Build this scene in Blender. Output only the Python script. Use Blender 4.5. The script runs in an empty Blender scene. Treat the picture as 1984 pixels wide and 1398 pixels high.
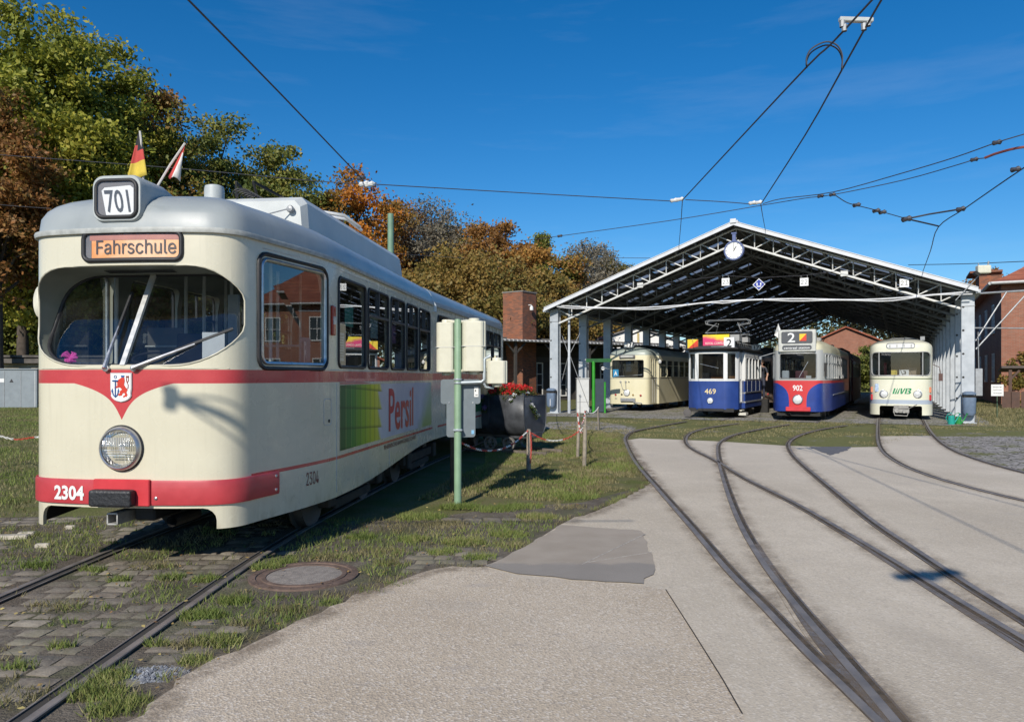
import bpy, bmesh, math, random
import numpy as np
from mathutils import Vector, Matrix
random.seed(7); RNG = np.random.default_rng(7)
R = math.radians
SC = bpy.context.scene
COL = SC.collection

# ------------------------------------------------------------------ camera, sky, sun, exposure
CAM_H = 1.63          # eye height
FPX, CX, HY = 1450.0, 992.0, 730.0   # focal length in photo pixels, centre column, horizon row
cd = bpy.data.cameras.new('camera'); cam = bpy.data.objects.new('camera', cd); COL.objects.link(cam)
cam.location = (0, 0, CAM_H); cam.rotation_euler = (R(90), 0, 0)
cd.sensor_width = 36.0; cd.lens = 36.0 * FPX / 1984.0; cd.shift_y = (HY - 699.0) / 1984.0
cd.clip_start = 0.1; cd.clip_end = 3000
SC.camera = cam

SUN_AZ, SUN_EL = 18.0, 32.0          # light travels this far right of straight ahead
wd = bpy.data.worlds.new('World'); SC.world = wd; wd.use_nodes = True
wn = wd.node_tree.nodes; wl = wd.node_tree.links
sky = wn.new('ShaderNodeTexSky'); sky.sky_type = 'NISHITA'; sky.sun_disc = False
sky.sun_elevation = R(SUN_EL); sky.sun_rotation = R(180 + SUN_AZ)
sky.air_density = 1.0; sky.dust_density = 0.35; sky.ozone_density = 6.0; sky.altitude = 60
hsv = wn.new('ShaderNodeHueSaturation'); hsv.inputs['Saturation'].default_value = 1.28
bg = wn['Background']; bg.inputs['Strength'].default_value = 0.100
wl.new(sky.outputs[0], hsv.inputs['Color'])
wtc = wn.new('ShaderNodeTexCoord'); wmp = wn.new('ShaderNodeMapping'); wmp.inputs['Scale'].default_value = (1.2, 1.2, 9.0); wmp.inputs['Rotation'].default_value = (.05, .12, 0)
wno = wn.new('ShaderNodeTexNoise'); wno.inputs['Scale'].default_value = 2.2; wno.inputs['Detail'].default_value = 7; wno.inputs['Roughness'].default_value = .62
wmr = wn.new('ShaderNodeMapRange'); wmr.inputs[1].default_value = .52; wmr.inputs[2].default_value = .80; wmr.inputs[4].default_value = .07   # thin high cirrus
wmx = wn.new('ShaderNodeMixRGB'); wmx.inputs[2].default_value = (6.5, 7.2, 8.0, 1)
wl.new(wtc.outputs['Generated'], wmp.inputs[0]); wl.new(wmp.outputs[0], wno.inputs['Vector']); wl.new(wno.outputs[0], wmr.inputs[0]); wl.new(wmr.outputs[0], wmx.inputs[0])
wl.new(hsv.outputs[0], wmx.inputs[1]); wl.new(wmx.outputs[0], bg.inputs['Color'])

sd = bpy.data.lights.new('sun', 'SUN'); sd.energy = 4.3; sd.angle = R(0.5); sd.color = (1.0, 0.94, 0.84)
sun = bpy.data.objects.new('sun', sd); COL.objects.link(sun)
SUN_DIR = Vector((math.sin(R(SUN_AZ)) * math.cos(R(SUN_EL)), math.cos(R(SUN_AZ)) * math.cos(R(SUN_EL)), -math.sin(R(SUN_EL))))
sun.rotation_euler = SUN_DIR.to_track_quat('-Z', 'Y').to_euler(); sun.location = (-10, -30, 30)

vs = SC.view_settings
vs.view_transform = 'Standard'; vs.look = 'None'; vs.exposure = 0.2; vs.gamma = 1.0; vs.use_curve_mapping = False
SC.cycles.max_bounces = 8; SC.cycles.transparent_max_bounces = 16
SC.cycles.use_denoising = True

# ------------------------------------------------------------------ helpers
def G(x, y, z=0.0):
    "ground point seen at photo pixel (x, y)"
    d = FPX * (CAM_H - z) / (y - HY)
    return Vector(((x - CX) / FPX * d, d, z))
def AT(x, y, d):
    "world point at photo pixel (x, y), d metres ahead"
    return Vector(((x - CX) / FPX * d, d, CAM_H + (HY - y) / FPX * d))

class MB:
    def __init__(s): s.v = []; s.f = []; s.m = []
    def add(s, vs, fs, mi=0):
        b = len(s.v); s.v += [tuple(v) for v in vs]
        s.f += [tuple(i + b for i in f) for f in fs]; s.m += [mi] * len(fs); return s
    def box(s, c, size, rz=0, mi=0, rx=0, ry=0):
        hx, hy, hz = size[0] / 2, size[1] / 2, size[2] / 2
        vs = [Vector((a * hx, b * hy, d * hz)) for d in (-1, 1) for a, b in ((-1, -1), (1, -1), (1, 1), (-1, 1))]
        if rx or ry or rz:
            m = Matrix.Rotation(rz, 3, 'Z') @ Matrix.Rotation(ry, 3, 'Y') @ Matrix.Rotation(rx, 3, 'X')
            vs = [m @ v for v in vs]
        vs = [v + Vector(c) for v in vs]
        return s.add(vs, [(0, 3, 2, 1), (4, 5, 6, 7), (0, 1, 5, 4), (1, 2, 6, 5), (2, 3, 7, 6), (3, 0, 4, 7)], mi)
    def bar(s, p0, p1, w, h, mi=0, up=(0, 0, 1)):
        p0, p1 = Vector(p0), Vector(p1); d = (p1 - p0).normalized(); u = Vector(up)
        if abs(d.dot(u)) > .98: u = Vector((0, 1, 0))
        a = d.cross(u).normalized(); b = a.cross(d)
        vs = [p + a * x * w / 2 + b * y * h / 2 for p in (p0, p1) for x, y in ((-1, -1), (1, -1), (1, 1), (-1, 1))]
        return s.add(vs, [(0, 3, 2, 1), (4, 5, 6, 7), (0, 1, 5, 4), (1, 2, 6, 5), (2, 3, 7, 6), (3, 0, 4, 7)], mi)
    def tube(s, pts, r, n=6, mi=0, closed=False):
        pts = [Vector(p) for p in pts]; k = len(pts)
        rs = r if isinstance(r, (list, tuple)) else [r] * k
        vs = []; pa = None
        for i, p in enumerate(pts):
            if closed: d = (pts[(i + 1) % k] - pts[i - 1]).normalized()
            else: d = (pts[min(i + 1, k - 1)] - pts[max(i - 1, 0)]).normalized()
            if pa is None:
                u = Vector((0, 0, 1)) if abs(d.z) < .9 else Vector((1, 0, 0)); a = d.cross(u).normalized()
            else:
                a = (pa - d * pa.dot(d)); a = a.normalized() if a.length > 1e-6 else d.orthogonal().normalized()
            pa = a; b = d.cross(a)
            for j in range(n):
                t = 2 * math.pi * j / n; vs.append(p + (a * math.cos(t) + b * math.sin(t)) * rs[i])
        fs = []
        for i in range(k if closed else k - 1):
            for j in range(n):
                i2 = (i + 1) % k; fs.append((i * n + j, i * n + (j + 1) % n, i2 * n + (j + 1) % n, i2 * n + j))
        if not closed: fs += [tuple(range(n))[::-1], tuple((k - 1) * n + j for j in range(n))]
        return s.add(vs, fs, mi)
    def lathe(s, prof, c, ax=(0, 0, 1), n=24, mi=0, cap0=False, cap1=False):
        ax = Vector(ax).normalized(); a = ax.orthogonal().normalized(); b = ax.cross(a); c = Vector(c)
        vs = []
        for r, h in prof:
            for j in range(n):
                t = 2 * math.pi * j / n; vs.append(c + ax * h + (a * math.cos(t) + b * math.sin(t)) * r)
        fs = [(i * n + j, i * n + (j + 1) % n, (i + 1) * n + (j + 1) % n, (i + 1) * n + j) for i in range(len(prof) - 1) for j in range(n)]
        if cap0: fs.append(tuple(range(n))[::-1])
        if cap1: fs.append(tuple((len(prof) - 1) * n + j for j in range(n)))
        return s.add(vs, fs, mi)
    def ngon(s, pts, mi=0): return s.add(pts, [tuple(range(len(pts)))], mi)
    def slab(s, pts, off, mi=0):
        "closed prism from a polygon and an offset vector"
        n = len(pts); off = Vector(off); a = [Vector(p) for p in pts]; b = [p + off for p in a]
        return s.add(a + b, [tuple(range(n))[::-1], tuple(range(n, 2 * n))] + [(i, (i + 1) % n, n + (i + 1) % n, n + i) for i in range(n)], mi)
    def ring(s, A, B, mi=0, closed=True):
        n = len(A); m = n if closed else n - 1
        return s.add(list(A) + list(B), [(i, (i + 1) % n, n + (i + 1) % n, n + i) for i in range(m)], mi)
    def mesh(s, name, mats=(), smooth=None, recalc=True, bevel=0, bseg=1):
        me = bpy.data.meshes.new(name); me.from_pydata(s.v, [], s.f)
        for m in mats: me.materials.append(m)
        if len(mats) > 1: me.polygons.foreach_set('material_index', s.m)
        if recalc or bevel:
            bm = bmesh.new(); bm.from_mesh(me)
            if bevel:
                bmesh.ops.remove_doubles(bm, verts=bm.verts, dist=1e-5)
                bmesh.ops.bevel(bm, geom=[e for e in bm.edges if len(e.link_faces) == 2 and e.calc_face_angle(0) > .5],
                                offset=bevel, segments=bseg, profile=.5, affect='EDGES', clamp_overlap=True)
            if smooth is not None and not bevel and len(bm.verts) < 6000: bmesh.ops.remove_doubles(bm, verts=bm.verts, dist=1e-5)
            bmesh.ops.recalc_face_normals(bm, faces=bm.faces); bm.to_mesh(me); bm.free()
        if smooth is not None:
            me.polygons.foreach_set('use_smooth', [True] * len(me.polygons)); me.set_sharp_from_angle(angle=R(smooth))
        me.update(); return me
    def build(s, name, mats, parent=None, smooth=None, recalc=True, bevel=0, bseg=1, loc=None):
        if not isinstance(mats, (list, tuple)): mats = [mats]
        return link(name, s.mesh(name, mats, smooth, recalc, bevel, bseg), parent, loc)

def link(name, me, parent=None, loc=None):
    o = bpy.data.objects.new(name, me); COL.objects.link(o)
    if parent is not None: o.parent = parent
    if loc is not None: o.location = loc
    return o
def thing(name, label, cat, loc=(0, 0, 0), rz=0, group=None):
    o = bpy.data.objects.new(name, None); COL.objects.link(o); o.empty_display_size = .2
    o.location = loc; o.rotation_euler = (0, 0, rz); return tag(o, label, cat, group)
def tag(o, label, cat, group=None, kind=None):
    o['label'] = label; o['category'] = cat
    if group: o['group'] = group
    if kind: o['kind'] = kind
    return o
def struct(o, label=None):
    o['kind'] = 'structure'
    if label: o['label'] = label
    return o
def stuff(o, label=None, cat=None):
    o['kind'] = 'stuff'
    if label: o['label'] = label
    if cat: o['category'] = cat
    return o
def copy_tree(o, parent=None):
    kids = [c for c in o.children]
    c = o.copy(); COL.objects.link(c); c.parent = parent
    for k in kids: copy_tree(k, c)
    return c
def fast_quads(name, V, mat, parent=None, n=4):
    "V: (N*n, 3) array of separate n-gons"
    N = len(V) // n; me = bpy.data.meshes.new(name)
    me.vertices.add(len(V)); me.vertices.foreach_set('co', np.ascontiguousarray(V, dtype=np.float32).ravel())
    me.loops.add(len(V)); me.loops.foreach_set('vertex_index', np.arange(len(V), dtype=np.int32))
    me.polygons.add(N); me.polygons.foreach_set('loop_start', np.arange(0, len(V), n, dtype=np.int32))
    me.update(calc_edges=True); me.materials.append(mat)
    return link(name, me, parent)

# ------------------------------------------------------------------ node maths and materials
class X:
    "a float socket with arithmetic"
    def __init__(s, nt, sock): s.nt = nt; s.s = sock
    def op(s, o, b=None, c=None):
        n = s.nt.nodes.new('ShaderNodeMath'); n.operation = o; s.nt.links.new(s.s, n.inputs[0])
        for i, q in ((1, b), (2, c)):
            if q is None: continue
            if isinstance(q, X): s.nt.links.new(q.s, n.inputs[i])
            else: n.inputs[i].default_value = q
        return X(s.nt, n.outputs[0])
    def __add__(s, b): return s.op('ADD', b)
    def __sub__(s, b): return s.op('SUBTRACT', b)
    def __mul__(s, b): return s.op('MULTIPLY', b)
    def __truediv__(s, b): return s.op('DIVIDE', b)
    def __gt__(s, b): return s.op('GREATER_THAN', b)
    def __lt__(s, b): return s.op('LESS_THAN', b)
    def pow(s, b): return s.op('POWER', b)
    def abs(s): return s.op('ABSOLUTE')
    def max(s, b): return s.op('MAXIMUM', b)
    def min(s, b): return s.op('MINIMUM', b)
    def fract(s): return s.op('FRACT')
    def between(s, a, b): return (s > a) * (s < b)
    def inv(s): return s.op('SUBTRACT') if 0 else s * -1.0 + 1.0
    def smooth(s, a, b):
        n = s.nt.nodes.new('ShaderNodeMapRange'); n.interpolation_type = 'SMOOTHSTEP'; s.nt.links.new(s.s, n.inputs[0])
        n.inputs[1].default_value = a; n.inputs[2].default_value = b; return X(s.nt, n.outputs[0])
class NT:
    def __init__(s, name):
        s.mat = bpy.data.materials.new(name); s.mat.use_nodes = True; s.nt = s.mat.node_tree
        s.b = s.nt.nodes['Principled BSDF']; s.out = s.nt.nodes['Material Output']
        s.tc = s.nt.nodes.new('ShaderNodeTexCoord')
    def new(s, t): return s.nt.nodes.new('ShaderNode' + t)
    def ln(s, a, b): s.nt.links.new(a.s if isinstance(a, X) else a, b)
    def xyz(s, which='Object'):
        n = s.new('SeparateXYZ'); s.ln(s.tc.outputs[which] if which != 'World' else s.geo().outputs['Position'], n.inputs[0])
        return [X(s.nt, n.outputs[i]) for i in range(3)]
    def geo(s):
        if not hasattr(s, '_g'): s._g = s.new('NewGeometry')
        return s._g
    def vec(s, which='Object', scale=(1, 1, 1)):
        src = s.geo().outputs['Position'] if which == 'World' else s.tc.outputs[which]
        if tuple(scale) == (1, 1, 1): return src
        m = s.new('Mapping'); m.inputs['Scale'].default_value = scale; s.ln(src, m.inputs['Vector']); return m.outputs[0]
    def noise(s, scale=5, detail=3, which='Object', stretch=(1, 1, 1), rough=.55):
        n = s.new('TexNoise'); n.inputs['Scale'].default_value = scale; n.inputs['Detail'].default_value = detail
        n.inputs['Roughness'].default_value = rough; s.ln(s.vec(which, stretch), n.inputs['Vector']); return X(s.nt, n.outputs[0])
    def voro(s, scale=5, which='Object', feature='F1', out=0, stretch=(1, 1, 1)):
        n = s.new('TexVoronoi'); n.inputs['Scale'].default_value = scale; n.feature = feature
        s.ln(s.vec(which, stretch), n.inputs['Vector']); return n.outputs[out]
    def mix(s, fac, a, b, mode='MIX'):
        n = s.new('MixRGB'); n.blend_type = mode
        for i, q in ((0, fac), (1, a), (2, b)):
            if isinstance(q, X): s.ln(q, n.inputs[i])
            elif isinstance(q, (int, float)): n.inputs[i].default_value = q
            elif isinstance(q, (tuple, list)): n.inputs[i].default_value = (*q[:3], 1)
            else: s.ln(q, n.inputs[i])
        return n.outputs[0]
    def ramp(s, fac, stops):
        n = s.new('ValToRGB'); e = n.color_ramp.elements
        while len(e) < len(stops): e.new(.5)
        for q, (p, c) in zip(e, stops): q.position = p; q.color = (*c, 1)
        s.ln(fac, n.inputs[0]); return n.outputs[0]
    def bump(s, h, strength=.3, dist=.02):
        n = s.new('Bump'); n.inputs['Strength'].default_value = strength; n.inputs['Distance'].default_value = dist
        s.ln(h, n.inputs['Height']); s.ln(n.outputs[0], s.b.inputs['Normal']); return s
    def set(s, col=None, rough=None, metal=None, spec=None, coat=None):
        for k, q in (('Base Color', col), ('Roughness', rough), ('Metallic', metal), ('Specular IOR Level', spec), ('Coat Weight', coat)):
            if q is None: continue
            i = s.b.inputs[k]
            if isinstance(q, (tuple, list)): i.default_value = (*q[:3], 1)
            elif isinstance(q, (int, float)): i.default_value = q
            else: s.ln(q, i)
        return s
_M = {}
def M(name, col=(.5, .5, .5), rough=.5, metal=0, var=.12, scale=6, bump=0, bscale=40, spec=.5, coat=0, which='Object'):
    if name in _M: return _M[name]
    t = NT(name); d = [c * (1 - var) for c in col]; l = [min(1, c * (1 + var)) for c in col]
    c = t.mix(t.noise(scale, 4, which).smooth(.3, .7), d, l)
    c = t.mix(t.noise(scale * 9, 2, which) * .35, c, [q * .8 for q in col])
    t.set(c, t.noise(scale * 2, 2, which) * .25 + (rough - .12), metal, spec, coat)
    if bump: t.bump(t.noise(bscale, 3, which), bump)
    _M[name] = t.mat; return t.mat
def glass(name, tint=(.82, .86, .86), boost=1.0, rough=.0, dirt=.06, top=1.0):
    if name in _M: return _M[name]
    t = NT(name); nt = t.nt
    tr = t.new('BsdfTransparent'); tr.inputs[0].default_value = (*tint, 1)
    gl = t.new('BsdfGlossy'); gl.inputs[0].default_value = (.95, .97, 1, 1); gl.inputs['Roughness'].default_value = rough
    dp = t.new('VectorMath'); dp.operation = 'DOT_PRODUCT'; t.ln(t.geo().outputs['Incoming'], dp.inputs[0]); t.ln(t.geo().outputs['Normal'], dp.inputs[1])
    k = X(nt, dp.outputs['Value']).abs() * -1.0 + 1.0; f = ((k.pow(5.0) * .955 + .045) * boost).min(top)   # Schlick, the same from both sides
    m = t.new('MixShader'); t.ln(f, m.inputs[0]); t.ln(tr.outputs[0], m.inputs[1]); t.ln(gl.outputs[0], m.inputs[2])
    df = t.new('BsdfDiffuse'); df.inputs[0].default_value = (.5, .48, .44, 1)
    m2 = t.new('MixShader'); t.ln(t.noise(3, 4).smooth(.35, .8) * dirt, m2.inputs[0]); t.ln(m.outputs[0], m2.inputs[1]); t.ln(df.outputs[0], m2.inputs[2])
    t.ln(m2.outputs[0], t.out.inputs[0]); _M[name] = t.mat; return t.mat

# ------------------------------------------------------------------ lettering
try:
    import os
    FONT = bpy.data.fonts.load(os.path.join(bpy.utils.system_resource('DATAFILES'), 'fonts', 'Inter.woff2'))   # the sans that ships with Blender
except Exception:
    FONT = None
def text_pts(txt, bold=0.0, res=3):
    cu = bpy.data.curves.new('lettering', 'FONT'); cu.body = txt
    if FONT and bold <= .004: cu.font = FONT
    cu.resolution_u = res; cu.offset = bold
    cu.fill_mode = 'FRONT'
    ob = bpy.data.objects.new('lettering', cu); COL.objects.link(ob)
    dg = bpy.context.evaluated_depsgraph_get(); me = ob.evaluated_get(dg).to_mesh()
    v = [(p.co.x, p.co.y) for p in me.vertices]; f = [tuple(p.vertices) for p in me.polygons]
    ob.evaluated_get(dg).to_mesh_clear(); bpy.data.objects.remove(ob); bpy.data.curves.remove(cu)
    x0 = min(a for a, b in v); x1 = max(a for a, b in v); y0 = min(b for a, b in v); y1 = max(b for a, b in v)
    return [((a - x0) / (x1 - x0), (b - y0) / (y1 - y0)) for a, b in v], f
def lettering(name, txt, fn, mat, parent, bold=0.0, res=3, mb=None, mi=0):
    "fn maps (u, v) in the unit box of the text to a point"
    v, f = text_pts(txt, bold, res)
    m = mb or MB(); m.add([fn(a, b) for a, b in v], f, mi)
    return m.build(name, mat, parent, recalc=False) if mb is None else None
def rrect(w, h, r, n=5):
    "rounded rectangle about the origin; r a number or four radii (bl, br, tr, tl)"
    rs = r if isinstance(r, (tuple, list)) else (r,) * 4; out = []
    for k, (sx, sy) in enumerate(((-1, -1), (1, -1), (1, 1), (-1, 1))):
        q = rs[k]; cx, cy = sx * (w / 2 - q), sy * (h / 2 - q); a0 = math.pi + k * math.pi / 2
        for j in range(n + 1):
            t = a0 + j / n * math.pi / 2; out.append((cx + q * math.cos(t), cy + q * math.sin(t)))
    return out
def bez(p0, p1, p2, p3, n):
    out = []
    for i in range(n + 1):
        t = i / n; u = 1 - t
        out.append(tuple(u**3 * a + 3 * u * u * t * b + 3 * u * t * t * c + t**3 * d for a, b, c, d in zip(p0, p1, p2, p3)))
    return out
def crom(pts, n=6):
    "smooth polyline through points (Catmull-Rom)"
    P = [Vector(p) for p in pts]; P = [P[0] * 2 - P[1]] + P + [P[-1] * 2 - P[-2]]; out = []
    for i in range(1, len(P) - 2):
        a, b, c, d = P[i - 1:i + 3]
        for j in range(n):
            t = j / n
            out.append(.5 * ((2 * b) + (c - a) * t + (2 * a - 5 * b + 4 * c - d) * t * t + (3 * b - a - 3 * c + d) * t**3))
    out.append(P[-2]); return out
# ================================================================== GROUND
def island_rand(t):
    oi = t.new('ObjectInfo'); return (X(t.nt, t.geo().outputs['Random Per Island']) + X(t.nt, oi.outputs['Random'])).fract()
def mat_ground():
    t = NT('turf'); big = t.noise(.35, 5, 'World').smooth(.35, .65); mid = t.noise(2.2, 5, 'World').smooth(.35, .68); fine = t.noise(40, 3, 'World')
    c = t.mix(big, (.12, .135, .04), (.15, .155, .055)); c = t.mix(mid * .7, c, (.20, .165, .10)); c = t.mix(fine.smooth(.35, .7) * .5, c, (.06, .075, .022))
    return t.set(c, .95, spec=.1).bump(fine, .6, .03).mat
def mat_soil():
    t = NT('trodden_soil'); a = t.noise(3, 5, 'World').smooth(.38, .66); b = t.noise(26, 4, 'World').smooth(.3, .7); m = t.noise(1.3, 4, 'World').smooth(.48, .62)
    c = t.mix(a, (.13, .108, .085), (.20, .172, .138)); c = t.mix(m * .6, c, (.095, .110, .042)); c = t.mix(b * .5, c, (.085, .072, .056))
    return t.set(c, .95, spec=.15).bump(t.noise(60, 4, 'World'), .8, .02).mat
def mat_sett():
    t = NT('sett_stone'); r = island_rand(t); n = t.noise(9, 4, 'World').smooth(.3, .7); m = t.noise(2.1, 4, 'World').smooth(.46, .64)
    c = t.ramp(r, [(0, (.15, .125, .10)), (.35, (.215, .18, .14)), (.65, (.175, .152, .125)), (.88, (.26, .22, .17)), (1, (.35, .305, .24))])
    c = t.mix(n * .5, c, (.11, .096, .078)); c = t.mix(m * .35, c, (.12, .125, .06)); e = t.noise(28, 4, 'World').smooth(.42, .68); c = t.mix(e * .35, c, (.28, .25, .20))
    return t.set(c, .85, spec=.3).bump(t.noise(45, 4, 'World'), .5, .01).mat
def mat_concrete():
    t = NT('washed_concrete'); big = t.noise(.45, 5, 'World').smooth(.3, .7); mid = t.noise(3.0, 5, 'World').smooth(.3, .7)
    peb = X(t.nt, t.voro(75, 'World', out=0)); col = t.voro(75, 'World', out=1)
    c = t.mix(big, (.50, .425, .325), (.62, .535, .42)); c = t.mix(mid * .4, c, (.48, .41, .315))
    sep = t.new('SeparateXYZ'); t.ln(col, sep.inputs[0]); k = X(t.nt, sep.outputs[0])
    c = t.mix((k > .82) * .28, c, (.29, .25, .21)); c = t.mix((k < .14) * .28, c, (.76, .69, .60)); c = t.mix(t.noise(160, 2, 'World').smooth(.45, .75) * .2, c, (.30, .26, .22))
    wx, wy, wz = t.xyz('World')
    br = t.noise(6, 3, 'World', (8, .5, 1)).smooth(.4, .75); c = t.mix(br * .16, c, (.36, .32, .27))
    st = t.noise(1.1, 3, 'World').smooth(.62, .75); c = t.mix(st * .30, c, (.38, .34, .30))
    mk = t.noise(.9, 4, 'World', (1, .35, 1)).smooth(.56, .68); c = t.mix(mk * .28, c, (.36, .31, .25)); dk = t.noise(5.5, 5, 'World').smooth(.66, .74); c = t.mix(dk * .35, c, (.30, .26, .22))
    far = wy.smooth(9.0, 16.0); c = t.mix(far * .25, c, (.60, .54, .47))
    return t.set(c, .9, spec=.25).bump(peb, .22, .008).mat
def mat_concrete_b():
    t = NT('washed_concrete_panel'); big = t.noise(.6, 5, 'World').smooth(.3, .7)
    peb = X(t.nt, t.voro(85, 'World', out=0)); sep = t.new('SeparateXYZ'); t.ln(t.voro(85, 'World', out=1), sep.inputs[0]); k = X(t.nt, sep.outputs[0])
    c = t.mix(big, (.48, .39, .285), (.58, .485, .37)); c = t.mix((k > .78) * .42, c, (.26, .22, .185)); c = t.mix((k < .15) * .42, c, (.76, .70, .62))
    c = t.mix(t.noise(170, 2, 'World').smooth(.45, .75) * .3, c, (.29, .25, .21)); c = t.mix(t.noise(1.3, 3, 'World').smooth(.55, .72) * .3, c, (.40, .355, .30))
    c = t.mix(t.noise(2.5, 4, 'World', (1, 2.2, 1)).smooth(.6, .72) * .3, c, (.33, .30, .28))
    return t.set(c, .9, spec=.25).bump(peb, .4, .008).mat
def mat_asphalt():
    t = NT('old_asphalt'); a = t.noise(2.5, 4, 'World').smooth(.3, .7); f = t.noise(120, 2, 'World').smooth(.4, .7)
    c = t.mix(a, (.33, .275, .215), (.39, .33, .265)); c = t.mix(f * .45, c, (.40, .365, .33))
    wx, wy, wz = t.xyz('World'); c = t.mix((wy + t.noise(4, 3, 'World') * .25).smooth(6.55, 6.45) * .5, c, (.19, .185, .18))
    return t.set(c, .92, spec=.25).bump(f, .4, .006).mat
def mat_far_cobble(name, green, a, b):
    t = NT(name); d = X(t.nt, t.voro(6.5, 'World', 'DISTANCE_TO_EDGE')); sep = t.new('SeparateXYZ'); t.ln(t.voro(6.5, 'World', out=1), sep.inputs[0]); k = X(t.nt, sep.outputs[0])
    c = t.mix(k, a, b); c = t.mix(d.smooth(.10, .0), c, (.05, .05, .03))
    g = (t.noise(1.1, 5, 'World') + t.noise(7, 4, 'World') * .5).smooth(.78 - green * .32, .9 - green * .3)
    gc = t.mix(t.noise(12, 3, 'World'), (.10, .115, .035), (.20, .19, .08)); c = t.mix(g, c, gc)
    return t.set(c, .93, spec=.15).bump(d.smooth(0, .12), .6, .02).mat
M_GROUND, M_SOIL, M_SETT, M_CONC, M_CONCB, M_ASPH = mat_ground(), mat_soil(), mat_sett(), mat_concrete(), mat_concrete_b(), mat_asphalt()
M_FARC = mat_far_cobble('grassy_cobbles', .80, (.22, .20, .175), (.33, .30, .26)); M_PAV = mat_far_cobble('worn_cobbles', .0, (.28, .255, .235), (.40, .37, .345))
M_STEEL = M('rail_steel', (.215, .19, .17), .5, .12, .25, 5, which='World'); M_GROOVE = M('groove_dirt', (.045, .040, .034), .95, which='World')
M_RUSTY = M('rail_side', (.15, .125, .105), .8, .2, .3, 6, which='World')

m = MB(); m.ngon([(-900, -300, 0), (900, -300, 0), (900, 1500, 0), (-900, 1500, 0)])
struct(m.build('ground', M_GROUND))

CB = [(270, 1398), (320, 1350), (375, 1310), (460, 1266), (545, 1227), (690, 1163), (780, 1130), (832, 1110), (875, 1105), (935, 1106)]
CB2 = [(1083, 1020), (1130, 1003), (1180, 985), (1230, 958), (1262, 939), (1252, 925), (1240, 908), (1222, 880), (1208, 856)]
rng = random.Random(3)
def wob(P, amp=.035):
    out = []
    for i in range(len(P) - 1):
        a, b = P[i], P[i + 1]; n = max(1, int((b - a).length / .12))
        for j in range(n):
            p = a.lerp(b, j / n); k = min(1.0, p.y / 10)
            out.append(p + Vector((rng.uniform(-amp, amp), rng.uniform(-amp, amp), 0)))
    return out + [P[-1]]
EDGE1 = wob([Vector((-3.6, 0.2, 0)), Vector((-2.6, 2.4, 0))] + [G(*p) for p in CB]); EDGE2 = wob([G(*p) for p in CB2])
PATCH_OUT = [G(940, 1104), G(985, 1084), G(1040, 1052), G(1085, 1022)]
far_edge = [G(1240, 851), G(1390, 857), G(1525, 866), G(1640, 869), G(1703, 868), G(1703, 847), G(1805, 846), G(1830, 866), G(1870, 886), G(1984, 921), G(2300, 1010)]
CONC = [Vector((-4.4, -4, 0))] + EDGE1 + PATCH_OUT[1:3] + EDGE2 + far_edge + [Vector((16, -4, 0))]
def up(P, z): return [Vector((p.x, p.y, z)) for p in P]
def sheet(name, P, z, mat, thick=0):
    m = MB()
    if thick: m.slab(up(P, z - thick), (0, 0, thick))
    else: m.ngon(up(P, z))
    o = m.build(name, mat)
    bm = bmesh.new(); bm.from_mesh(o.data); bmesh.ops.triangulate(bm, faces=[f for f in bm.faces if len(f.verts) > 4]); bm.to_mesh(o.data); bm.free()
    return o
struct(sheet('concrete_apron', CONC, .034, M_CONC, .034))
# the browner panel poured beside it
PAN = EDGE1 + [G(1000, 1128), G(1110, 1133), G(1240, 1143), G(1290, 1152), G(1345, 1240), G(1400, 1330), G(1438, 1398), Vector((.9, 2.4, 0)), Vector((.4, -4, 0)), Vector((-4.3, -4, 0))]
PANI = [p + Vector((.012, -.012, 0)) for p in EDGE1] + PAN[len(EDGE1):]
struct(sheet('concrete_panel', PANI, .0385, M_CONCB))
ASP = wob([G(938, 1105), G(985, 1085), G(1040, 1053), G(1088, 1024), G(1245, 1035), G(1258, 1075), G(1270, 1112), G(1243, 1140), G(1110, 1131), G(1000, 1120)], .02)
struct(sheet('asphalt_patch', ASP, .042, M_ASPH))
struct(sheet('asphalt_repair', wob([G(1568, 868), G(1650, 868), G(1640, 876), G(1610, 885), G(1590, 878)], .03), .0385, M('repair_asphalt', (.12, .12, .13), .9, which='World')))
# slab joint
m = MB()
for a, b in ((G(1290, 1152), G(1345, 1240)), (G(1345, 1240), G(1400, 1330)), (G(1400, 1330), G(1438, 1398))):
    a, b = up([a, b], .0425); m.bar(a, b, .007, .002)
struct(m.build('slab_joint', M_GROOVE))
# cobbled yard (soil bed), far cobbles, path
YARD = [Vector((-14, .5, 0)), Vector((-4.3, .0, 0))] + [p - Vector((.0, 0, 0)) for p in EDGE1] + PATCH_OUT[1:] + [G(1262, 940), G(1130, 975), G(980, 985), G(800, 1010), G(640, 1012), G(300, 1000), G(0, 1005), G(-500, 1008), Vector((-14, 8, 0))]
struct(sheet('cobbled_yard', YARD, .018, M_SOIL)); yard = bpy.data.objects['cobbled_yard']
FARS = [G(1208, 856), G(1170, 835), G(1100, 835), G(1075, 824), G(1130, 812), G(1800, 824), G(2100, 832), G(2100, 850), G(1805, 846), G(1703, 847), G(1703, 868), G(1525, 866), G(1390, 857), G(1240, 851)]
struct(sheet('cobbled_forecourt', FARS, .008, M_FARC))
struct(sheet('cobbled_path', [G(1045, 830), G(1063, 818), G(1150, 816), G(1235, 827), G(1215, 845), G(1200, 838)], .012, M_PAV))
struct(sheet('cobbled_side_yard', [G(1809, 846), G(2150, 842), G(2300, 1000), G(1984, 917), G(1872, 883), G(1833, 864)], .012, M_PAV))

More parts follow.
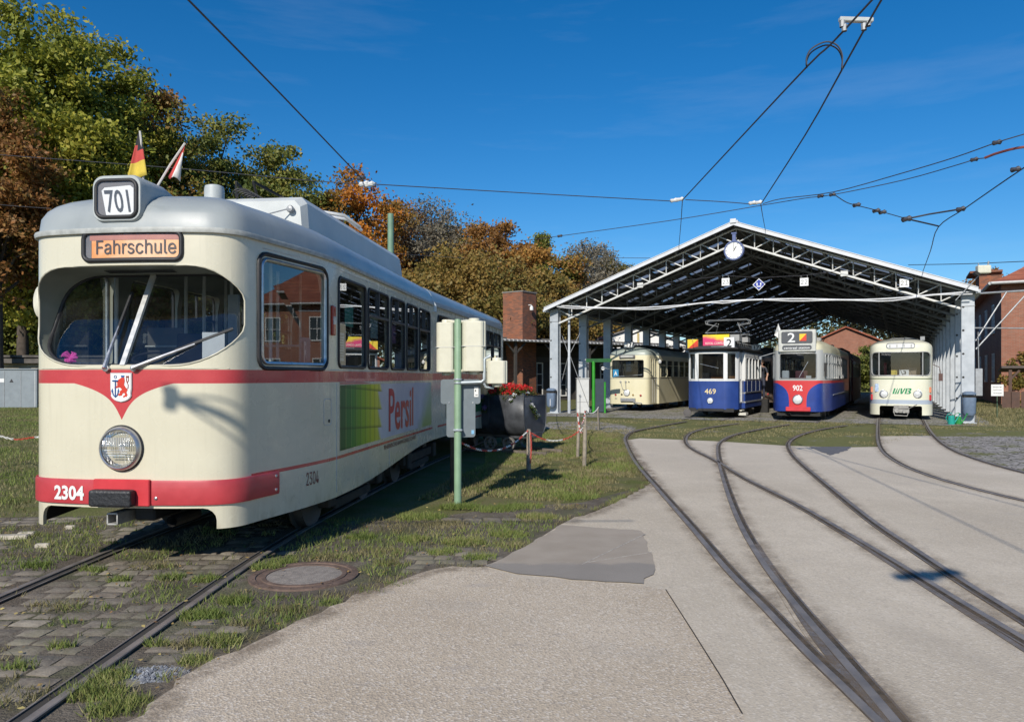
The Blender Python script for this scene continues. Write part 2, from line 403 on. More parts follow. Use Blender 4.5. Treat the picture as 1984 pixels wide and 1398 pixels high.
# ---- rails: swept profile, head + groove + lip
def rail_mesh(m, P, z0, flip=1, head=.052, groove=.036, lip=.014, dark=True):
    P = [Vector((p.x, p.y, 0)) for p in P]
    prof = [(-groove - lip, z0), (-groove - lip, z0 + .010), (-groove, z0 + .010), (-groove, z0 + .001), (0, z0 + .001), (0, z0 + .013), (.006, z0 + .016), (head - .006, z0 + .016), (head, z0 + .012), (head, z0)]
    mats = [1, 0, 1, 2, 1, 0, 0, 0, 1]
    rows = []
    for i, p in enumerate(P):
        d = (P[min(i + 1, len(P) - 1)] - P[max(i - 1, 0)]).normalized(); a = Vector((d.y, -d.x, 0)) * flip
        rows.append([p + a * o + Vector((0, 0, z)) for o, z in prof])
    for k in range(len(prof) - 1):
        vs = [r[k] for r in rows] + [r[k + 1] for r in rows]; n = len(rows)
        m.add(vs, [(i, i + 1, n + i + 1, n + i) for i in range(n - 1)], mats[k])
def rail(parent, px, z0=.034, flip=1, **kw):
    m = MB(); rail_mesh(m, crom([G(*p) for p in px], 12), z0, flip, **kw)
    return m.build('rail', [M_STEEL, M_RUSTY, M_GROOVE], parent, recalc=False)
def track(name, label):
    o = bpy.data.objects.new(name, None); COL.objects.link(o); o['kind'] = 'structure'; o['label'] = label; return o
RAILS = {
 1: [(1330, 818), (1270, 829), (1228, 838), (1213, 849), (1216, 866), (1234, 900), (1280, 955), (1345, 1030), (1412, 1110), (1485, 1185), (1565, 1270), (1645, 1348), (1700, 1402), (1790, 1490), (1950, 1660)],
 2: [(1430, 822), (1375, 830), (1340, 840), (1328, 853), (1337, 870), (1385, 896), (1440, 930), (1540, 982), (1640, 1042), (1760, 1116), (1865, 1182), (1990, 1258), (2150, 1355)],
 3: [(1530, 824), (1470, 834), (1420, 846), (1396, 860), (1392, 878), (1398, 910), (1415, 965), (1440, 1025), (1478, 1090), (1522, 1150), (1575, 1215), (1640, 1290), (1735, 1402), (1830, 1520)],
 4: [(1640, 826), (1590, 834), (1548, 846), (1528, 860), (1531, 878), (1552, 902), (1605, 948), (1685, 1014), (1765, 1070), (1865, 1138), (1990, 1218), (2150, 1320)],
 5: [(1702, 812), (1701, 830), (1702, 855), (1712, 878), (1745, 902), (1800, 925), (1880, 949), (1984, 975), (2150, 1010)],
 6: [(1790, 815), (1800, 835), (1818, 856), (1848, 876), (1900, 896), (1984, 920), (2150, 960)]}
tr = track('curved_track', 'curved grooved rails set in the concrete apron')
for k in (1, 2, 3, 4): rail(tr, RAILS[k], .034, 1 if k in (1, 3) else -1)
rail(tr, [(1462, 1062), (1500, 1130), (1548, 1210), (1600, 1284), (1662, 1355), (1704, 1402), (1795, 1500)], .027, -1, head=.05, groove=.03, lip=.0)   # check rail between the two
rail(tr, [(1640, 1042), (1740, 1107), (1860, 1186), (1984, 1266), (2100, 1340)], .027, 1, head=.04, groove=.03, lip=0)
tr2 = track('side_track', 'grooved rails running to the rightmost tram')
for k in (5, 6): rail(tr2, RAILS[k], .034, 1 if k == 5 else -1)
# dirt and rust creeping out from the rails
def mat_dirt():
    t = NT('rail_dirt'); x, y, z = t.xyz('UV'); d = t.new('BsdfDiffuse'); d.inputs[0].default_value = (.22, .17, .125, 1); tp = t.new('BsdfTransparent'); mx = t.new('MixShader')
    k = (x * 2.0 - 1.0).abs().smooth(1.0, .15) * (t.noise(3.5, 5, 'World') * .7 + t.noise(22, 4, 'World') * .5).smooth(.42, .8) * .5
    t.ln(k, mx.inputs[0]); t.ln(tp.outputs[0], mx.inputs[1]); t.ln(d.outputs[0], mx.inputs[2]); t.ln(mx.outputs[0], t.out.inputs[0]); return t.mat
M_DIRT = mat_dirt()
def dirt_band(parent, P, w, z):
    me = bpy.data.meshes.new('dirt_band'); vs = []; n = len(P)
    for i, p in enumerate(P):
        d = (P[min(i + 1, n - 1)] - P[max(i - 1, 0)]); d.z = 0; d.normalize(); a = Vector((d.y, -d.x, 0)); vs += [(p.x - a.x * w, p.y - a.y * w, z), (p.x + a.x * w, p.y + a.y * w, z)]
    me.from_pydata(vs, [], [(2 * i, 2 * i + 1, 2 * i + 3, 2 * i + 2) for i in range(n - 1)]); uv = me.uv_layers.new()
    for pl in me.polygons:
        for li in pl.loop_indices: uv.data[li].uv = (me.loops[li].vertex_index % 2, 0)
    me.materials.append(M_DIRT); return link('dirt_band', me, parent)
for k_, (par_) in ((1, tr), (2, tr), (3, tr), (4, tr), (5, tr2), (6, tr2)):
    dirt_band(par_, [p for p in crom([G(*q) for q in RAILS[k_]], 6)], .20, .0440 + .0004 * k_)
for E_, w_ in ((EDGE1[16:], .16), (EDGE2, .20)): dirt_band(bpy.data.objects['concrete_apron'], [p + Vector((.04, -.03, 0)) for p in E_[::3]], w_, .0432)
m = MB()
for a, b in ((G(1128, 1102), G(1250, 1042)), (G(1140, 1098), G(1262, 1078))):
    a, b = up([a, b], .0432); m.bar(a, b, .012, .0012)
o = m.build('pale_scuff', M('scuff_pale', (.40, .36, .31), .9, 0, .3, 30, which='World')); struct(o)
def track_center(y):
    a = 0 if y < 5.5 else min(R(6.2), R(6.2) * (y - 5.5) / 3.5)
    return a
x, yy = -2.99, 0.5; left, right, cen = [], [], []
while yy < 24:
    a = track_center(yy) + (R(3.5) * max(0, min(1, (yy - 11) / 4)))
    n = Vector((math.cos(a), -math.sin(a), 0)); c = Vector((x, yy, 0)); cen.append((c, a))
    left.append(c - n * .7175); right.append(c + n * .7175); x += math.sin(a) * .25; yy += math.cos(a) * .25
tr3 = track('museum_track', 'sunken grooved rails in the cobbles leading to the big cream tram')
for P, fl in ((left, -1), (right, 1)):
    m = MB(); rail_mesh(m, P, .026, fl, head=.052, groove=.06, lip=.012); m.build('rail', [M_STEEL, M_RUSTY, M_GROOVE], tr3, recalc=False)

# ---- setts, one by one where they are close
def pip(p, poly):
    x, y = p[0], p[1]; ins = False; n = len(poly); j = n - 1
    for i in range(n):
        a, b = poly[i], poly[j]
        if (a[1] > y) != (b[1] > y) and x < (b[0] - a[0]) * (y - a[1]) / (b[1] - a[1]) + a[0]: ins = not ins
        j = i
    return ins
def topx(p): return (CX + FPX * p.x / p.y, HY + FPX * (CAM_H - p.z) / p.y)
MAN = G(590, 1120); conc2 = [(p.x, p.y) for p in CONC]; yard2 = [(p.x, p.y) for p in YARD]
from mathutils import noise as mnoise
def sett_mb(m, c, w, l, h, rz):
    prng = random.Random(int(abs(c[0] * 977 + c[1] * 3571) * 100)); k = .026; vs = []
    for z, ins in ((-.03, -.004), (h - .010, 0), (h, k)):
        for a, b in ((-1, -1), (1, -1), (1, 1), (-1, 1)):
            vs.append(((a * (w / 2 - ins) + prng.uniform(-.014, .014)), (b * (l / 2 - ins) + prng.uniform(-.014, .014)), z + (prng.uniform(-.004, .004) if z > 0 else 0)))
    vs.append((0, 0, h + .003)); ca, sa = math.cos(rz), math.sin(rz)
    vs = [(c[0] + x * ca - y * sa, c[1] + x * sa + y * ca, c[2] + z) for x, y, z in vs]
    fs = [(i, (i + 1) % 4, 4 + (i + 1) % 4, 4 + i) for i in range(4)] + [(4 + i, 4 + (i + 1) % 4, 8 + (i + 1) % 4, 8 + i) for i in range(4)] + [(8 + i, 8 + (i + 1) % 4, 12) for i in range(4)]
    m.add(vs, fs)
sr = random.Random(11); setts = []; bare = []
yy = 2.9; row = 0
while yy < 8.6:
    xx = -6.2 + (row % 2) * .1
    while xx < 1.0:
        w = sr.uniform(.13, .24); l = .142; cx = xx + w / 2; p = Vector((cx, yy + sr.uniform(-.014, .014) + .05 * math.sin(xx * .9 + row * .13), 0)); xx += w + sr.uniform(.006, .026)
        u, v = topx(p)
        if u < -60 or v > 1440 or not pip(p, yard2): continue
        i = min(range(len(cen)), key=lambda q: abs(cen[q][0].y - yy)); off = p.x - cen[i][0].x
        if abs(abs(off) - .70) < .085 + w / 2 * .75: continue
        if (p - MAN).length < .5: continue
        if pip((p.x + .1, p.y - .06), conc2): continue
        nz = mnoise.noise(Vector((p.x * .9, p.y * .9, 3.3)))
        th = .20 if off < .7 else -.05
        if nz > th or sr.random() < .04: bare.append(p); continue
        setts.append((p, w * .98, l * sr.uniform(.82, 1.02), sr.uniform(.013, .021), sr.uniform(-.09, .09)))
    yy += .156; row += 1
setts.sort(key=lambda s: s[0].y)
variants = []
for k in range(10):
    q = MB(); sett_mb(q, (k * .37, k * .77, 0), 1 * .19, .142, .018, 0); q.v = [(a - k * .37, b - k * .77, c) for a, b, c in q.v]
    variants.append(q.mesh('cobble', [M_SETT], smooth=50))
shadowed = [s for s in setts if not (s[0].y > 6.7 and s[0].x < -2.0 and s[0].x > -3.4)]
single = shadowed[:290]; rest = [s for s in setts if s not in single]
for p, w, l, h, rz in single:
    o = link('cobble', variants[sr.randrange(10)], yard); o.location = (p.x, p.y, .010); o.rotation_euler = (sr.uniform(-.025, .025), sr.uniform(-.025, .025), rz + (math.pi if sr.random() < .5 else 0))
    o.scale = (w / .19, l / .142, h / .018)
m = MB()
for p, w, l, h, rz in rest: sett_mb(m, (p.x, p.y, .010), w, l, h, rz)
o = m.build('cobbles', M_SETT, yard, smooth=50); o['kind'] = 'stuff'

# ---- manhole cover
man = thing('manhole_cover', 'round concrete manhole cover with rusty iron ring among the cobbles', 'manhole', (MAN.x, MAN.y, -.006))
RUST = M('rusty_iron', (.155, .105, .082), .85, .2, .3, 12, .3)
m = MB(); m.lathe([(.30, .004), (.30, .040), (.335, .040), (.338, .032), (.375, .032), (.38, .040), (.43, .038), (.44, 0)], (0, 0, 0), n=48); m.build('ring', RUST, man, smooth=35)
m = MB(); m.lathe([(.299, .0), (.299, .034), (.15, .037), (.0, .038)], (0, 0, 0), n=40); m.build('lid', M('manhole_concrete', (.27, .235, .205), .9, 0, .2, 20, .5, 120), man, smooth=35)
for k in range(16):
    m = MB(); a = k * math.pi / 8; m.lathe([(.011, 0), (.011, .004), (0, .0045)], (.405 * math.cos(a), .405 * math.sin(a), .0385), n=8); m.build('stud', RUST, man)

# ---- gravel heap, pale stones
gv = []; gr = random.Random(5); m = MB(); gc = G(300, 1312)
for k in range(900):
    a = gr.uniform(0, 6.283); r = gr.random() ** .5; x, y = gc.x + .20 * r * math.cos(a), gc.y + .125 * r * math.sin(a)
    s = gr.uniform(.006, .013); z = .012 + (1 - r * r) * .022 * gr.uniform(.3, 1)
    vs = [(x + s * gr.uniform(.6, 1.3) * q[0], y + s * gr.uniform(.6, 1.3) * q[1], z + s * gr.uniform(.6, 1.2) * q[2]) for q in ((1, 0, 0), (-1, 0, 0), (0, 1, 0), (0, -1, 0), (0, 0, 1), (0, 0, -1))]
    m.add(vs, [(0, 2, 4), (2, 1, 4), (1, 3, 4), (3, 0, 4), (2, 0, 5), (1, 2, 5), (3, 1, 5), (0, 3, 5)])
t = NT('blue_grey_gravel'); t.set(t.ramp(island_rand(t), [(0, (.10, .11, .13)), (.6, (.19, .20, .225)), (1, (.34, .35, .37))]), .8)
stuff(m.build('gravel', t.mat), 'small heap of blue-grey gravel beside the sunken rail', 'gravel')
STONE = M('pale_stone', (.42, .38, .31), .9, 0, .2, 14, .4)
for (u, v, w, l, lab) in ((22, 1046, .32, .10, 'pale long kerb stone lying at the left edge beside the rail'), (52, 1040, .16, .08, 'pale kerb stone fragment near the left rail'),
                          (83, 1063, .13, .06, 'small flat pale stone below the kerb stones on the cobbles'), (137, 1027, .10, .05, 'tiny pale stone under the left corner of the cream tram')):
    p = G(u, v); m = MB(); m.box((0, 0, .022), (w, l, .05), rz=.15); o = m.build('loose_stone', STONE, None, bevel=.012, loc=(p.x, p.y, .008)); tag(o, lab, 'stone', 'loose pale stones')

# ---- grass: blades
def mat_blades(name, stops):
    t = NT(name); r = island_rand(t); n = t.noise(.9, 4, 'World')
    c = t.ramp((r * .6 + n.smooth(.3, .7) * .4), stops)
    t.set(c, .6, spec=.25); tl = t.new('BsdfTranslucent'); t.ln(c, tl.inputs[0]); mx = t.new('MixShader'); mx.inputs[0].default_value = .3
    t.ln(t.b.outputs[0], mx.inputs[1]); t.ln(tl.outputs[0], mx.inputs[2]); t.ln(mx.outputs[0], t.out.inputs[0]); return t.mat
M_BLADE = mat_blades('grass_blades', [(0, (.10, .155, .034)), (.4, (.175, .225, .055)), (.72, (.25, .265, .085)), (1, (.40, .34, .17))])
M_DRY = mat_blades('dry_grass', [(0, (.12, .125, .05)), (.5, (.23, .20, .095)), (1, (.40, .34, .19))])
def blades(name, P, h, w, mat, label, lean=.5):
    P = np.asarray(P, dtype=np.float64); N = len(P); a = RNG.uniform(0, 6.283, N); hh = h * RNG.uniform(.45, 1.25, N); ww = w * RNG.uniform(.6, 1.3, N)
    dx, dy = np.cos(a), np.sin(a); b = RNG.uniform(0, 6.283, N); ln = lean * RNG.uniform(.2, 1.4, N) * hh
    V = np.zeros((N, 3, 3)); V[:, 0] = P; V[:, 1] = P; V[:, 2] = P
    V[:, 0, 0] -= dx * ww; V[:, 0, 1] -= dy * ww; V[:, 1, 0] += dx * ww; V[:, 1, 1] += dy * ww
    V[:, 2, 0] += np.cos(b) * ln; V[:, 2, 1] += np.sin(b) * ln; V[:, 2, 2] += hh
    return stuff(fast_quads(name, V.reshape(-1, 3), mat, n=3), label, 'grass')
def poly_pts(px, n, z=.0):
    poly = [G(*p) for p in px]; x0 = min(p.x for p in poly); x1 = max(p.x for p in poly); y0 = min(p.y for p in poly); y1 = max(p.y for p in poly); out = []
    q = [(p.x, p.y) for p in poly]
    while len(out) < n:
        p = (RNG.uniform(x0, x1), RNG.uniform(y0, y1))
        if pip(p, q): out.append((p[0], p[1], z))
    return out
LAWN = [(780, 985), (880, 925), (940, 900), (940, 868), (1055, 832), (1160, 834), (1200, 842), (1206, 860), (1232, 905), (1245, 935), (1150, 962), (1040, 985), (900, 990)]
P = []; Q = []
for p in poly_pts(LAWN, 60000):
    k = mnoise.noise(Vector((p[0] * .8, p[1] * .8, 7))) + mnoise.noise(Vector((p[0] * 3, p[1] * 3, 2))) * .5
    if k > -.30 + max(0, 11.5 - p[1]) * .20 and not pip(p, conc2): (P if k + RNG.uniform(-.35, .35) > .10 + max(0, 13 - p[1]) * .07 else Q).append(p)
blades('lawn_grass', P, .05, .007, M_BLADE, 'green lawn strip between the mine cart and the concrete apron')
blades('lawn_dry_grass', Q, .05, .007, M_DRY, 'dry yellowed grass mixed into the lawn by the green signal post')
P = []; Q = []
for p in poly_pts([(-140, 1010), (95, 1000), (100, 780), (-140, 775)], 52000):
    k = mnoise.noise(Vector((p[0] * .7, p[1] * .7, 9))) + RNG.uniform(-.3, .3)
    if k > -.5: (P if k > -.05 else Q).append(p)
blades('side_lawn_dry_grass', Q, .06, .008, M_DRY, 'dry patches in the lawn at the left edge')
blades('side_lawn_grass', P, .075, .008, M_BLADE, 'green lawn at the left edge behind the cream tram')
P = []
for k in range(26000):   # along the far forecourt, short and dry
    p = poly_pts([(1060, 836), (1075, 822), (1130, 810), (1984, 822), (1984, 836), (1805, 842), (1700, 866), (1390, 852), (1215, 846)], 1)[0]
    if mnoise.noise(Vector((p[0] * .6, p[1] * .6, 4))) > -.05: P.append(p)
blades('forecourt_grass', P, .05, .012, M_DRY, 'short dry grass growing over the cobbles before the tram shed')
P = poly_pts([(1890, 824), (2100, 832), (2100, 775), (1895, 770)], 14000)
blades('right_lawn_grass', P, .10, .014, M_DRY, 'rough lawn right of the tram shed')
# tufts between the setts and along the edges
tuft, dry = [], []
def clump(c, n, r, dst):
    for k in range(n):
        a = RNG.uniform(0, 6.283); q = r * RNG.random() ** .6; dst.append((c.x + q * math.cos(a), c.y + q * math.sin(a) * .7, .016))
for p, w, l, h, rz in setts:
    if sr.random() < .45:
        q = p + Vector((sr.uniform(-.5, .5) * w, (l / 2 + .006) * sr.choice((-1, 1)), 0)); dst = tuft if sr.random() < .5 else dry
        for k in range(sr.randint(3, 9)): dst.append((q.x + sr.uniform(-.05, .05), q.y + sr.uniform(-.008, .008), .018))
for p in bare:
    clump(p, 34, .11, tuft if mnoise.noise(p * 1.3) > -.12 else dry)
for p in EDGE1[20:] + EDGE2:
    if mnoise.noise(Vector((p.x * 2.1, p.y * 2.1, 1))) > -.12: clump(p + Vector((-.05, .03, 0)), 26, .08, tuft if RNG.random() < .6 else dry)
for u, v, r, n in ((390, 1200, .16, 500), (455, 1170, .12, 350), (420, 1250, .16, 520), (380, 1290, .10, 260), (180, 1350, .17, 650), (215, 1320, .12, 380), (250, 1372, .12, 300), (520, 1105, .14, 420),
                   (545, 1095, .12, 300), (900, 1055, .22, 700), (860, 1075, .18, 420), (930, 1085, .16, 360), (800, 1050, .16, 400), (1040, 1005, .24, 700), (985, 1040, .2, 500), (820, 1005, .3, 900),
                   (890, 985, .25, 900), (960, 990, .3, 700), (700, 1045, .16, 300), (770, 1140, .10, 160), (720, 1155, .10, 160), (400, 1128, .12, 240), (180, 1110, .10, 220), (330, 1125, .12, 260), (70, 1100, .12, 200),
                   (60, 1040, .10, 120), (230, 1130, .09, 160), (120, 1260, .08, 120), (40, 1300, .10, 150), (210, 1385, .12, 260), (640, 1175, .09, 140), (310, 1255, .08, 120), (1010, 985, .3, 600), (1120, 965, .3, 500)):
    clump(G(u, v), n, r, tuft)
for u, v, r, n in ((370, 1255, .16, 260), (560, 1190, .2, 320), (640, 1085, .25, 420), (740, 1075, .25, 380), (760, 1095, .18, 260), (480, 1215, .12, 160), (860, 1020, .3, 420), (1000, 1060, .2, 260), (300, 1100, .2, 240), (110, 1180, .2, 220), (30, 1360, .2, 200), (1180, 950, .3, 320), (1100, 985, .25, 260)):
    clump(G(u, v), n, r, dry)
for i in range(10, len(right), 1):
    if right[i].y < 7.2 and RNG.random() < .55: clump(right[i] + Vector((.10, 0, 0)), 14, .06, tuft)
    if left[i].y < 7.4 and RNG.random() < .4: clump(left[i] + Vector((.08, 0, 0)), 10, .06, dry)
tuft = [p for p in tuft if not pip(p, conc2) or RNG.random() < .3]; dry = [p for p in dry if not pip(p, conc2) or RNG.random() < .3]
blades('cobble_grass', tuft, .055, .0045, M_BLADE, 'green tufts growing between the cobbles', .7)
blades('cobble_dry_grass', dry, .045, .004, M_DRY, 'dry brown tufts growing between the cobbles', .8)
# dead weed stalks at the shadow edge and fallen leaves
t = NT('fallen_leaf'); t.set(t.ramp(island_rand(t), [(0, (.20, .10, .035)), (.5, (.30, .19, .06)), (1, (.42, .34, .12))]), .8)
V = []
for k in range(420):
    p = poly_pts([(0, 1010), (640, 1010), (1240, 930), (1230, 960), (850, 1100), (540, 1225), (270, 1398), (0, 1398)], 1)[0]; s = RNG.uniform(.010, .022); a = RNG.uniform(0, 6.28); z = .034
    for q in range(4): V.append((p[0] + s * math.cos(a + q * 1.571) * (1 if q % 2 else .6), p[1] + s * math.sin(a + q * 1.571) * (1 if q % 2 else .6), z + RNG.uniform(0, .012)))
stuff(fast_quads('fallen_leaves', np.array(V), t.mat), 'scattered fallen leaves on the cobbles and grass', 'leaves')
# ================================================================== SHELLS (shared by all trams)
def loft_solid(half, levels, mi=0, mb=None):
    "half: plan points from the front centre (x=0) back along the right side; levels: functions (x, y) -> point"
    m = mb or MB(); k = len(half); n = 2 * k - 1; rings = []
    for lv in levels:
        r = [lv(x, y) for x, y in half]; l = [lv(-x, y) for x, y in half[1:]][::-1]; rings.append([Vector(p) for p in r + l])
    vs = [p for r in rings for p in r]; fs = []
    for i in range(len(rings) - 1):
        for j in range(n): fs.append((i * n + j, i * n + (j + 1) % n, (i + 1) * n + (j + 1) % n, (i + 1) * n + j))
    for b, rev in ((0, True), ((len(rings) - 1) * n, False)):
        for j in range(k - 1):
            q = (b + j, b + j + 1, b + n - j - 1, b + n - j) if j else (b, b + 1, b + n - 1)
            fs.append(q[::-1] if rev else q)
    m.add(vs, fs, mi); return m
def boolean_cut(ob, cutters):
    cs = []
    for c in cutters:
        co = link('cutter', c, ob.parent); cs.append(co); md = ob.modifiers.new('cut', 'BOOLEAN'); md.operation = 'DIFFERENCE'; md.object = co; md.solver = 'EXACT'; md.use_hole_tolerant = False
        try: md.material_mode = 'TRANSFER'
        except Exception: pass
    dg = bpy.context.evaluated_depsgraph_get(); me = bpy.data.meshes.new_from_object(ob.evaluated_get(dg)); ob.modifiers.clear(); ob.data = me
    for c in cs: bpy.data.objects.remove(c)
    me.polygons.foreach_set('use_smooth', [True] * len(me.polygons)); me.set_sharp_from_angle(angle=R(28)); return ob
def interp(tab, v):
    if v <= tab[0][0]: return tab[0][1]
    for (a, b), (c, d) in zip(tab, tab[1:]):
        if v <= c: return b + (d - b) * (v - a) / (c - a) if c > a else d
    return tab[-1][1]
class Plan:
    def __init__(s, half):
        s.half = half; s.byx = [(x, y) for x, y in half if y < .6]; s.byy = [(y, x) for x, y in half]
    def yf(s, x): return interp(s.byx, abs(x))
    def hw(s, y): return interp(s.byy, y)
def inset_half(half, d):
    out = []
    for i, (x, y) in enumerate(half):
        a, b = half[max(i - 1, 0)], half[min(i + 1, len(half) - 1)]; tx, ty = b[0] - a[0], b[1] - a[1]; l = math.hypot(tx, ty)
        nx, ny = -ty / l, tx / l; out.append((max(0, x + nx * d) if i else 0, y + ny * d))
    L = half[-1][1] - d; return [(x, min(y, L)) for x, y in out[:-1]] + [(out[-1][0], L)]
def roof_level(q, zg, hr, nose, p=2.5, L=None, tail=None):
    def f(x, y):
        yy = max(y, nose)
        if tail is not None: yy = min(yy, L - tail)
        return Vector((x * (1 - q), y + (yy - y) * q, zg + hr * (1 - (1 - q) ** p) ** (1 / p)))
    return f
QS = (.0, .015, .05, .10, .17, .26, .37, .5, .64, .78, .9, .97)
def box_cut(x0, x1, y0, y1, z0, z1):
    m = MB(); m.box(((x0 + x1) / 2, (y0 + y1) / 2, (z0 + z1) / 2), (x1 - x0, y1 - y0, z1 - z0)); return m
def side_prism(m, y0, y1, z0, z1, r, x0, x1):
    p = [(a + (y0 + y1) / 2, b + (z0 + z1) / 2) for a, b in rrect(y1 - y0, z1 - z0, r, 4)]
    m.slab([(x0, a, b) for a, b in p], (x1 - x0, 0, 0))
def side_frame(m, plan, y0, y1, z0, z1, r, sx, off=.004, t=.014, n=4, seg=6, mi=0):
    m.tube([(sx * (plan.hw(a + (y0 + y1) / 2) + off), a + (y0 + y1) / 2, b + (z0 + z1) / 2) for a, b in rrect(y1 - y0, z1 - z0, r, n)], t, seg, mi, closed=True)
def side_pane(m, plan, y0, y1, z0, z1, r, sx, off=-.012):
    m.ngon([(sx * (plan.hw(a + (y0 + y1) / 2) + off), a + (y0 + y1) / 2, b + (z0 + z1) / 2) for a, b in rrect(y1 - y0, z1 - z0, r, 4)])

RUBBER = M('black_rubber', (.018, .018, .020), .55, 0, .2, 20); CHROME = M('bare_metal', (.52, .52, .53), .32, .85, .15, 12); DARK = M('underframe_black', (.022, .021, .020), .75, .1, .3, 8)
WHITE = M('white_paint', (.72, .72, .70), .5, 0, .06, 8); ROOFG = M('roof_grey_paint', (.40, .43, .43), .5, 0, .12, 4)
INT = M('cabin_lining', (.26, .28, .25), .6, 0, .1, 5); SEAT = M('seat_cover', (.10, .07, .05), .6, 0, .2, 9); GREYM = M('grey_metal', (.30, .31, .32), .5, .3, .15, 9)
GL = glass('window_glass', (.72, .76, .76), 2.6, dirt=.015); GLW = glass('windscreen_glass', (.70, .74, .77), 1.7, dirt=.02); GLF = glass('far_window_glass', (.50, .54, .57), .9, dirt=.02, top=.16)
REDP = M('red_paint', (.46, .045, .055), .42, 0, .1, 5, coat=.2); BLACKT = M('black_print', (.02, .02, .022), .6, 0, .1)

# ================================================================== THE BIG CREAM TRAM
TH = 6.2; NX, NY = -3.16, 6.06
tram = thing('articulated_tram', 'big cream and red articulated tram with grey roof parked at left, route 701', 'tram', (NX, NY, 0), R(-TH))
W1, L1, ZG, HR = 1.175, 6.37, 2.82, .40
HALF = bez((0, 0), (.25, 0), (.45, .02), (.62, .05), 6)[:-1] + bez((.62, .05), (.82, .085), (.895, .17), (.925, .32), 9)[:-1] + bez((.925, .32), (.97, .60), (1.13, 1.1), (W1, 1.75), 9)[:-1]
HALF += [(W1, 1.75 + k * (L1 - 1.75) / 12) for k in range(13)]
PL = Plan(HALF)
def sstep(a, b, v): t = max(0, min(1, (v - a) / (b - a))); return t * t * (3 - 2 * t)

def tram_paint():
    t = NT('tram_paint_cream_red'); x, y, z = t.xyz()
    cream = t.mix(t.noise(1.3, 4).smooth(.3, .7), (.565, .528, .405), (.605, .568, .440))
    streak = t.noise(5, 4, stretch=(6, 6, .35)).smooth(.5, .8); cream = t.mix(streak * .2, cream, (.38, .35, .27))
    grime = (t.noise(7, 4, stretch=(1, 1, .6)) * z.smooth(1.1, .4)).smooth(.42, .75); cream = t.mix(grime * .5, cream, (.30, .26, .18))
    red = t.mix(t.noise(3, 4).smooth(.3, .7), (.43, .040, .050), (.50, .055, .062))
    stripe = z.between(1.578, 1.690)
    k = ((z - 1.283) / .295).max(0.0).min(1.0)
    hwv = (k * .35 + k.pow(4.0) * .65) * .43
    vee = (x.abs() < hwv) * z.between(1.283, 1.579) * (y < .5)
    line = z.between(.783, .815) * (y > .35)
    c = t.mix(stripe.max(vee).max(line), cream, red)
    roof = t.mix(t.noise(1.5, 5).smooth(.3, .7), (.26, .285, .29), (.33, .355, .355))
    drip = t.noise(4, 4, stretch=(1.2, 6, .6)).smooth(.55, .75); roof = t.mix(drip * .3, roof, (.20, .22, .22))
    c = t.mix(z > 2.822, c, roof)
    t.set(c, t.noise(4, 3) * .16 + (z > 2.822) * .14 + .19, spec=.5, coat=.25); t.bump(t.noise(2.0, 3) + t.noise(9, 2) * .15, .10, .05); return t.mat
PAINT = tram_paint()

def tram_levels(bottom, L, tail=None):
    lv = [lambda x, y: Vector((x, y, bottom(y)))] + [(lambda z: (lambda x, y: Vector((x, y, z))))(z) for z in (.82, 1.25, 1.7, 2.25, ZG)]
    return lv + [roof_level(q, ZG, HR, 1.05, 2.9, L, tail) for q in QS[1:]]
def make_section(name, half, L, parent, bottom, wins, cabwin, screen, tail=None, loc=None, rz=0):
    base = loft_solid(half, tram_levels(bottom, L, tail)); ob = base.build(name, [PAINT, INT, DARK], parent)
    ins = inset_half(half, .05); q = loft_solid(ins, [lambda x, y: Vector((x, y, .95)), lambda x, y: Vector((x, y, 2.45)), lambda x, y: Vector((x * .96, y, 2.72)), lambda x, y: Vector((x * .6, y, 2.9))], 1); q.m = [1] * len(q.f)
    u = loft_solid(inset_half(half, .035), [lambda x, y: Vector((x, y, .1)), lambda x, y: Vector((x, y, .90))], 2)
    w = MB()
    for (a, b, z0, z1) in wins:
        for sx in (-1, 1): side_prism(w, a, b, z0, z1, .07, sx * .85, sx * 1.4)
    if cabwin:
        a, b, z0, z1 = cabwin
        for sx in (-1, 1): side_prism(w, a, b, z0, z1, .08, sx * .80, sx * 1.4)
    cut = [q.mesh('c', [PAINT, INT, DARK]), u.mesh('c', [PAINT, INT, DARK]), w.mesh('c', [PAINT, INT, DARK])]
    cut[1].polygons.foreach_set('material_index', [2] * len(cut[1].polygons))
    if screen: cut += [c.mesh('c', [PAINT, INT, DARK]) for c in screen]
    boolean_cut(ob, cut)
    if loc is not None: ob.location = loc; ob.rotation_euler = (0, 0, rz)
    return ob

# windscreen outline
ZB, ZT, HWX, RB, RT = 1.722, 2.535, .912, .34, .27; LX = .973   # the driver's side pillar is a little wider
def hwz(z):
    if z < ZB + RB: a = min(1, (ZB + RB - z) / RB); return HWX - RB * 1.5 * (1 - math.sqrt(max(0, 1 - a * a)))
    if z > ZT - RT: a = min(1, (z - ZT + RT) / RT); return HWX - RT * 1.4 * (1 - math.sqrt(max(0, 1 - a * a)))
    return HWX
zrow = [ZB + RB - RB * math.cos(k * math.pi / 20) for k in range(11)] + [ZB + RB + (ZT - RT - ZB - RB) * k / 4 for k in range(1, 4)] + [ZT - RT + RT * math.sin(k * math.pi / 16) for k in range(9)]
outline = [(hwz(z), z) for z in zrow] + [(-hwz(z) * LX, z) for z in zrow[::-1]]
def tau(z): return max(0.0, min(1.0, (z - ZB) / (ZT - ZB)))
def gpt(x, z, off=0.0):
    "point on the sloping windscreen for a point of the front outline"
    t = tau(z); return Vector((x * (.985 - .07 * t ** 1.5), PL.yf(x) * (1 - .7 * t) + .03 + .43 * t + off, z - .02 * t))
scr = MB(); scr.slab([(x, -.3, z) for x, z in outline], (0, .635, 0))
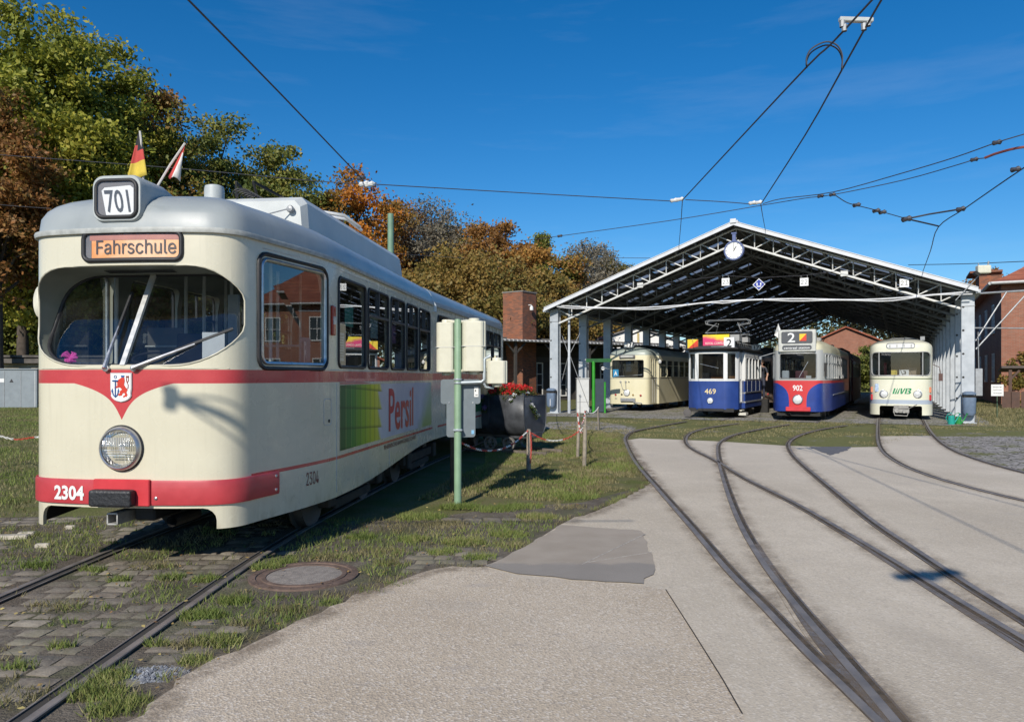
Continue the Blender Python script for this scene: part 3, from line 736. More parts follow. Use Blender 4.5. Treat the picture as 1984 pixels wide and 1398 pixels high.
notch = MB(); p = rrect(1.52, .50, (.02, .02, .10, .10), 4); notch.slab([(a, -.3, b + .32) for a, b in p], (0, .8, 0))
cabw = (.47, 1.50, 1.735, 2.665); WINS = [(1.81, 2.74, 1.735, 2.665), (2.83, 3.70, 1.735, 2.665), (3.82, 4.53, 1.735, 2.665), (4.65, 5.30, 1.735, 2.665), (5.42, 6.15, 1.735, 2.665)]
body = make_section('body', HALF, L1, tram, lambda y: .40 + .20 * sstep(2.2, 6.2, y), WINS, cabw, [scr, notch])
# rear section, swung a little further right on the curve
L2 = 7.9; H2 = [(0, 0.0), (.6, 0.0), (W1, 0.02)] + [(W1, .02 + k * (L2 - 1.2) / 14) for k in range(1, 15)] + bez((W1, L2 - 1.18), (1.12, L2 - .7), (.98, L2 - .35), (.90, L2 - .15), 5)[1:]
W2 = [(.35 + k * 1.02, .35 + k * 1.02 + .9, 1.735, 2.665) for k in range(6)]
REARLOC = (0, 6.41, 0); REARZ = R(-3.0)
def rl(o): o.location = REARLOC; o.rotation_euler = (0, 0, REARZ); return o
rear = make_section('rear_body', H2, L2, tram, lambda y: .60 - .15 * sstep(2, 6, y), W2, None, None, tail=1.0, loc=REARLOC, rz=REARZ); PL2 = Plan(H2)
m = MB(); m.box((0, 6.40, 1.72), (2.18, .30, 2.15)); m.box((0, 6.40, 2.93), (1.7, .26, .3)); m.build('articulation_bellows', RUBBER, tram)
m = MB(); m.tube([(1.185, 6.45, 2.70), (1.185, 6.45, 2.80), (1.0, 6.45, 3.06), (.6, 6.45, 3.2)], .045, 8); m.build('joint_cover', M('pale_grey_paint', (.60, .62, .60), .5), tram, smooth=60)

# recess, gasket, glass, divider
m = MB(); o1 = [Vector((x, PL.yf(x) + .004, z)) for x, z in outline]; o2 = [gpt(x, z) for x, z in outline]
mid = [a.lerp(b, .5) for a, b in zip(o1, o2)]; m.ring(o1, mid); m.ring(mid, o2); m.build('windscreen_recess', M('recess_olive', (.17, .18, .145), .5, 0, .12, 5), tram, smooth=50)
m = MB(); m.tube([Vector((x, PL.yf(x) - .002, z)) for x, z in outline], .007, 6, closed=True); m.build('recess_edge', M('cream_trim', (.55, .52, .41), .4), tram, smooth=60)
m = MB(); m.tube([gpt(x, z, -.012) for x, z in outline], .017, 6, closed=True); m.build('windscreen_gasket', RUBBER, tram, smooth=60)
for sx, nm in ((-1, 'windscreen'), (1, 'windscreen')):
    m = MB(); cols = 10; g = []
    for z in zrow: h = hwz(z) * (LX if sx < 0 else 1); g.append([gpt(sx * (.012 + (h - .012) * c / cols), z, 0) for c in range(cols + 1)])
    m.add([p_ for r_ in g for p_ in r_], [(i * (cols + 1) + c, i * (cols + 1) + c + 1, (i + 1) * (cols + 1) + c + 1, (i + 1) * (cols + 1) + c) for i in range(len(g) - 1) for c in range(cols)])
    o = m.build('windscreen_pane', GLW, tram, smooth=80)
m = MB(); pts = [gpt(0, ZB + (ZT - ZB) * k / 6, -.018) for k in range(7)]
for a, b in zip(pts, pts[1:]): m.bar(a, b, .042, .026, up=(0, -1, .3))
m.build('windscreen_divider', M('aluminium', (.62, .62, .60), .4, .6, .1, 9), tram)
m = MB()
for k in range(34): xx = -.30 + k * .018; m.box((xx, .26, 2.518), (.006, .16, .004), rz=.3)
m.build('vent_slots', RUBBER, tram)
def wiper(p0, p1, tipx):
    w = thing_part = MB(); a, b = Vector(p0), Vector(p1); mid = a.lerp(b, .62)
    w.lathe([(0, -.02), (.028, -.015), (.028, .012), (.012, .02)], a, (0, 1, 0), 10)
    w.tube([a + Vector((0, -.03, 0)), a.lerp(mid, .5) + Vector((0, -.035, 0)), mid + Vector((0, -.03, 0))], [.018, .014, .008], 6)
    o = w.build('wiper', CHROME, tram, smooth=50)
    q = MB(); q.bar(a.lerp(b, .42) + Vector((0, -.02, .012)), b + Vector((0, -.012, .012)), .018, .026, up=(0, -1, 0)); q.build('blade', RUBBER, o)
wiper((-.125, -.012, 1.70), gpt(-.15, 2.36), 0); wiper((.115, -.012, 1.70), gpt(.83, 2.03), 0)

# gutter
m = MB()
def gut(half, m):
    n = len(half); prof = [(-.01, -.03), (.028, -.026), (.034, .0), (.028, .016), (-.01, .02)]; rows = []
    full = [(x, y) for x, y in half]; full = [(-x, y) for x, y in full[::-1]][:-1] + full
    for i, (x, y) in enumerate(full):
        a, b = full[max(i - 1, 0)], full[min(i + 1, len(full) - 1)]; tx, ty = b[0] - a[0], b[1] - a[1]; l = math.hypot(tx, ty) or 1; nx, ny = ty / l, -tx / l
        rows.append([(x + nx * o, y + ny * o, ZG + z) for o, z in prof])
    for i in range(len(rows) - 1):
        for k in range(len(prof) - 1): m.add([rows[i][k], rows[i + 1][k], rows[i + 1][k + 1], rows[i][k + 1]], [(0, 1, 2, 3)])
gut(HALF, m); m.build('gutter', M('gutter_grey', (.36, .37, .35), .5, 0, .2, 14), tram, smooth=40)
m = MB(); gut([(W1, .02 + k * .5) for k in range(14)], m); rl(m.build('gutter', M('gutter_grey'), tram, smooth=40))

# side windows: gasket, pane, transom
PAPER = M('paper_notice', (.55, .60, .66), .7, 0, .1, 30)
def side_window(plan, w, sx, vents, fix=None):
    a, b, z0, z1 = w
    m = MB(); side_frame(m, plan, a, b, z0, z1, .07, sx, .002, .018); f = m.build('side_window', RUBBER, tram, smooth=60); 
    if fix: fix(f)
    m = MB(); side_pane(m, plan, a, b, z0, z1, .07, sx); m.build('pane', GL, f)
    if vents:
        m = MB(); zz = z1 - .31; c = (a + b) / 2
        xs = lambda y: sx * (plan.hw(y) + .0)
        m.bar((xs(a), a, zz), (xs(b), b, zz), .03, .028); m.bar((xs(c), c, zz), (xs(c), c, z1), .03, .02)
        m.build('vent_frame', M('dark_window_frame', (.05, .052, .055), .45, .3), f)
    return f
for sx in (1, -1):
    for i, w in enumerate(WINS): side_window(PL, w, sx, i > 0)
    for w in W2: side_window(PL2, w, sx, True, rl)
    a, b, z0, z1 = cabw
    m = MB(); side_frame(m, PL, a - .03, b + .03, z0 - .03, z1 + .03, .10, sx, .002, .020); f = m.build('cab_window', RUBBER, tram, smooth=60)
    m = MB(); side_frame(m, PL, a + .015, b - .015, z0 + .015, z1 - .015, .07, sx, .004, .018); m.build('metal_frame', CHROME, f, smooth=60)
    m = MB(); side_pane(m, PL, a, b, z0, z1, .08, sx, -.006); m.build('pane', GL, f)
# notices in the side windows
for (y0, y1, z0, z1, col, nm) in ((1.90, 2.10, 1.80, 2.10, (.62, .66, .70), 'notice'), (2.12, 2.40, 2.18, 2.42, (.08, .42, .34), 'notice'), (3.05, 3.35, 2.10, 2.40, (.35, .50, .52), 'notice'), (3.95, 4.2, 2.08, 2.32, (.45, .22, .42), 'notice')):
    m = MB(); m.box((W1 - .035, (y0 + y1) / 2, (z0 + z1) / 2), (.004, y1 - y0, z1 - z0)); m.build(nm, M('notice_%d' % int(y0 * 100), col, .6, 0, .2, 18), tram)
m = MB()
for k in range(9): m.box((W1 - .0315, 2.0, 1.84 + k * .028), (.002, .14, .008))
m.build('notice_text', BLACKT, tram)
m = MB(); m.box((PL.hw(1.28) - .09, 1.28, 1.87), (.006, .20, .28), rz=-.12); rs = m.build('reserve_sign', M('sign_blue_grey', (.20, .25, .29), .5), tram)
lettering('letter', 'R', lambda u, v: (PL.hw(1.28) - .083 - .02 * (u - .5), 1.21 + .14 * u, 1.77 + .20 * v), WHITE, rs, .02)

# stripes of trim: lights, panel seams, hatch, bumper
m = MB(); y0 = 1.655; m.box((PL.hw(y0) + .012, y0, 2.20), (.035, .085, .30)); f = m.build('marker_lamp', M('lamp_red', (.38, .04, .02), .25), tram, bevel=.012, bseg=2)
m = MB(); m.box((PL.hw(y0) + .028, y0, 2.20), (.012, .075, .08)); m.build('lens', M('lamp_clear', (.5, .5, .48), .2), f)
def seam(pts, t=.004, name='panel_seam'):
    m = MB(); m.tube(pts, t, 5); return m.build(name, M('seam_dark', (.10, .09, .07), .8), tram)  # joints drawn as thin dark lines
HP = [(a, b) for a, b in rrect(.16, .26, .03, 3)]
m = MB(); m.tube([(PL.hw(1.55 + a) + .001, 1.55 + a, 1.28 + b) for a, b in HP], .0035, 5, closed=True); h = m.build('service_hatch', M('seam_dark'), tram)
m = MB(); m.lathe([(.0, .006), (.015, .005), (.018, 0)], (PL.hw(1.58) + .002, 1.58, 1.19), (1, 0, 0), 10); m.build('lock', DARK, h)
seam([(PL.hw(1.76) + .001, 1.76, z) for z in (.45, 1.0, 1.57)])
seam([(W1 + .001, 3.76, z) for z in (.50, .65, .78)], .003); seam([(W1 + .001, 5.36, z) for z in (.62, .70, .78)], .003); seam([(PL.hw(y_) + .001, y_, 2.74) for y_ in (.5, .9, 1.3, 1.75, 3, 4.5, 6.3)], .003)
seam([(PL.hw(y_) + .001, y_, 1.70) for y_ in (.42, .6, .9, 1.3, 1.75, 3, 4.5, 6.3)], .0035); 
m = MB(); m.tube([(0, -.003, ZB - .027)] and [(x, PL.yf(x) - .001, ZB - .022) for x in [-.84 + k * .084 for k in range(21)]], .005, 5); m.build('beading', M('cream_trim'), tram, smooth=60)
def along_front(s0, s1, n):
    "points and outward normals along the front contour, s = signed arc length from the centre"
    full = [(-x, y) for x, y in HALF[::-1]][:-1] + list(HALF); ci = len(HALF) - 1; acc = [0.0]
    for i in range(1, len(full)): acc.append(acc[-1] + math.dist(full[i], full[i - 1]))
    acc = [a - acc[ci] for a in acc]; out = []
    for k in range(n + 1):
        s = s0 + (s1 - s0) * k / n; i = max(j for j in range(len(acc) - 1) if acc[j] <= s) if s > acc[0] else 0
        t = (s - acc[i]) / (acc[i + 1] - acc[i]); nn_ = [Vector((full[min(q + 1, len(full) - 1)][1] - full[max(q - 1, 0)][1], full[max(q - 1, 0)][0] - full[min(q + 1, len(full) - 1)][0], 0)).normalized() for q in (i, i + 1)]; p = Vector((full[i][0] + (full[i + 1][0] - full[i][0]) * t, full[i][1] + (full[i + 1][1] - full[i][1]) * t, 0))
        d = Vector((full[i + 1][0] - full[i][0], full[i + 1][1] - full[i][1], 0)).normalized(); out.append((p, nn_[0].lerp(nn_[1], t).normalized()))
    return out
def front_pt(s, z, off=0): p, n = along_front(s, s, 1)[0]; return p + n * off + Vector((0, 0, z))
m = MB(); A = along_front(-1.35, 1.45, 90); prof = [(.0, .598), (.019, .598), (.024, .615), (.024, .78), (.019, .797), (.0, .797)]
rows = [[p + n * o + Vector((0, 0, z)) for o, z in prof] for p, n in A]
for i in range(len(rows) - 1):
    for k in range(len(prof) - 1): m.add([rows[i][k], rows[i + 1][k], rows[i + 1][k + 1], rows[i][k + 1]], [(0, 1, 2, 3)])
m.ngon(rows[0]); m.ngon(rows[-1]); bump_ = m.build('bumper', REDP, tram, smooth=30)
m = MB(); m.box((.02, -.025, .70), (.48, .035, .213)); m.build('bumper_plate', M('bright_red_paint', (.55, .04, .05), .4), tram, bevel=.006)
m = MB(); m.box((-.025, -.085, .663), (.36, .09, .135)); m.build('buffer_pad', M('buffer_rubber', (.016, .017, .020), .5, 0, .3, 30, .3), tram, bevel=.02, bseg=2)
for (s, z) in ((.30, .655), (1.40, .64), (1.40, .76)):
    m = MB(); p, n = along_front(s, s, 1)[0]; m.lathe([(.014, 0), (.014, .006), (.006, .010), (0, .010)], p + n * .024 + Vector((0, 0, z)), n, 8); m.build('bolt', CHROME, bump_)
lettering('fleet_number', '2304', lambda u, v: front_pt(-.60 + .285 * u, .628 + .118 * v, .029), WHITE, tram, .035)
lettering('side_number', '2304', lambda u, v: (PL.hw(1.14 + .22 * u) + .004, 1.14 + .22 * u, .60 + .125 * v), M('maroon_print', (.16, .03, .03), .5), tram, .0)
lettering('company_lettering', 'RHEINISCHE BAHNGESELLSCHAFT', lambda u, v: (W1 + .004, 3.52 + 1.7 * u, .715 + .055 * v), M('maroon_print'), tram, .01)

# headlight
hl = Vector((0, PL.yf(0), 1.053)); AX = (0, -1, 0)
m = MB(); m.lathe([(.178, -.02), (.180, .012), (.172, .040), (.158, .052), (.150, .044)], hl, AX, 40); h = m.build('headlight', CHROME, tram, smooth=40)
m = MB(); m.lathe([(.186, -.01), (.190, .004), (.180, .014)], hl, AX, 40); m.build('gasket', RUBBER, h, smooth=40)
m = MB(); m.lathe([(.15, .035), (.12, -.02), (.07, -.06), (.02, -.075), (0, -.075)], hl, AX, 32); m.build('reflector', M('mirror_reflector', (.85, .85, .85), .14, 1, .05), h, smooth=60)
m = MB(); m.lathe([(.03, -.07), (.03, .0), (.0, .012)], hl, AX, 16); m.build('bulb', WHITE, h, smooth=50)
t = NT('fluted_lens'); x, y, z = t.xyz(); tr_ = t.new('BsdfGlass'); tr_.inputs['IOR'].default_value = 1.3; tr_.inputs['Roughness'].default_value = .06
bp = t.new('Bump'); bp.inputs['Strength'].default_value = .9; bp.inputs['Distance'].default_value = .01; t.ln((x * 230.0).op('SINE') + (z * 60.0).op('SINE') * .6, bp.inputs['Height']); t.ln(bp.outputs[0], tr_.inputs['Normal'])
tp = t.new('BsdfTransparent'); gs = t.new('BsdfGlossy'); gs.inputs['Roughness'].default_value = .12; t.ln(bp.outputs[0], gs.inputs['Normal']); mx = t.new('MixShader'); mx.inputs[0].default_value = .30; t.ln(tp.outputs[0], mx.inputs[1]); t.ln(gs.outputs[0], mx.inputs[2]); t.ln(mx.outputs[0], t.out.inputs[0])
m = MB(); m.lathe([(.152, .042), (.12, .058), (.07, .068), (0, .072)], hl, AX, 36); m.build('lens', t.mat, h, smooth=60)
m = MB(); n = 14
for k in range(n): 
    xx = -.10 + .2 * k / (n - 1); m.box((hl.x + xx, hl.y - .069 + abs(xx) * .10, hl.z + .055), (.004, .008, .075))
for k in range(3): m.box((hl.x, hl.y - .066, hl.z - .01 - k * .02), (.21 - k * .03, .006, .006))
m.build('lens_flute', M('lens_ridge', (.7, .72, .74), .15, .3), h)

# crest: white shield with anchor and red lion
cw, ch = .185, .235; cz = 1.547
def crest_pts(s):
    return [(-cw / 2 * s, ch / 2 * s), (-cw / 2 * s, -.01), (-cw / 2 * s * .93, -.05)] + [(-cw / 2 * s * math.cos(a), -.05 - .068 * s * math.sin(a)) for a in [.3, .6, .9, 1.2]] + [(0, -.05 - .070 * s)] + [(cw / 2 * s * math.cos(a), -.05 - .068 * s * math.sin(a)) for a in [1.2, .9, .6, .3]] + [(cw / 2 * s * .93, -.05), (cw / 2 * s, -.01), (cw / 2 * s, ch / 2 * s)]
m = MB(); m.slab([(x, -.010, cz + z) for x, z in crest_pts(1.0)], (0, .012, 0)); cr = m.build('crest', M('crest_grey', (.45, .42, .42), .4), tram)
m = MB(); m.ngon([(x, -.0135, cz + z) for x, z in crest_pts(.93)]); m.build('shield_field', M('enamel_white', (.80, .80, .78), .25, 0, .03), cr)
LION = [(-.020, .062), (.000, .072), (.012, .085), (.032, .080), (.036, .05), (.030, .02), (.046, -.004), (.058, -.02), (.066, -.012), (.050, -.040), (.060, -.060), (.050, -.078), (.038, -.074), (.026, -.085), (.020, -.072), (.038, -.062), (.034, -.045), (.018, -.048), (.010, -.066), (-.012, -.070), (-.026, -.055), (-.008, -.050), (-.004, -.030), (.012, -.018), (-.006, .000), (-.040, -.006), (-.056, -.004), (-.040, .008), (-.022, .016), (-.038, .022), (-.024, .030), (-.040, .042), (-.020, .044)]
m = MB(); m.ngon([(x, -.0165, cz + z) for x, z in LION]); m.build('lion', M('crest_red', (.55, .04, .02), .35), cr)
m = MB(); q = [(.048, -.01), (.064, -.008), (.066, .02), (.058, .035), (.050, .055), (.054, .080)]; m.tube([(x, -.017, cz + z) for x, z in q], .0028, 5); m.tube([(.058, -.017, cz + .035), (.070, -.017, cz + .06), (.066, -.017, cz + .085)], .0028, 5)
m.tube([(.052, -.017, cz + .08), (.054, -.017, cz + .092)], .006, 5); m.tube([(.067, -.017, cz + .08), (.065, -.017, cz + .092)], .006, 5); m.build('lion_tail', M('crest_maroon', (.30, .05, .03), .4), cr)
m = MB(); m.tube([(-.045, -.016, cz + .06), (-.045, -.016, cz - .075)], .005, 5); m.tube([(-.070, -.016, cz + .052), (-.020, -.016, cz + .052)], .006, 5); m.tube([(-.045 + .011 * math.cos(a), -.016, cz + .084 + .011 * math.sin(a)) for a in [k * .785 for k in range(8)]], .003, 5, closed=True)
m.tube([(-.072, -.016, cz - .03), (-.062, -.016, cz - .062), (-.045, -.016, cz - .080), (-.026, -.016, cz - .062), (-.018, -.016, cz - .03)], .005, 5); m.slab([(-.080, -.018, cz - .035), (-.062, -.018, cz - .035), (-.071, -.018, cz - .008)], (0, .003, 0)); m.slab([(-.027, -.018, cz - .035), (-.010, -.018, cz - .035), (-.018, -.018, cz - .008)], (0, .003, 0))
m.build('anchor', M('crest_blue', (.03, .10, .28), .35), cr)
m = MB(); m.box((.018, -.0165, cz + .092), (.030, .002, .008)); m.slab([(.004, -.0175, cz + .088), (.032, -.0175, cz + .088), (.026, -.0175, cz + .078), (.010, -.0175, cz + .078)], (0, .003, 0)); m.build('crown', M('crest_blue'), cr)

# destination box in the front
DX, DZ, DW, DH = .08, 2.688, .83, .225
def dpt(a, b, off=0): x = DX + a; return Vector((x, PL.yf(x) - off, DZ + b))
rr = rrect(DW, DH, .055, 5)
def fine(P, n=2):
    out = []
    for i, a in enumerate(P):
        b = P[(i + 1) % len(P)]
        k = max(1, int(math.dist(a, b) / .08))
        out += [(a[0] + (b[0] - a[0]) * j / k, a[1] + (b[1] - a[1]) * j / k) for j in range(k)]
    return out
m = MB(); m.tube([dpt(a, b, .006) for a, b in fine(rr)], .020, 8, closed=True); db = m.build('destination_box', RUBBER, tram, smooth=60)
def grid_panel(m, x0, x1, z0, z1, fn, nx=8):
    for k in range(nx):
        a, b = x0 + (x1 - x0) * k / nx, x0 + (x1 - x0) * (k + 1) / nx; m.add([fn(a, z0), fn(b, z0), fn(b, z1), fn(a, z1)], [(0, 1, 2, 3)])
t = NT('orange_film'); x, y, z = t.xyz(); c = t.ramp((x - (DX - .36)) / .78, [(0, (.78, .30, .07)), (.35, (.84, .42, .17)), (.6, (.88, .55, .32)), (1, (.84, .44, .18))]); c = t.mix(t.noise(9, 3).smooth(.4, .7) * .25, c, (.9, .75, .6)); t.set(c, .4)
m = MB(); grid_panel(m, -.36, .40, -.10, .10, lambda a, b: dpt(a, b, .003)); m.build('sign_film', t.mat, db)
m = MB(); grid_panel(m, -.40, -.345, -.10, .10, lambda a, b: dpt(a, b, .005), 2); m.build('film_edge', M('sign_housing', (.16, .15, .15), .5), db)
m = MB(); grid_panel(m, -.36, .40, .050, .10, lambda a, b: dpt(a, b, .0055)); m.build('film_band', M('film_maroon', (.48, .20, .15), .4), db)
lettering('destination_text', 'Fahrschule', lambda u, v: dpt(-.30 + .675 * u, -.065 + .115 * v, .009), M('print_brown_black', (.07, .05, .04), .5), db, .004)
m = MB(); grid_panel(m, -.40, .40, -.10, .10, lambda a, b: dpt(a, b, .012)); m.build('sign_glass', glass('clear_glass', (.96, .96, .96), 1.0, dirt=.02), db)

# route number box on the roof
rb = bpy.data.objects.new('x', None); bpy.data.objects.remove(rb)
BX, BZ = -.035, 3.075
m = MB(); secs = []
for (yy, sc, dz, hh) in ((-.015, .97, 0, .36), (.005, 1.0, 0, .375), (.36, 1.0, 0, .375), (.52, .98, -.02, .34), (.68, .94, -.07, .26), (.82, .88, -.13, .16)):
    secs.append([Vector((BX + a * sc, yy, BZ + dz + b)) for a, b in rrect(.42, hh, .085 if hh > .3 else .05, 5)])
for A_, B_ in zip(secs, secs[1:]): m.ring(A_, B_)
m.ngon(secs[-1]); m.ngon(secs[0][::-1]); rbx = m.build('route_box', ROOFG, tram, smooth=40)
m = MB(); m.tube([(BX + a, -.017, BZ - .005 + b) for a, b in rrect(.345, .295, .06, 5)], .017, 8, closed=True); m.build('frame', RUBBER, rbx, smooth=60)
m = MB(); m.ngon([(BX + a, -.0185, BZ - .005 + b) for a, b in rrect(.33, .28, .05, 5)]); m.build('housing', M('sign_housing'), rbx)
m = MB(); m.ngon([(BX - .085, -.021, BZ - .14), (BX + .15, -.021, BZ - .14), (BX + .15, -.021, BZ + .075), (BX + .12, -.021, BZ + .098), (BX - .10, -.021, BZ + .085), (BX - .125, -.021, BZ + .06)]); m.build('film', M('sign_white', (.76, .76, .75), .4, 0, .04), rbx)
lettering('number', '701', lambda u, v: (BX - .095 + .205 * u + .03 * (1 - v) - .01, -.0235, BZ - .12 + .185 * v), M('print_dark_grey', (.055, .06, .07), .5), rbx, .012)
m = MB(); m.ngon([(BX + a, -.027, BZ - .005 + b) for a, b in rrect(.33, .28, .05, 5)]); m.build('glass', glass('clear_glass'), rbx)
# roof gear
FAIR = M('fairing_grey', (.52, .54, .53), .45, 0, .08, 3)
m = MB(); secs = []
for (yy, w0, z0, z1) in ((1.95, .74, 3.08, 3.50), (2.05, .78, 3.08, 3.555), (5.9, .78, 3.08, 3.555), (6.15, .74, 3.08, 3.44)):
    secs.append([Vector(p) for p in ((-w0, yy, z0), (w0, yy, z0), (w0 - .03, yy, z1 - .07), (w0 - .09, yy, z1), (-w0 + .09, yy, z1), (-w0 + .03, yy, z1 - .07))])
for A_, B_ in zip(secs, secs[1:]): m.ring(A_, B_)
m.ngon(secs[0][::-1]); m.ngon(secs[-1]); m.build('roof_fairing', FAIR, tram, smooth=20)
m = MB(); m.lathe([(.09, 3.10), (.092, 3.42), (.085, 3.455), (.06, 3.465), (0, 3.466)], (.18, 1.15, 0), n=20); m.build('roof_vent', ROOFG, tram, smooth=45)
m = MB(); secs = []
for (yy, h) in ((1.32, .02), (1.36, .10), (1.55, .14), (1.75, .08), (1.86, .01)): secs.append([Vector((.47 + .17 * math.cos(a), yy, 3.13 + h * math.sin(a) * 1.0)) for a in [k * math.pi / 8 for k in range(9)]])
for A_, B_ in zip(secs, secs[1:]): m.ring(A_, B_, closed=False)
m.build('air_scoop', ROOFG, tram, smooth=60)
m = MB(); m.lathe([(.035, 0), (.04, .03), (.03, .045), (0, .05)], (.62, 1.93, 3.40), (0, -1, 0), 12); m.tube([(.60, 1.90, 3.40), (.42, 1.78, 3.32)], .007, 5); m.build('roof_stay', GREYM, tram)
# folded pantograph
pg = MB(); z0 = 3.72
pg.tube([(-.55, 3.5, z0), (.40, 3.5, z0), (.62, 3.62, z0 - .02), (.74, 3.9, z0 - .12)], .022, 7); pg.tube([(-.55, 3.75, z0), (.36, 3.75, z0), (.58, 3.86, z0 - .02), (.70, 4.1, z0 - .12)], .022, 7); o = pg.build('pantograph_bow', M('pale_metal', (.66, .66, .64), .4, .3), tram, smooth=60)
m = MB(); m.bar((.0, 2.35, 3.82), (.30, 3.65, 3.68), .025, .025); m.bar((-.2, 2.35, 3.82), (-.4, 3.65, 3.68), .025, .025); m.bar((.0, 2.35, 3.82), (.05, 2.42, 3.57), .02, .02); m.bar((-.2, 2.35, 3.82), (-.22, 2.42, 3.57), .02, .02); m.box((.33, 3.66, 3.66), (.07, .07, .2)); m.bar((.33, 3.6, 3.62), (.45, 4.6, 3.58), .025, .025); m.bar((-.33, 3.6, 3.62), (-.45, 4.6, 3.58), .025, .025)
for xx in (-.4, .4): m.box((xx, 3.0, 3.59), (.05, 1.6, .04))
m.build('pantograph_frame', DARK, tram)
m = MB(); m.lathe([(.05, 0), (.065, .03), (.04, .05), (.065, .08), (.05, .12), (0, .12)], (.42, 3.62, 3.56), n=12); m.build('insulator', GREYM, tram, smooth=50)
m = MB()
for k in range(7): m.tube([(.05 + .10 * math.cos(a), 1.98 + .06 * k + .02 * math.sin(a * 2), 3.585 + .06 * abs(math.sin(a))) for a in [j * math.pi / 8 for j in range(9)]], .008, 5)
m.build('cable_coil', RUBBER, tram)
# mirror and antenna on the left corner
m = MB(); m.lathe([(.0, -.01), (.05, 0), (.055, .02), (.045, .035), (0, .04)], (0, 0, 0), (0, -1, 0), 18); m.v = [(x * .85 - .975, y + .33, z * 2.4 + 2.28) for x, y, z in m.v]; mr = m.build('wing_mirror', M('mirror_shell', (.60, .58, .48), .4), tram, smooth=50)
m = MB(); m.tube([(-.97, .33, 2.40), (-.96, .34, 2.46), (-.92, .36, 2.48)], .008, 5); m.build('arm', RUBBER, mr)
m = MB(); m.box((-.955, .36, 2.63), (.07, .05, .045)); m.tube([(-.965, .35, 2.63), (-.965, .35, 2.75)], .014, 8); m.build('antenna', WHITE, tram)

# advert panel on the side
t = NT('advert_print'); x, y, z = t.xyz(); u = (y - 1.86) / 1.62; v = (z - .86) / .66
colw = (u * 9.0).fract(); rowv = (v * 3.0 + u * .35).fract()
g = t.ramp(u, [(0, (.012, .085, .028)), (.25, (.04, .22, .035)), (.5, (.26, .42, .02)), (.75, (.58, .58, .03)), (1, (.70, .66, .14))])
g = t.mix(colw.smooth(.55, 1.0) * .35, g, (.01, .05, .01)); g = t.mix(colw.smooth(.25, .0) * .25, g, (.55, .6, .2)); g = t.mix(rowv.smooth(.2, .0) * .6, g, (.008, .04, .01))
edge = (u + rowv * .10 + t.noise(14, 2) * .02).smooth(1.0, .93)
white = t.mix(t.noise(2.5, 3).smooth(.3, .7), (.50, .48, .54), (.58, .57, .60))
gr2 = ((y - 5.1) / 1.1 - v * .5 + t.noise(2.2, 3) * .5 - .25).smooth(.1, .7); white = t.mix(gr2, white, t.mix(v, (.36, .42, .12), (.42, .50, .40)))
t.set(t.mix(edge * (u < 1.02), white, g), .4, spec=.3)
m = MB(); yy = 1.86
while yy < 6.27: y2 = min(yy + .4, 6.28); m.add([(W1 + .0025, yy, .86), (W1 + .0025, y2, .86), (W1 + .0025, y2, 1.545), (W1 + .0025, yy, 1.545)], [(0, 1, 2, 3)]); yy = y2
ad = m.build('advert_panel', t.mat, tram, recalc=False)
def psl(u, v): return (W1 + .006, 3.72 + 1.32 * u, .92 + .56 * v)
t = NT('advert_red'); x, y, z = t.xyz(); t.set(t.ramp((y - 3.7) / 1.3, [(0, (.45, .01, .03)), (.5, (.55, .04, .03)), (1, (.60, .10, .05))]), .35)
lettering("advert_lettering", "Persil", psl, t.mat, ad, .016)
m = MB(); m.add([(W1 + .003, 1.86, 1.552), (W1 + .003, 3.0, 1.552), (W1 + .003, 2.6, 1.575), (W1 + .003, 1.86, 1.575)], [(0, 1, 2, 3)]); m.build('reflection_strip', M('reflection_pink', (.52, .16, .14), .4), ad, recalc=False)  # reddish reflection along the advert's top, painted on as a pink strip
m = MB(); m.add([(W1 + .0025, .9, .90), (W1 + .0025, 6.2, .90), (W1 + .0025, 6.2, 1.5), (W1 + .0025, .9, 1.5)], [(0, 1, 2, 3)]); rl(m.build('rear_advert_panel', M('advert_dark_green', (.03, .13, .05), .35, 0, .5, 2), tram, recalc=False))

# running gear, coupling
def bogie(cy, fix=None):
    m = MB()
    for sx in (-1, 1):
        m.box((sx * .93, cy, .36), (.09, 2.2, .13)); m.box((sx * .93, cy, .22), (.06, 1.3, .10))
        for k in (-.9, .9): m.box((sx * .95, cy + k, .36), (.13, .22, .24))
    m.box((0, cy, .4), (1.7, .3, .2)); o = m.build('bogie', M('bogie_grime', (.055, .048, .040), .85, .2, .3, 7), tram, bevel=.012)
    for k in (-.9, .9):
        for sx in (-1, 1):
            q = MB(); q.lathe([(.0, -.02), (.10, -.02), (.12, .03), (.27, .03), (.30, .04), (.33, .05), (.33, -.05), (.36, -.06), (.36, -.08), (0, -.08)], (sx * .74, cy + k, .355), (sx, 0, 0), 24); q.build('wheel', M('wheel_steel', (.12, .11, .10), .6, .5), o, smooth=35)
    if fix: fix(o)
bogie(3.0); bogie(6.4); bogie(6.2, rl)
m = MB(); m.box((0, 3.9, .62), (1.7, .9, .4)); m.box((0, 4.0, .75), (1.9, 4.2, .2)); m.build('equipment_box', DARK, tram)
m = MB()
a = .085
for (x0, z0, sx, sz) in ((0, a / 2, a, .012), (0, -a / 2, a, .012), (a / 2, 0, .012, a), (-a / 2, 0, .012, a)): m.box((-.10 + x0, .30, .475 + z0), (sx, .55, sz))
m.build('towing_bar', M('galvanised', (.42, .41, .39), .5, .5, .25, 10), tram)
m = MB(); m.box((.10, .35, .50), (.18, .4, .12)); m.lathe([(.05, -.2), (.05, .2)], (.28, .45, .42), (0, 1, 0), 10); m.build('coupling', DARK, tram, bevel=.015)

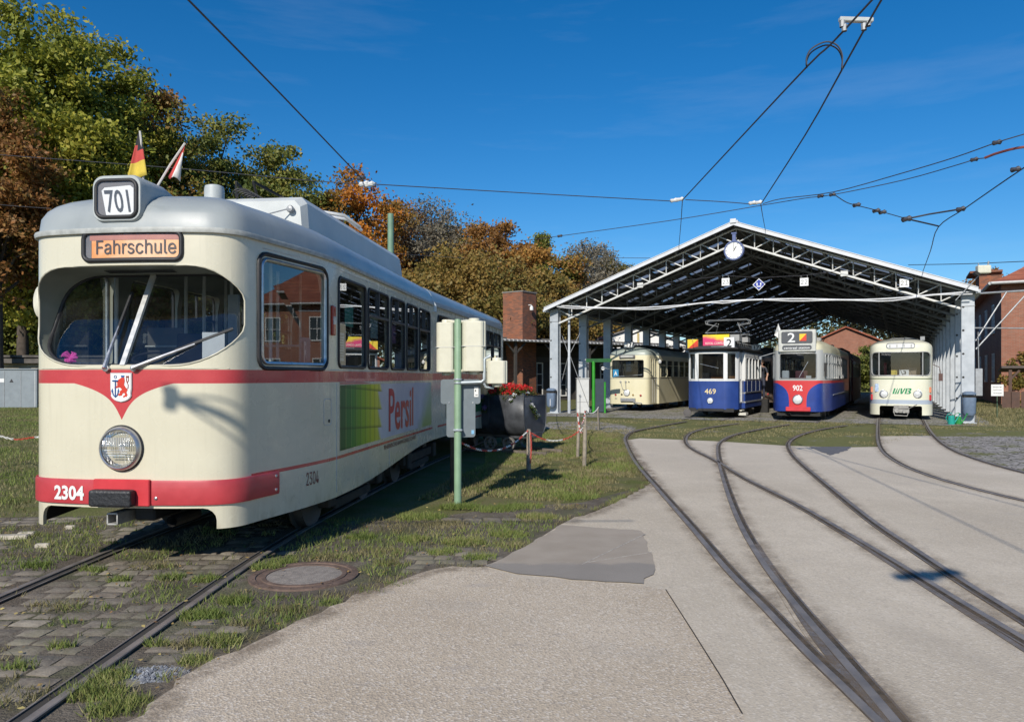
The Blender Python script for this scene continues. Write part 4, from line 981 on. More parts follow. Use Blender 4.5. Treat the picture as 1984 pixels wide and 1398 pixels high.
# interior
m = MB(); m.box((0, .40, 1.45), (1.35, .42, .45)); m.build('dashboard', M('dash_grey', (.16, .18, .20), .5), tram, bevel=.03)
m = MB(); m.box((-.42, .30, 1.70), (.36, .16, .03), rx=.3); m.box((.40, .30, 1.70), (.40, .18, .03), rx=.3); m.build('dash_panel', M('panel_cream', (.45, .45, .40), .5), tram)
m = MB(); m.tube([(-.10 + .15 * math.cos(a), .55 + .10 * math.sin(a), 1.80 + .05 * math.sin(a)) for a in [k * math.pi / 9 for k in range(18)]], .012, 6, closed=True); m.tube([(-.10, .55, 1.80), (-.10, .52, 1.6)], .015, 6); m.build('controller_wheel', RUBBER, tram, smooth=60)
m = MB(); m.box((-.05, 1.05, 1.45), (.46, .45, .12)); m.box((-.05, 1.28, 1.78), (.44, .10, .55), rx=-.12); m.lathe([(.05, .95), (.05, 1.42)], (-.05, 1.05, 0), n=10); m.build('driver_seat', M('seat_blue_black', (.03, .035, .05), .6), tram, bevel=.04, bseg=2)
m = MB()
for (xx, yy) in ((-.62, .85), (-.45, 1.75), (.05, 1.75), (.55, 1.75), (.72, 1.2), (-.25, 1.75)): m.tube([(xx, yy, .95), (xx, yy, 2.72)], .018, 8)
m.tube([(-.9, 1.75, 1.95), (.9, 1.75, 1.95)], .014, 6); m.tube([(-.45, 2.6, .95), (-.45, 2.6, 2.8)], .016, 8); m.tube([(.45, 2.6, .95), (.45, 2.6, 2.8)], .016, 8); m.tube([(.45, 4.4, .95), (.45, 4.4, 2.8)], .016, 8); m.build('grab_pole', M('pole_white', (.62, .62, .58), .4), tram, smooth=60)
m = MB()
for k in range(3):
    m.box((.0, 1.80, 1.25), (.02, .02, .02))
m.box((-.70, 1.80, 1.55), (.40, .03, 1.2)); m.box((.75, 1.80, 1.35), (.35, .03, .8)); m.build('cab_partition', M('partition', (.14, .13, .11), .5), tram)
for k in range(4):
    for sx in (-1, 1):
        m = MB(); yy = 2.5 + k * .95; m.box((sx * .68, yy, 1.38), (.80, .42, .08)); m.box((sx * .68, yy + .22, 1.72), (.80, .06, .62), rx=-.12); m.box((sx * .68, yy, 1.15), (.5, .2, .4)); m.build('passenger_seat', SEAT, tram, bevel=.02)
m = MB(); m.box((0, 3.6, 2.735), (.5, 5.0, .03)); m.build('ceiling_panel', M('ceiling_dark', (.20, .19, .17), .7), tram)
m = MB(); prng = random.Random(2)
for k in range(14):
    a = prng.uniform(0, 6.28); m.tube([(-.62, .235, 1.80), (-.62 + .05 * math.cos(a), .225 + .02 * math.sin(a * 2), 1.80 + .04 * math.sin(a)), (-.62 + .075 * math.cos(a + .4), .225, 1.795 + .05 * math.sin(a + .3))], [.012, .018, .006], 5)
m.build('pink_rosette', M('pink_cloth', (.80, .10, .42), .7), tram)
m = MB(); m.box((.58, .38, 1.88), (.18, .01, .26), rz=.3); m.build('white_notice', WHITE, tram)
m = MB(); m.box((.40, 1.1, 2.06), (.10, .04, .70)); m.build('cab_pillar', M('partition_pale', (.34, .38, .40), .5), tram)

# two little flags stuck in holders behind the route box: things of their own
def tpt(x, y, z):
    a = R(-TH); return Vector((NX + x * math.cos(a) - y * math.sin(a), NY + x * math.sin(a) + y * math.cos(a), z))
def cloth(parent, base, top, cols, spread, name, mat_list, wavy):
    m = MB(); n = 9; k = len(cols); rows = []
    for i in range(n):
        t_ = i / (n - 1); row = []
        for j in range(3 * k + 1):
            s = j / (3 * k); w = spread(t_, s); row.append(Vector(top).lerp(Vector(base), t_) + w)
        rows.append(row)
    for i in range(n - 1):
        for j in range(3 * k): m.add([rows[i][j], rows[i][j + 1], rows[i + 1][j + 1], rows[i + 1][j]], [(0, 1, 2, 3)], cols[wavy(i / (n - 1), j / (3 * k))])
    o = m.build(name, mat_list, parent, smooth=60); 
    sol = o.modifiers.new('thickness', 'SOLIDIFY'); sol.thickness = .002; return o
FB, FR, FY, FW = M('flag_black', (.02, .02, .025), .8), M('flag_red', (.48, .06, .05), .8), M('flag_gold', (.60, .45, .06), .8), M('flag_white', (.70, .66, .62), .8)
P0 = tpt(-.10, .45, 3.27); f1 = thing('flag', 'small black red gold flag hanging limp on a pole on the cream tram', 'flag', P0, 0, 'flags on the tram roof')
m = MB(); m.tube([(0, 0, 0), (-.005, 0, .3), (-.03, 0, .50)], .009, 6); m.build('pole', M('flag_pole', (.55, .52, .48), .5), f1)
cloth(f1, (-.02, .0, .11), (-.03, 0, .48), [0, 1, 2], lambda t_, s: Vector((-(.015 + .115 * t_) * (1 - s * 1.45) - .01 * math.sin(s * 4) * t_, .03 * math.sin(s * 5) * t_, -.05 * t_ * (1 - s))), 'cloth', [FB, FR, FY], lambda t_, s: 0 if t_ < .22 + .1 * s else (1 if t_ < .58 else 2))
P0 = tpt(.02, .45, 3.27); f2 = thing('flag', 'small red and white flag on a slanting pole on the cream tram', 'flag', P0, 0, 'flags on the tram roof')
m = MB(); m.tube([(0, 0, 0), (.12, 0, .2), (.25, 0, .39)], .010, 6); m.build('pole', M('flag_pole'), f2)
cloth(f2, (.12, .0, .11), (.25, 0, .38), [0, 1], lambda t_, s: Vector((-.03 * t_ + .11 * t_ * s, .03 * math.sin(s * 5 + t_ * 2) * t_, -.05 * s * t_ - .02 * math.sin(s * 6.3) * t_)), 'cloth', [FR, FW], lambda t_, s: 0 if s < .48 or t_ < .2 else 1)
# ================================================================== TRAM SHED
SHX, SHY, SHA = 1.94, 33.6, R(-27.5)
def SHP(s, t, z=0):
    c, n = math.cos(SHA), math.sin(SHA); return Vector((SHX + s * c - t * n, SHY + s * n + t * c, z))
shed = thing('tram_shed', 'open gabled tram shed with lattice trusses, grey columns and white roof edge', 'shed', (SHX, SHY, 0), SHA)
SW, EZ, RK, BAY, NB = 15.85, 4.72, .372, 3.4, 14
LS = BAY * NB
def rz_(s): return EZ + min(s, SW - s) * RK
t = NT('galvanised_paint'); c = t.mix(t.noise(3, 4).smooth(.3, .7), (.36, .385, .41), (.46, .485, .51)); c = t.mix(t.noise(9, 4, stretch=(6, 6, .35)).smooth(.55, .75) * .45, c, (.26, .27, .28)); c = t.mix(t.noise(5, 5, stretch=(5, 5, .5)).smooth(.68, .76) * .5, c, (.25, .16, .10)); GALV = t.set(c, .5, .2).mat; _M['galvanised_paint'] = GALV; ROOFU = M('roof_sheet_dark', (.045, .047, .052), .8, 0, .2, 2); FASC = M('fascia_white', (.60, .61, .63), .5, 0, .06, 3)
TRUSSW = M('truss_white', (.60, .60, .58), .5, .1, .12, 4); TRUSSD = M('truss_grey', (.16, .165, .17), .6, .2, .2, 4)
t = NT('skylight_sheet'); tl = t.new('BsdfTranslucent'); tl.inputs[0].default_value = (.22, .25, .30, 1); tp = t.new('BsdfTransparent'); tp.inputs[0].default_value = (.20, .22, .26, 1); mx = t.new('MixShader'); t.ln(t.noise(1.5, 4).smooth(.3, .8) * .5 + .1, mx.inputs[0]); t.ln(tl.outputs[0], mx.inputs[1]); t.ln(tp.outputs[0], mx.inputs[2]); t.ln(mx.outputs[0], t.out.inputs[0]); SKYL = t.mat
# columns
for side, s in ((0, 0.0), (1, SW)):
    for k in range(NB + 1):
        tt = k * BAY; h = rz_(0) - .06; m = MB(); w, d = .40, .30
        m.box((s, tt, h / 2), (w - .04, d - .1, h)); m.box((s, tt - d / 2 + .02, h / 2 - .001), (w, .04, h)); m.box((s, tt + d / 2 - .02, h / 2 - .002), (w, .04, h))
        m.box((s, tt, .02), (.55, .45, .04)); c = m.build('column', GALV, shed, bevel=.008)
        if k < 2:
            for j in range(5):
                q = MB(); q.lathe([(.0, .006), (.035, .006), (.04, 0)], (s - .14, tt - d / 2, .8 + j * .82), (0, -1, 0), 10); q.build('bolt_hole', DARK, c)
            q = MB(); q.box((s, tt - d / 2 - .008, h - .55), (w + .01, .02, .03)); q.build('joint_plate', GREYM, c)
# trusses
def truss_pts(tt): return [(s, rz_(s) - .10) for s in (0, SW / 2, SW)], [(s, rz_(s) - .10 - (.60 if 0 < s < SW else .66)) for s in (0, SW / 2, SW)]
def truss(tt, joined):
    top, bot = truss_pts(tt); mb = MB(); e = []
    def mem(a, b, r, nm):
        if joined: mb.bar(a, b, r * 1.8, r * 1.8)
        else: e.append((a, b, r, nm))
    for i in range(2): mem((top[i][0], tt, top[i][1]), (top[i + 1][0], tt, top[i + 1][1]), .045, 'chord'); mem((bot[i][0], tt, bot[i][1]), (bot[i + 1][0], tt, bot[i + 1][1]), .045, 'chord')
    n = 22
    for j in range(n + 1):
        s = .1 + (SW - .2) * j / n; zt = rz_(s) - .10; zb = zt - .60; mem((s, tt, zt), (s, tt, zb), .024, 'web_bar')
        if j < n:
            s2 = .1 + (SW - .2) * (j + 1) / n; zt2 = rz_(s2) - .10
            if j < n / 2: mem((s, tt, zt), (s2, tt, zt2 - .60), .024, 'web_bar')
            else: mem((s, tt, zb), (s2, tt, zt2), .024, 'web_bar')
    if joined: return mb.build('truss', TRUSSD, shed)
    o = bpy.data.objects.new('front_truss', None); COL.objects.link(o); o.parent = shed
    for a, b, r, nm in e:
        m = MB(); m.tube([a, b], r, 6); m.build(nm, TRUSSW, o, smooth=60)
    for s in (SW * .25, SW * .5, SW * .75):
        m = MB(); m.box((s, tt - .03, rz_(s) - .68), (.26, .05, .22)); m.build('gusset', TRUSSW, o, bevel=.01)
truss(-.02, False)
for k in range(1, NB + 1): truss(k * BAY, True)
# purlins (lengthwise) and bracing
NP = 10; PS = [SW / 2 * k / NP for k in range(NP + 1)]
for k in range(2 * NP + 1):
    s = SW * k / (2 * NP); m = MB(); m.box((s, LS / 2, rz_(s) - .045), (.06, LS + .7, .09)); m.build('purlin', TRUSSD, shed)
m = MB()
for k in range(NB):
    for s0, s1 in ((.3, SW / 2 - .3), (SW - .3, SW / 2 + .3)):
        m.tube([(s0, k * BAY, rz_(s0) - .2), (s1, (k + 1) * BAY, rz_(s1) - .2)], .018, 5)
o = m.build('wind_brace', TRUSSD, shed); o['kind'] = 'stuff'
for s in (3.0, SW - 3.0, 8.0):
    m = MB(); m.tube([(s, 0, rz_(s) - .75), (s, LS, rz_(s) - .75)], .022, 5); m.build('tie_rod', TRUSSD, shed)
# roof sheets with skylight cells
for side in (0, 1):
    m = MB(); P = [-.06] + [k / NP for k in range(1, NP + 1)]
    S = [(-.22 if k == 0 else SW / 2 * k / NP) for k in range(NP + 1)]
    if side: S = [SW - s for s in S]
    for k in range(NP):
        a, b = S[k], S[k + 1]; za, zb = (EZ + (min(q, SW - q)) * RK for q in (a, b))
        for j in range(NB):
            t0, t1 = j * BAY - (.55 if j == 0 else 0), (j + 1) * BAY + (.4 if j == NB - 1 else 0); q0, q1 = j * BAY + 1.4, j * BAY + 1.98
            segs = [(t0, q0, 0), (q0, q1, 1), (q1, t1, 0)] if 2 <= k <= NP - 2 else [(t0, t1, 0)]
            for u0, u1, f in segs:
                if f:
                    q = MB(); sh = .10 * (1 if b > a else -1); q.add([(a + sh, u0, za + .02 + abs(sh) * RK), (b - sh, u0, zb + .02 - abs(sh) * RK), (b - sh, u1, zb + .02 - abs(sh) * RK), (a + sh, u1, za + .02 + abs(sh) * RK)], [(0, 1, 2, 3)]); q.build('skylight', SKYL, shed)
                    m.add([(a, u0, za + .01), (a + sh, u0, za + .01 + abs(sh) * RK), (a + sh, u1, za + .01 + abs(sh) * RK), (a, u1, za + .01)], [(0, 1, 2, 3)]); m.add([(b - sh, u0, zb + .01 - abs(sh) * RK), (b, u0, zb + .01), (b, u1, zb + .01), (b - sh, u1, zb + .01 - abs(sh) * RK)], [(0, 1, 2, 3)])
                else:
                    m.add([(a, u0, za + .01), (b, u0, zb + .01), (b, u1, zb + .01), (a, u1, za + .01), (a, u0, za + .05), (b, u0, zb + .05), (b, u1, zb + .05), (a, u1, za + .05)], [(0, 3, 2, 1), (4, 5, 6, 7)])
    m.build('roof_sheet', ROOFU, shed, recalc=False)
# white gable fascia, ridge cap, eaves gutter
for side in (0, 1):
    a, b = (-.28, SW / 2) if side == 0 else (SW + .28, SW / 2); za, zb = EZ - .28 * RK + .02, rz_(SW / 2) + .02
    m = MB(); m.slab([(a, -.60, za - .09), (b, -.60, zb - .09), (b, -.60, zb + .05), (a, -.60, za + .05)], (0, .05, 0)); m.build('fascia', FASC, shed)
    m = MB(); m.slab([(a, -.62, za + .055), (b, -.62, zb + .055), (b, .3, zb + .055), (a, .3, za + .055)], (0, 0, .025)); m.build('verge_flashing', FASC, shed)
    m = MB(); m.box((a, LS / 2 - .1, za - .06), (.14, LS + .9, .12)); m.build('eaves_gutter', GALV, shed)
m = MB(); m.box((SW / 2, LS / 2, rz_(SW / 2) + .10), (.30, LS + 1, .06)); m.box((SW / 2, -.62, rz_(SW / 2) + .09), (.22, .06, .16)); m.build('ridge_cap', FASC, shed)
# white hose-like cables slung across the gable
m = MB(); P = [(1080, 592), (1140, 595), (1210, 597), (1300, 593), (1380, 585), (1412, 583), (1480, 580), (1560, 579), (1650, 581), (1730, 578), (1810, 571), (1884, 565)]
pts = []
for u, v in P:
    k = (u - 1075.7) / 810; s = 0; best = None
    for i in range(401):
        q = SHP(i * .04, -.45); e = abs(CX + FPX * q.x / q.y - u)
        if best is None or e < best[0]: best = (e, i * .04, q.y)
    pts.append((best[1], -.45, CAM_H + (HY - v) / FPX * best[2]))
m.tube(crom(pts, 4), .035, 6); m.tube([(a, b - .08, c - .05 - .04 * math.sin(i)) for i, (a, b, c) in enumerate(crom(pts, 3))], .022, 5); o = m.build('slung_cable', M('cable_white', (.66, .66, .66), .5), None, smooth=60, loc=(SHX, SHY, 0)); o.rotation_euler = (0, 0, SHA)
tag(o, 'white cables slung across the front of the tram shed below its gable', 'cable')
# shed floor
struct(sheet('shed_floor', [SHP(-.6, -2.6), SHP(16.6, -1.6), SHP(16.6, LS + 4), SHP(-.6, LS + 4)], .010, mat_far_cobble('gravel_floor', 0, (.30, .28, .25), (.36, .34, .31))))
TRK = {'a': 2.25, 'b': 7.12, 'c': 10.40, 'd': 13.76}
tsh = track('shed_track', 'rails running into the tram shed')
for k, s in TRK.items():
    for g in (-.7175, .7175):
        m = MB(); rail_mesh(m, [SHP(s + g, tt) for tt in (-2.6 if k != 'a' else -.5, 5, 15, 46)], .010, 1 if g > 0 else -1); m.build('rail', [M_STEEL, M_RUSTY, M_GROOVE], tsh, recalc=False)

# clock under the gable apex
ck = SHP(SW / 2, -.40, 6.62); clock = thing('station_clock', 'round white station clock with blue rim hanging from the shed gable', 'clock', ck, SHA)
CBLUE = M('clock_blue', (.09, .12, .26), .4)
m = MB(); m.lathe([(.33, -.09), (.385, -.09), (.39, .09), (.33, .09), (.33, -.09)], (0, 0, 0), (0, 1, 0), 36); m.build('rim', CBLUE, clock, smooth=40)
m = MB(); m.lathe([(.34, 0), (0, .0)], (0, -.06, 0), (0, 1, 0), 36); m.lathe([(.34, 0), (0, .0)], (0, .06, 0), (0, 1, 0), 36); m.build('face', M('clock_white', (.82, .82, .80), .4, 0, .02), clock)
m = MB(); m.box((0, 0, .52), (.13, .10, .28)); m.box((0, 0, .68), (.2, .14, .06)); m.build('hanger', CBLUE, clock)
for k in range(12):
    a = k * math.pi / 6; m = MB(); m.bar((.27 * math.sin(a), -.064, .27 * math.cos(a)), (.32 * math.sin(a), -.064, .32 * math.cos(a)), .018, .004, up=(0, 1, 0)); m.build('hour_mark', BLACKT, clock)
m = MB(); a = R(30); m.bar((-.03 * math.sin(a), -.068, -.03 * math.cos(a)), (.19 * math.sin(a), -.068, .19 * math.cos(a)), .028, .004, up=(0, 1, 0)); m.build('hour_hand', BLACKT, clock)
m = MB(); m.bar((0, -.072, -.04), (0, -.072, .30), .020, .004, up=(0, 1, 0)); m.build('minute_hand', BLACKT, clock)
# number boards hung on a cross wire
def hang(u, v, lab, txt, size=.30):
    best = min((abs(CX + FPX * SHP(i * .02, -.25).x / SHP(i * .02, -.25).y - u), i * .02) for i in range(801)); p = SHP(best[1], -.25); z = CAM_H + (HY - v) / FPX * p.y
    o = thing('number_board', lab, 'sign', (p.x, p.y, z), SHA, 'track number boards'); m = MB(); m.box((0, 0, 0), (size, .012, size)); m.build('board', M('board_white', (.76, .76, .74), .5, 0, .04), o)
    lettering('number', txt, lambda a, b: (-.115 + .23 * a, -.009, -.08 + .16 * b), BLACKT, o, -.005)
    m = MB(); m.tube([(-.11, 0, size / 2), (-.11, 0, size / 2 + .10)], .008, 5); m.tube([(.11, 0, size / 2), (.11, 0, size / 2 + .10)], .008, 5); m.build('hook', GREYM, o); return best[1], z + .25
h1 = hang(1406, 546, 'white number board hanging above the blue 469 tram', '23'); h2 = hang(1558, 546, 'white number board hanging above the blue and red 902 tram', '22'); h3 = hang(1752, 548, 'rightmost white number board hanging near the right slope of the shed', '21')
best = min((abs(CX + FPX * SHP(i * .02, -.25).x / SHP(i * .02, -.25).y - 1470), i * .02) for i in range(801)); p = SHP(best[1], -.25); z = CAM_H + (HY - 551) / FPX * p.y
o = thing('signal_board', 'blue diamond overhead line signal with white marks below the shed gable', 'sign', (p.x, p.y, z), SHA)
m = MB(); m.slab([(-.24, 0, 0), (0, 0, -.24), (.24, 0, 0), (0, 0, .24)], (0, .01, 0)); m.build('border', M('board_white'), o)
m = MB(); m.slab([(-.205, -.004, 0), (0, -.004, -.205), (.205, -.004, 0), (0, -.004, .205)], (0, .003, 0)); m.build('field', M('sign_blue', (.02, .04, .30), .4), o)
for q in ((-.07, .02, .045, .10), (.07, .02, .045, .10), (0, -.075, .17, .04)): m = MB(); m.box((q[0], -.007, q[1]), (q[2], .004, q[3])); m.build('white_mark', M('board_white'), o)
m = MB(); m.tube([(q[0], -.25, q[1]) for q in ((.1, 5.0), (3.5, 5.45), h1, (best[1], z + .26), h2, (11.8, 5.6), h3, (15.8, 4.9))], .010, 5); o = m.build('cross_wire', M('wire_dark', (.06, .06, .07), .6, .3), None, loc=(SHX, SHY, 0)); o.rotation_euler = (0, 0, SHA)
tag(o, 'dark cross wire carrying the number boards across the shed front', 'wire')

# ================================================================== TRAMS IN THE SHED
def front_window(cut, plan, x0, x1, z0, z1, r, fm, parent, frame=.02, pane=True, gl=None, y1=.5, nm='front_window'):
    pts = [(a + (x0 + x1) / 2, b + (z0 + z1) / 2) for a, b in rrect(x1 - x0, z1 - z0, r, 4)]
    cut.slab([(a, -.4, b) for a, b in pts], (0, .4 + y1, 0))
    f = []
    for i, a in enumerate(pts):
        b = pts[(i + 1) % len(pts)]; n = max(1, int(math.dist(a, b) / .15)); f += [(a[0] + (b[0] - a[0]) * j / n, a[1] + (b[1] - a[1]) * j / n) for j in range(n)]
    m = MB(); m.tube([(a, plan.yf(a) - .002, b) for a, b in f], frame, 5, closed=True); o = m.build(nm, fm, parent, smooth=60)
    if pane:
        m = MB(); n = 6
        for k in range(n):
            a, b = x0 + (x1 - x0) * k / n, x0 + (x1 - x0) * (k + 1) / n; m.add([(a, plan.yf(a) + .02, z0), (b, plan.yf(b) + .02, z0), (b, plan.yf(b) + .02, z1), (a, plan.yf(a) + .02, z1)], [(0, 1, 2, 3)])
        m.build('pane', gl or GLF, o)
    return o
def far_shell(par, half, L, z0, zs, zg, hr, nose, paint, cut, zf=.85, tail=.5, p=2.3, inner=None):
    lv = [(lambda z: (lambda x, y: Vector((x, y, z))))(z) for z in [z0] + zs + [zg]] + [roof_level(q, zg, hr, nose, p, L, tail) for q in QS[1:]]
    ob = loft_solid(half, lv).build('body', [paint, inner or INT, DARK], par)
    q = loft_solid(inset_half(half, .05), [lambda x, y: Vector((x, y, zf)), lambda x, y: Vector((x, y, zg - .05)), lambda x, y: Vector((x * .7, y, zg + hr * .45))]); u = loft_solid(inset_half(half, .04), [lambda x, y: Vector((x, y, z0 - .3)), lambda x, y: Vector((x, y, zf - .06))])
    cs = []
    for c, i in ((q, 1), (u, 2), (cut, 0)):
        me = c.mesh('c', [paint, INT, DARK]); me.polygons.foreach_set('material_index', [i] * len(me.polygons)); cs.append(me)
    return boolean_cut(ob, cs)
def side_windows(par, plan, cut, wins, r, fm, sides=(1, -1), t=.016, bar=None):
    for sx in sides:
        for (a, b, z0, z1) in wins:
            side_prism(cut, a, b, z0, z1, r, sx * .6, sx * 1.5); m = MB(); side_frame(m, plan, a, b, z0, z1, r, sx, .002, t, 3, 5); f = m.build('side_window', fm, par)
            m = MB(); side_pane(m, plan, a, b, z0, z1, r, sx); m.build('pane', GLF, f)
            if bar: m = MB(); m.bar((sx * plan.hw(a), a, bar), (sx * plan.hw(b), b, bar), .03, .025); m.build('transom', fm, f)
def undercar(par, cy, hw, wr=.33, n=2, base=1.6):
    m = MB(); m.box((0, cy, .42), (1.5, base + 1.0, .22))
    for sx in (-1, 1): m.box((sx * hw * .85, cy, .40), (.08, base + .9, .14))
    o = m.build('truck_frame', DARK, par)
    for k in (-base / 2, base / 2):
        for sx in (-1, 1):
            q = MB(); q.lathe([(0, -.02), (.1, -.02), (wr * .8, .03), (wr * .92, .05), (wr * .92, -.05), (wr, -.07), (wr, -.09), (0, -.09)], (sx * .74, cy + k, wr + .02), (sx, 0, 0), 18); q.build('wheel', M('wheel_steel'), o, smooth=35)
def lamp(par, x, y, z, r, nm='headlight', col=None, dep=.05, rim=CHROME):
    m = MB(); m.lathe([(r * 1.12, -.02), (r * 1.14, dep * .6), (r, dep), (r * .92, dep * .8)], (x, y, z), (0, -1, 0), 20); o = m.build(nm, rim, par, smooth=40)
    m = MB(); m.lathe([(r * .93, dep * .8), (r * .5, dep * 1.3), (0, dep * 1.5)], (x, y, z), (0, -1, 0), 20); m.build('lens', col or M('lamp_white', (.74, .75, .74), .2, .2), o, smooth=60)
def seat_rows(par, ys, hw, z=.85, mat=None):
    for y in ys:
        for sx in (-1, 1): m = MB(); m.box((sx * hw * .55, y, z + .40), (hw * .7, .4, .08)); m.box((sx * hw * .55, y + .2, z + .75), (hw * .7, .06, .6)); m.build('seat', mat or SEAT, par)

# ---- cream old tram with 17 (leftmost in the shed)
t = NT('paint_pale_yellow'); x, y, z = t.xyz(); c = t.mix(t.noise(1.5, 4).smooth(.3, .7), (.62, .57, .38), (.66, .61, .43)); c = t.mix(z.between(1.545, 1.575), c, (.22, .22, .18)); c = t.mix(z > 2.665, c, t.mix(t.noise(2, 4), (.27, .31, .28), (.33, .37, .34)))
c = t.mix(t.noise(6, 4, stretch=(4, 4, .4)).smooth(.55, .8) * .2, c, (.35, .3, .18)); PA = t.set(c, .4).mat
ta = thing('old_tram', 'pale yellow old tram with grey roof and 17 on top, leftmost under the shed', 'tram', SHP(TRK['a'], 3.4), SHA, 'trams lined up under the shed')
HA = bez((0, 0), (.3, 0), (.6, .03), (.80, .09), 4)[:-1] + bez((.80, .09), (.93, .12), (.98, .2), (1.0, .34), 4)[:-1] + [(1.0, .34), (1.01, 1.35), (1.10, 1.42)] + [(1.10, 1.42 + k * 1.2) for k in range(1, 8)]
LA = HA[-1][1]; PLA = Plan(HA); cut = MB(); YF = M('cream_frame', (.66, .60, .40), .4)
front_window(cut, PLA, -.80, .74, 1.62, 2.42, .05, RUBBER, ta); side_windows(ta, PLA, cut, [(.42, .62, 1.62, 2.5), (.70, .98, .62, 2.5), (1.04, 1.30, .62, 2.5)] and [(.40, .66, 1.62, 2.5), (.72, .96, 1.62, 2.5), (1.02, 1.28, 1.62, 2.5)], .03, YF)
side_windows(ta, PLA, cut, [(1.7 + k * 1.15, 2.7 + k * 1.15, 1.62, 2.45) for k in range(6)], .05, YF, bar=2.2)
far_shell(ta, HA, LA, .34, [.9, 1.6], 2.66, .42, .75, PA, cut); undercar(ta, 3.2, 1.1); undercar(ta, 7.6, 1.1); seat_rows(ta, [2.2, 3.3, 4.4, 5.5, 6.6], 1.1)
for yy in (.68, 1.0, 1.33):
    m = MB(); m.tube([(PLA.hw(yy) + .002, yy, .4), (PLA.hw(yy) + .002, yy, 1.6)], .008, 5); m.build('door_seam', M('seam_dark'), ta)
lamp(ta, -.05, 0, .88, .14)
for xx, zz, rr_, cc in ((-.62, .78, .05, (.4, .04, .03)), (.62, .76, .05, (.4, .04, .03)), (-.30, .80, .045, (.12, .10, .05)), (.26, .78, .045, (.35, .22, .05)), (-.36, 1.40, .05, (.3, .3, .28)), (-.10, 1.40, .05, (.3, .3, .28)), (.06, 1.40, .03, (.1, .1, .1))):
    lamp(ta, xx, PLA.yf(xx), zz, rr_, 'lamp', M('lamp_%d' % int(cc[0] * 100), cc, .3), .03)
m = MB(); m.tube([(-.34, -.015, 1.36), (-.25, -.02, 1.05), (-.12, -.03, 1.0)], .015, 5); m.tube([(-.10, -.015, 1.36), (-.08, -.03, 1.04)], .015, 5); m.build('cable_pipe', GREYM, ta)
m = MB(); m.box((.02, -.05, .55), (.72, .10, .16)); m.box((.02, -.09, .55), (.60, .05, .05)); m.tube([(.3, -.1, .46), (.6, -.12, .40), (.7, .0, .38)], .03, 6); m.build('bumper', GREYM, ta, bevel=.02)
m = MB(); m.box((-.02, PLA.yf(0) - .05, 2.60), (.78, .08, .15)); o = m.build('destination_board', M('sign_housing'), ta, bevel=.02); m = MB(); m.box((-.02, PLA.yf(0) - .093, 2.60), (.60, .01, .09)); m.build('panel', M('sign_grey', (.42, .42, .40), .5), o)
m = MB(); m.box((.02, .12, 3.16), (.50, .20, .30)); o = m.build('number_box', GREYM, ta, bevel=.05); m = MB(); m.box((.02, .015, 3.15), (.42, .01, .24)); m.build('panel', WHITE, o); lettering('number', '17', lambda a, b: (-.06 + .26 * a, .004, 3.06 + .18 * b), BLACKT, o, .02)
m = MB(); m.box((-.62, PLA.yf(.62) + .0, 1.80), (.28, .012, .38)); o = m.build('blue_plate', M('plate_blue', (.02, .22, .42), .5), ta); lettering('letter', 'A', lambda a, b: (-.70 + .16 * a, PLA.yf(.62) - .012, 1.71 + .20 * b), WHITE, o, .03)
lettering('fleet_number', '389', lambda a, b: (-.66 + .22 * a, PLA.yf(.6) - .008, .55 + .09 * b), M('print_dark_grey'), ta)
m = MB(); m.bar((-.72, PLA.yf(.7) - .03, 1.64), (.70, PLA.yf(.7) - .03, 1.74), .02, .02); m.build('wiper', CHROME, ta)
m = MB(); m.tube([(-.98, .30, 2.0), (-1.25, .15, 2.08)], .02, 5); m.lathe([(0, 0), (.09, .01), (.09, .05), (0, .06)], (-1.28, .12, 2.05), (0, -1, 0), 14); m.build('mirror', WHITE, ta)
m = MB(); m.bar((-.2, -.02, 2.72), (-.08, .02, 3.0), .03, .03); m.build('sign_stay', RUBBER, ta)
m = MB(); m.box((0, 4.5, 3.12), (1.2, 7.0, .10)); m.build('roof_deck', DARK, ta)
m = MB(); m.lathe([(.07, 0), (.09, .08), (0, .2)], (1.16, 1.36, 2.3), n=10); m.tube([(1.12, 1.36, 2.5), (1.02, 1.3, 2.62)], .015, 5); m.build('bell_lamp', WHITE, ta)

# ---- blue 469
t = NT('paint_blue_white'); x, y, z = t.xyz(); blue = t.mix(t.noise(2, 4).smooth(.3, .7), (.018, .045, .19), (.026, .060, .235)); wht = t.mix(t.noise(2, 3), (.62, .62, .60), (.70, .70, .68))
c = t.mix(z > 1.47, blue, wht); c = t.mix(z > 2.62, c, (.05, .05, .055)); c = t.mix((y > .55) * (z.between(.95, 1.01).max(z.between(.58, .64))), c, (.30, .31, .33)); PB = t.set(c, .38).mat
tb = thing('blue_tram', 'old blue tram with white window posts numbered 469 in the shed', 'tram', SHP(TRK['b'], -.9), SHA, 'trams lined up under the shed')
HB = [(0, 0), (.25, 0), (.50, .015), (.56, .02), (.78, .16), (.98, .42), (1.0, .55), (.96, .60), (.92, 1.45), (1.04, 1.52)] + [(1.04, 1.52 + k * .8) for k in range(1, 6)]
LB = HB[-1][1]; PLB = Plan(HB); PLB.byx = [(x, y) for x, y in HB if y < .56]; cut = MB()
for (a, b) in ((-.50, .50), (-.90, -.62), (.62, .90)): front_window(cut, PLB, a, b, 1.54, 2.56, .03, WHITE, tb, .018, y1=.7)
side_windows(tb, PLB, cut, [(.70, .98, 1.54, 2.50), (1.08, 1.40, .62, 2.50)] + [(1.66 + k * .76, 1.66 + k * .76 + .62, 1.54, 2.40) for k in range(5)], .03, WHITE)
far_shell(tb, HB, LB, .36, [.9, 1.5], 2.72, .18, .5, PB, cut, tail=.4, inner=M('wood_inside', (.24, .12, .05), .5)); undercar(tb, 3.2, 1.0, .38, base=1.9)
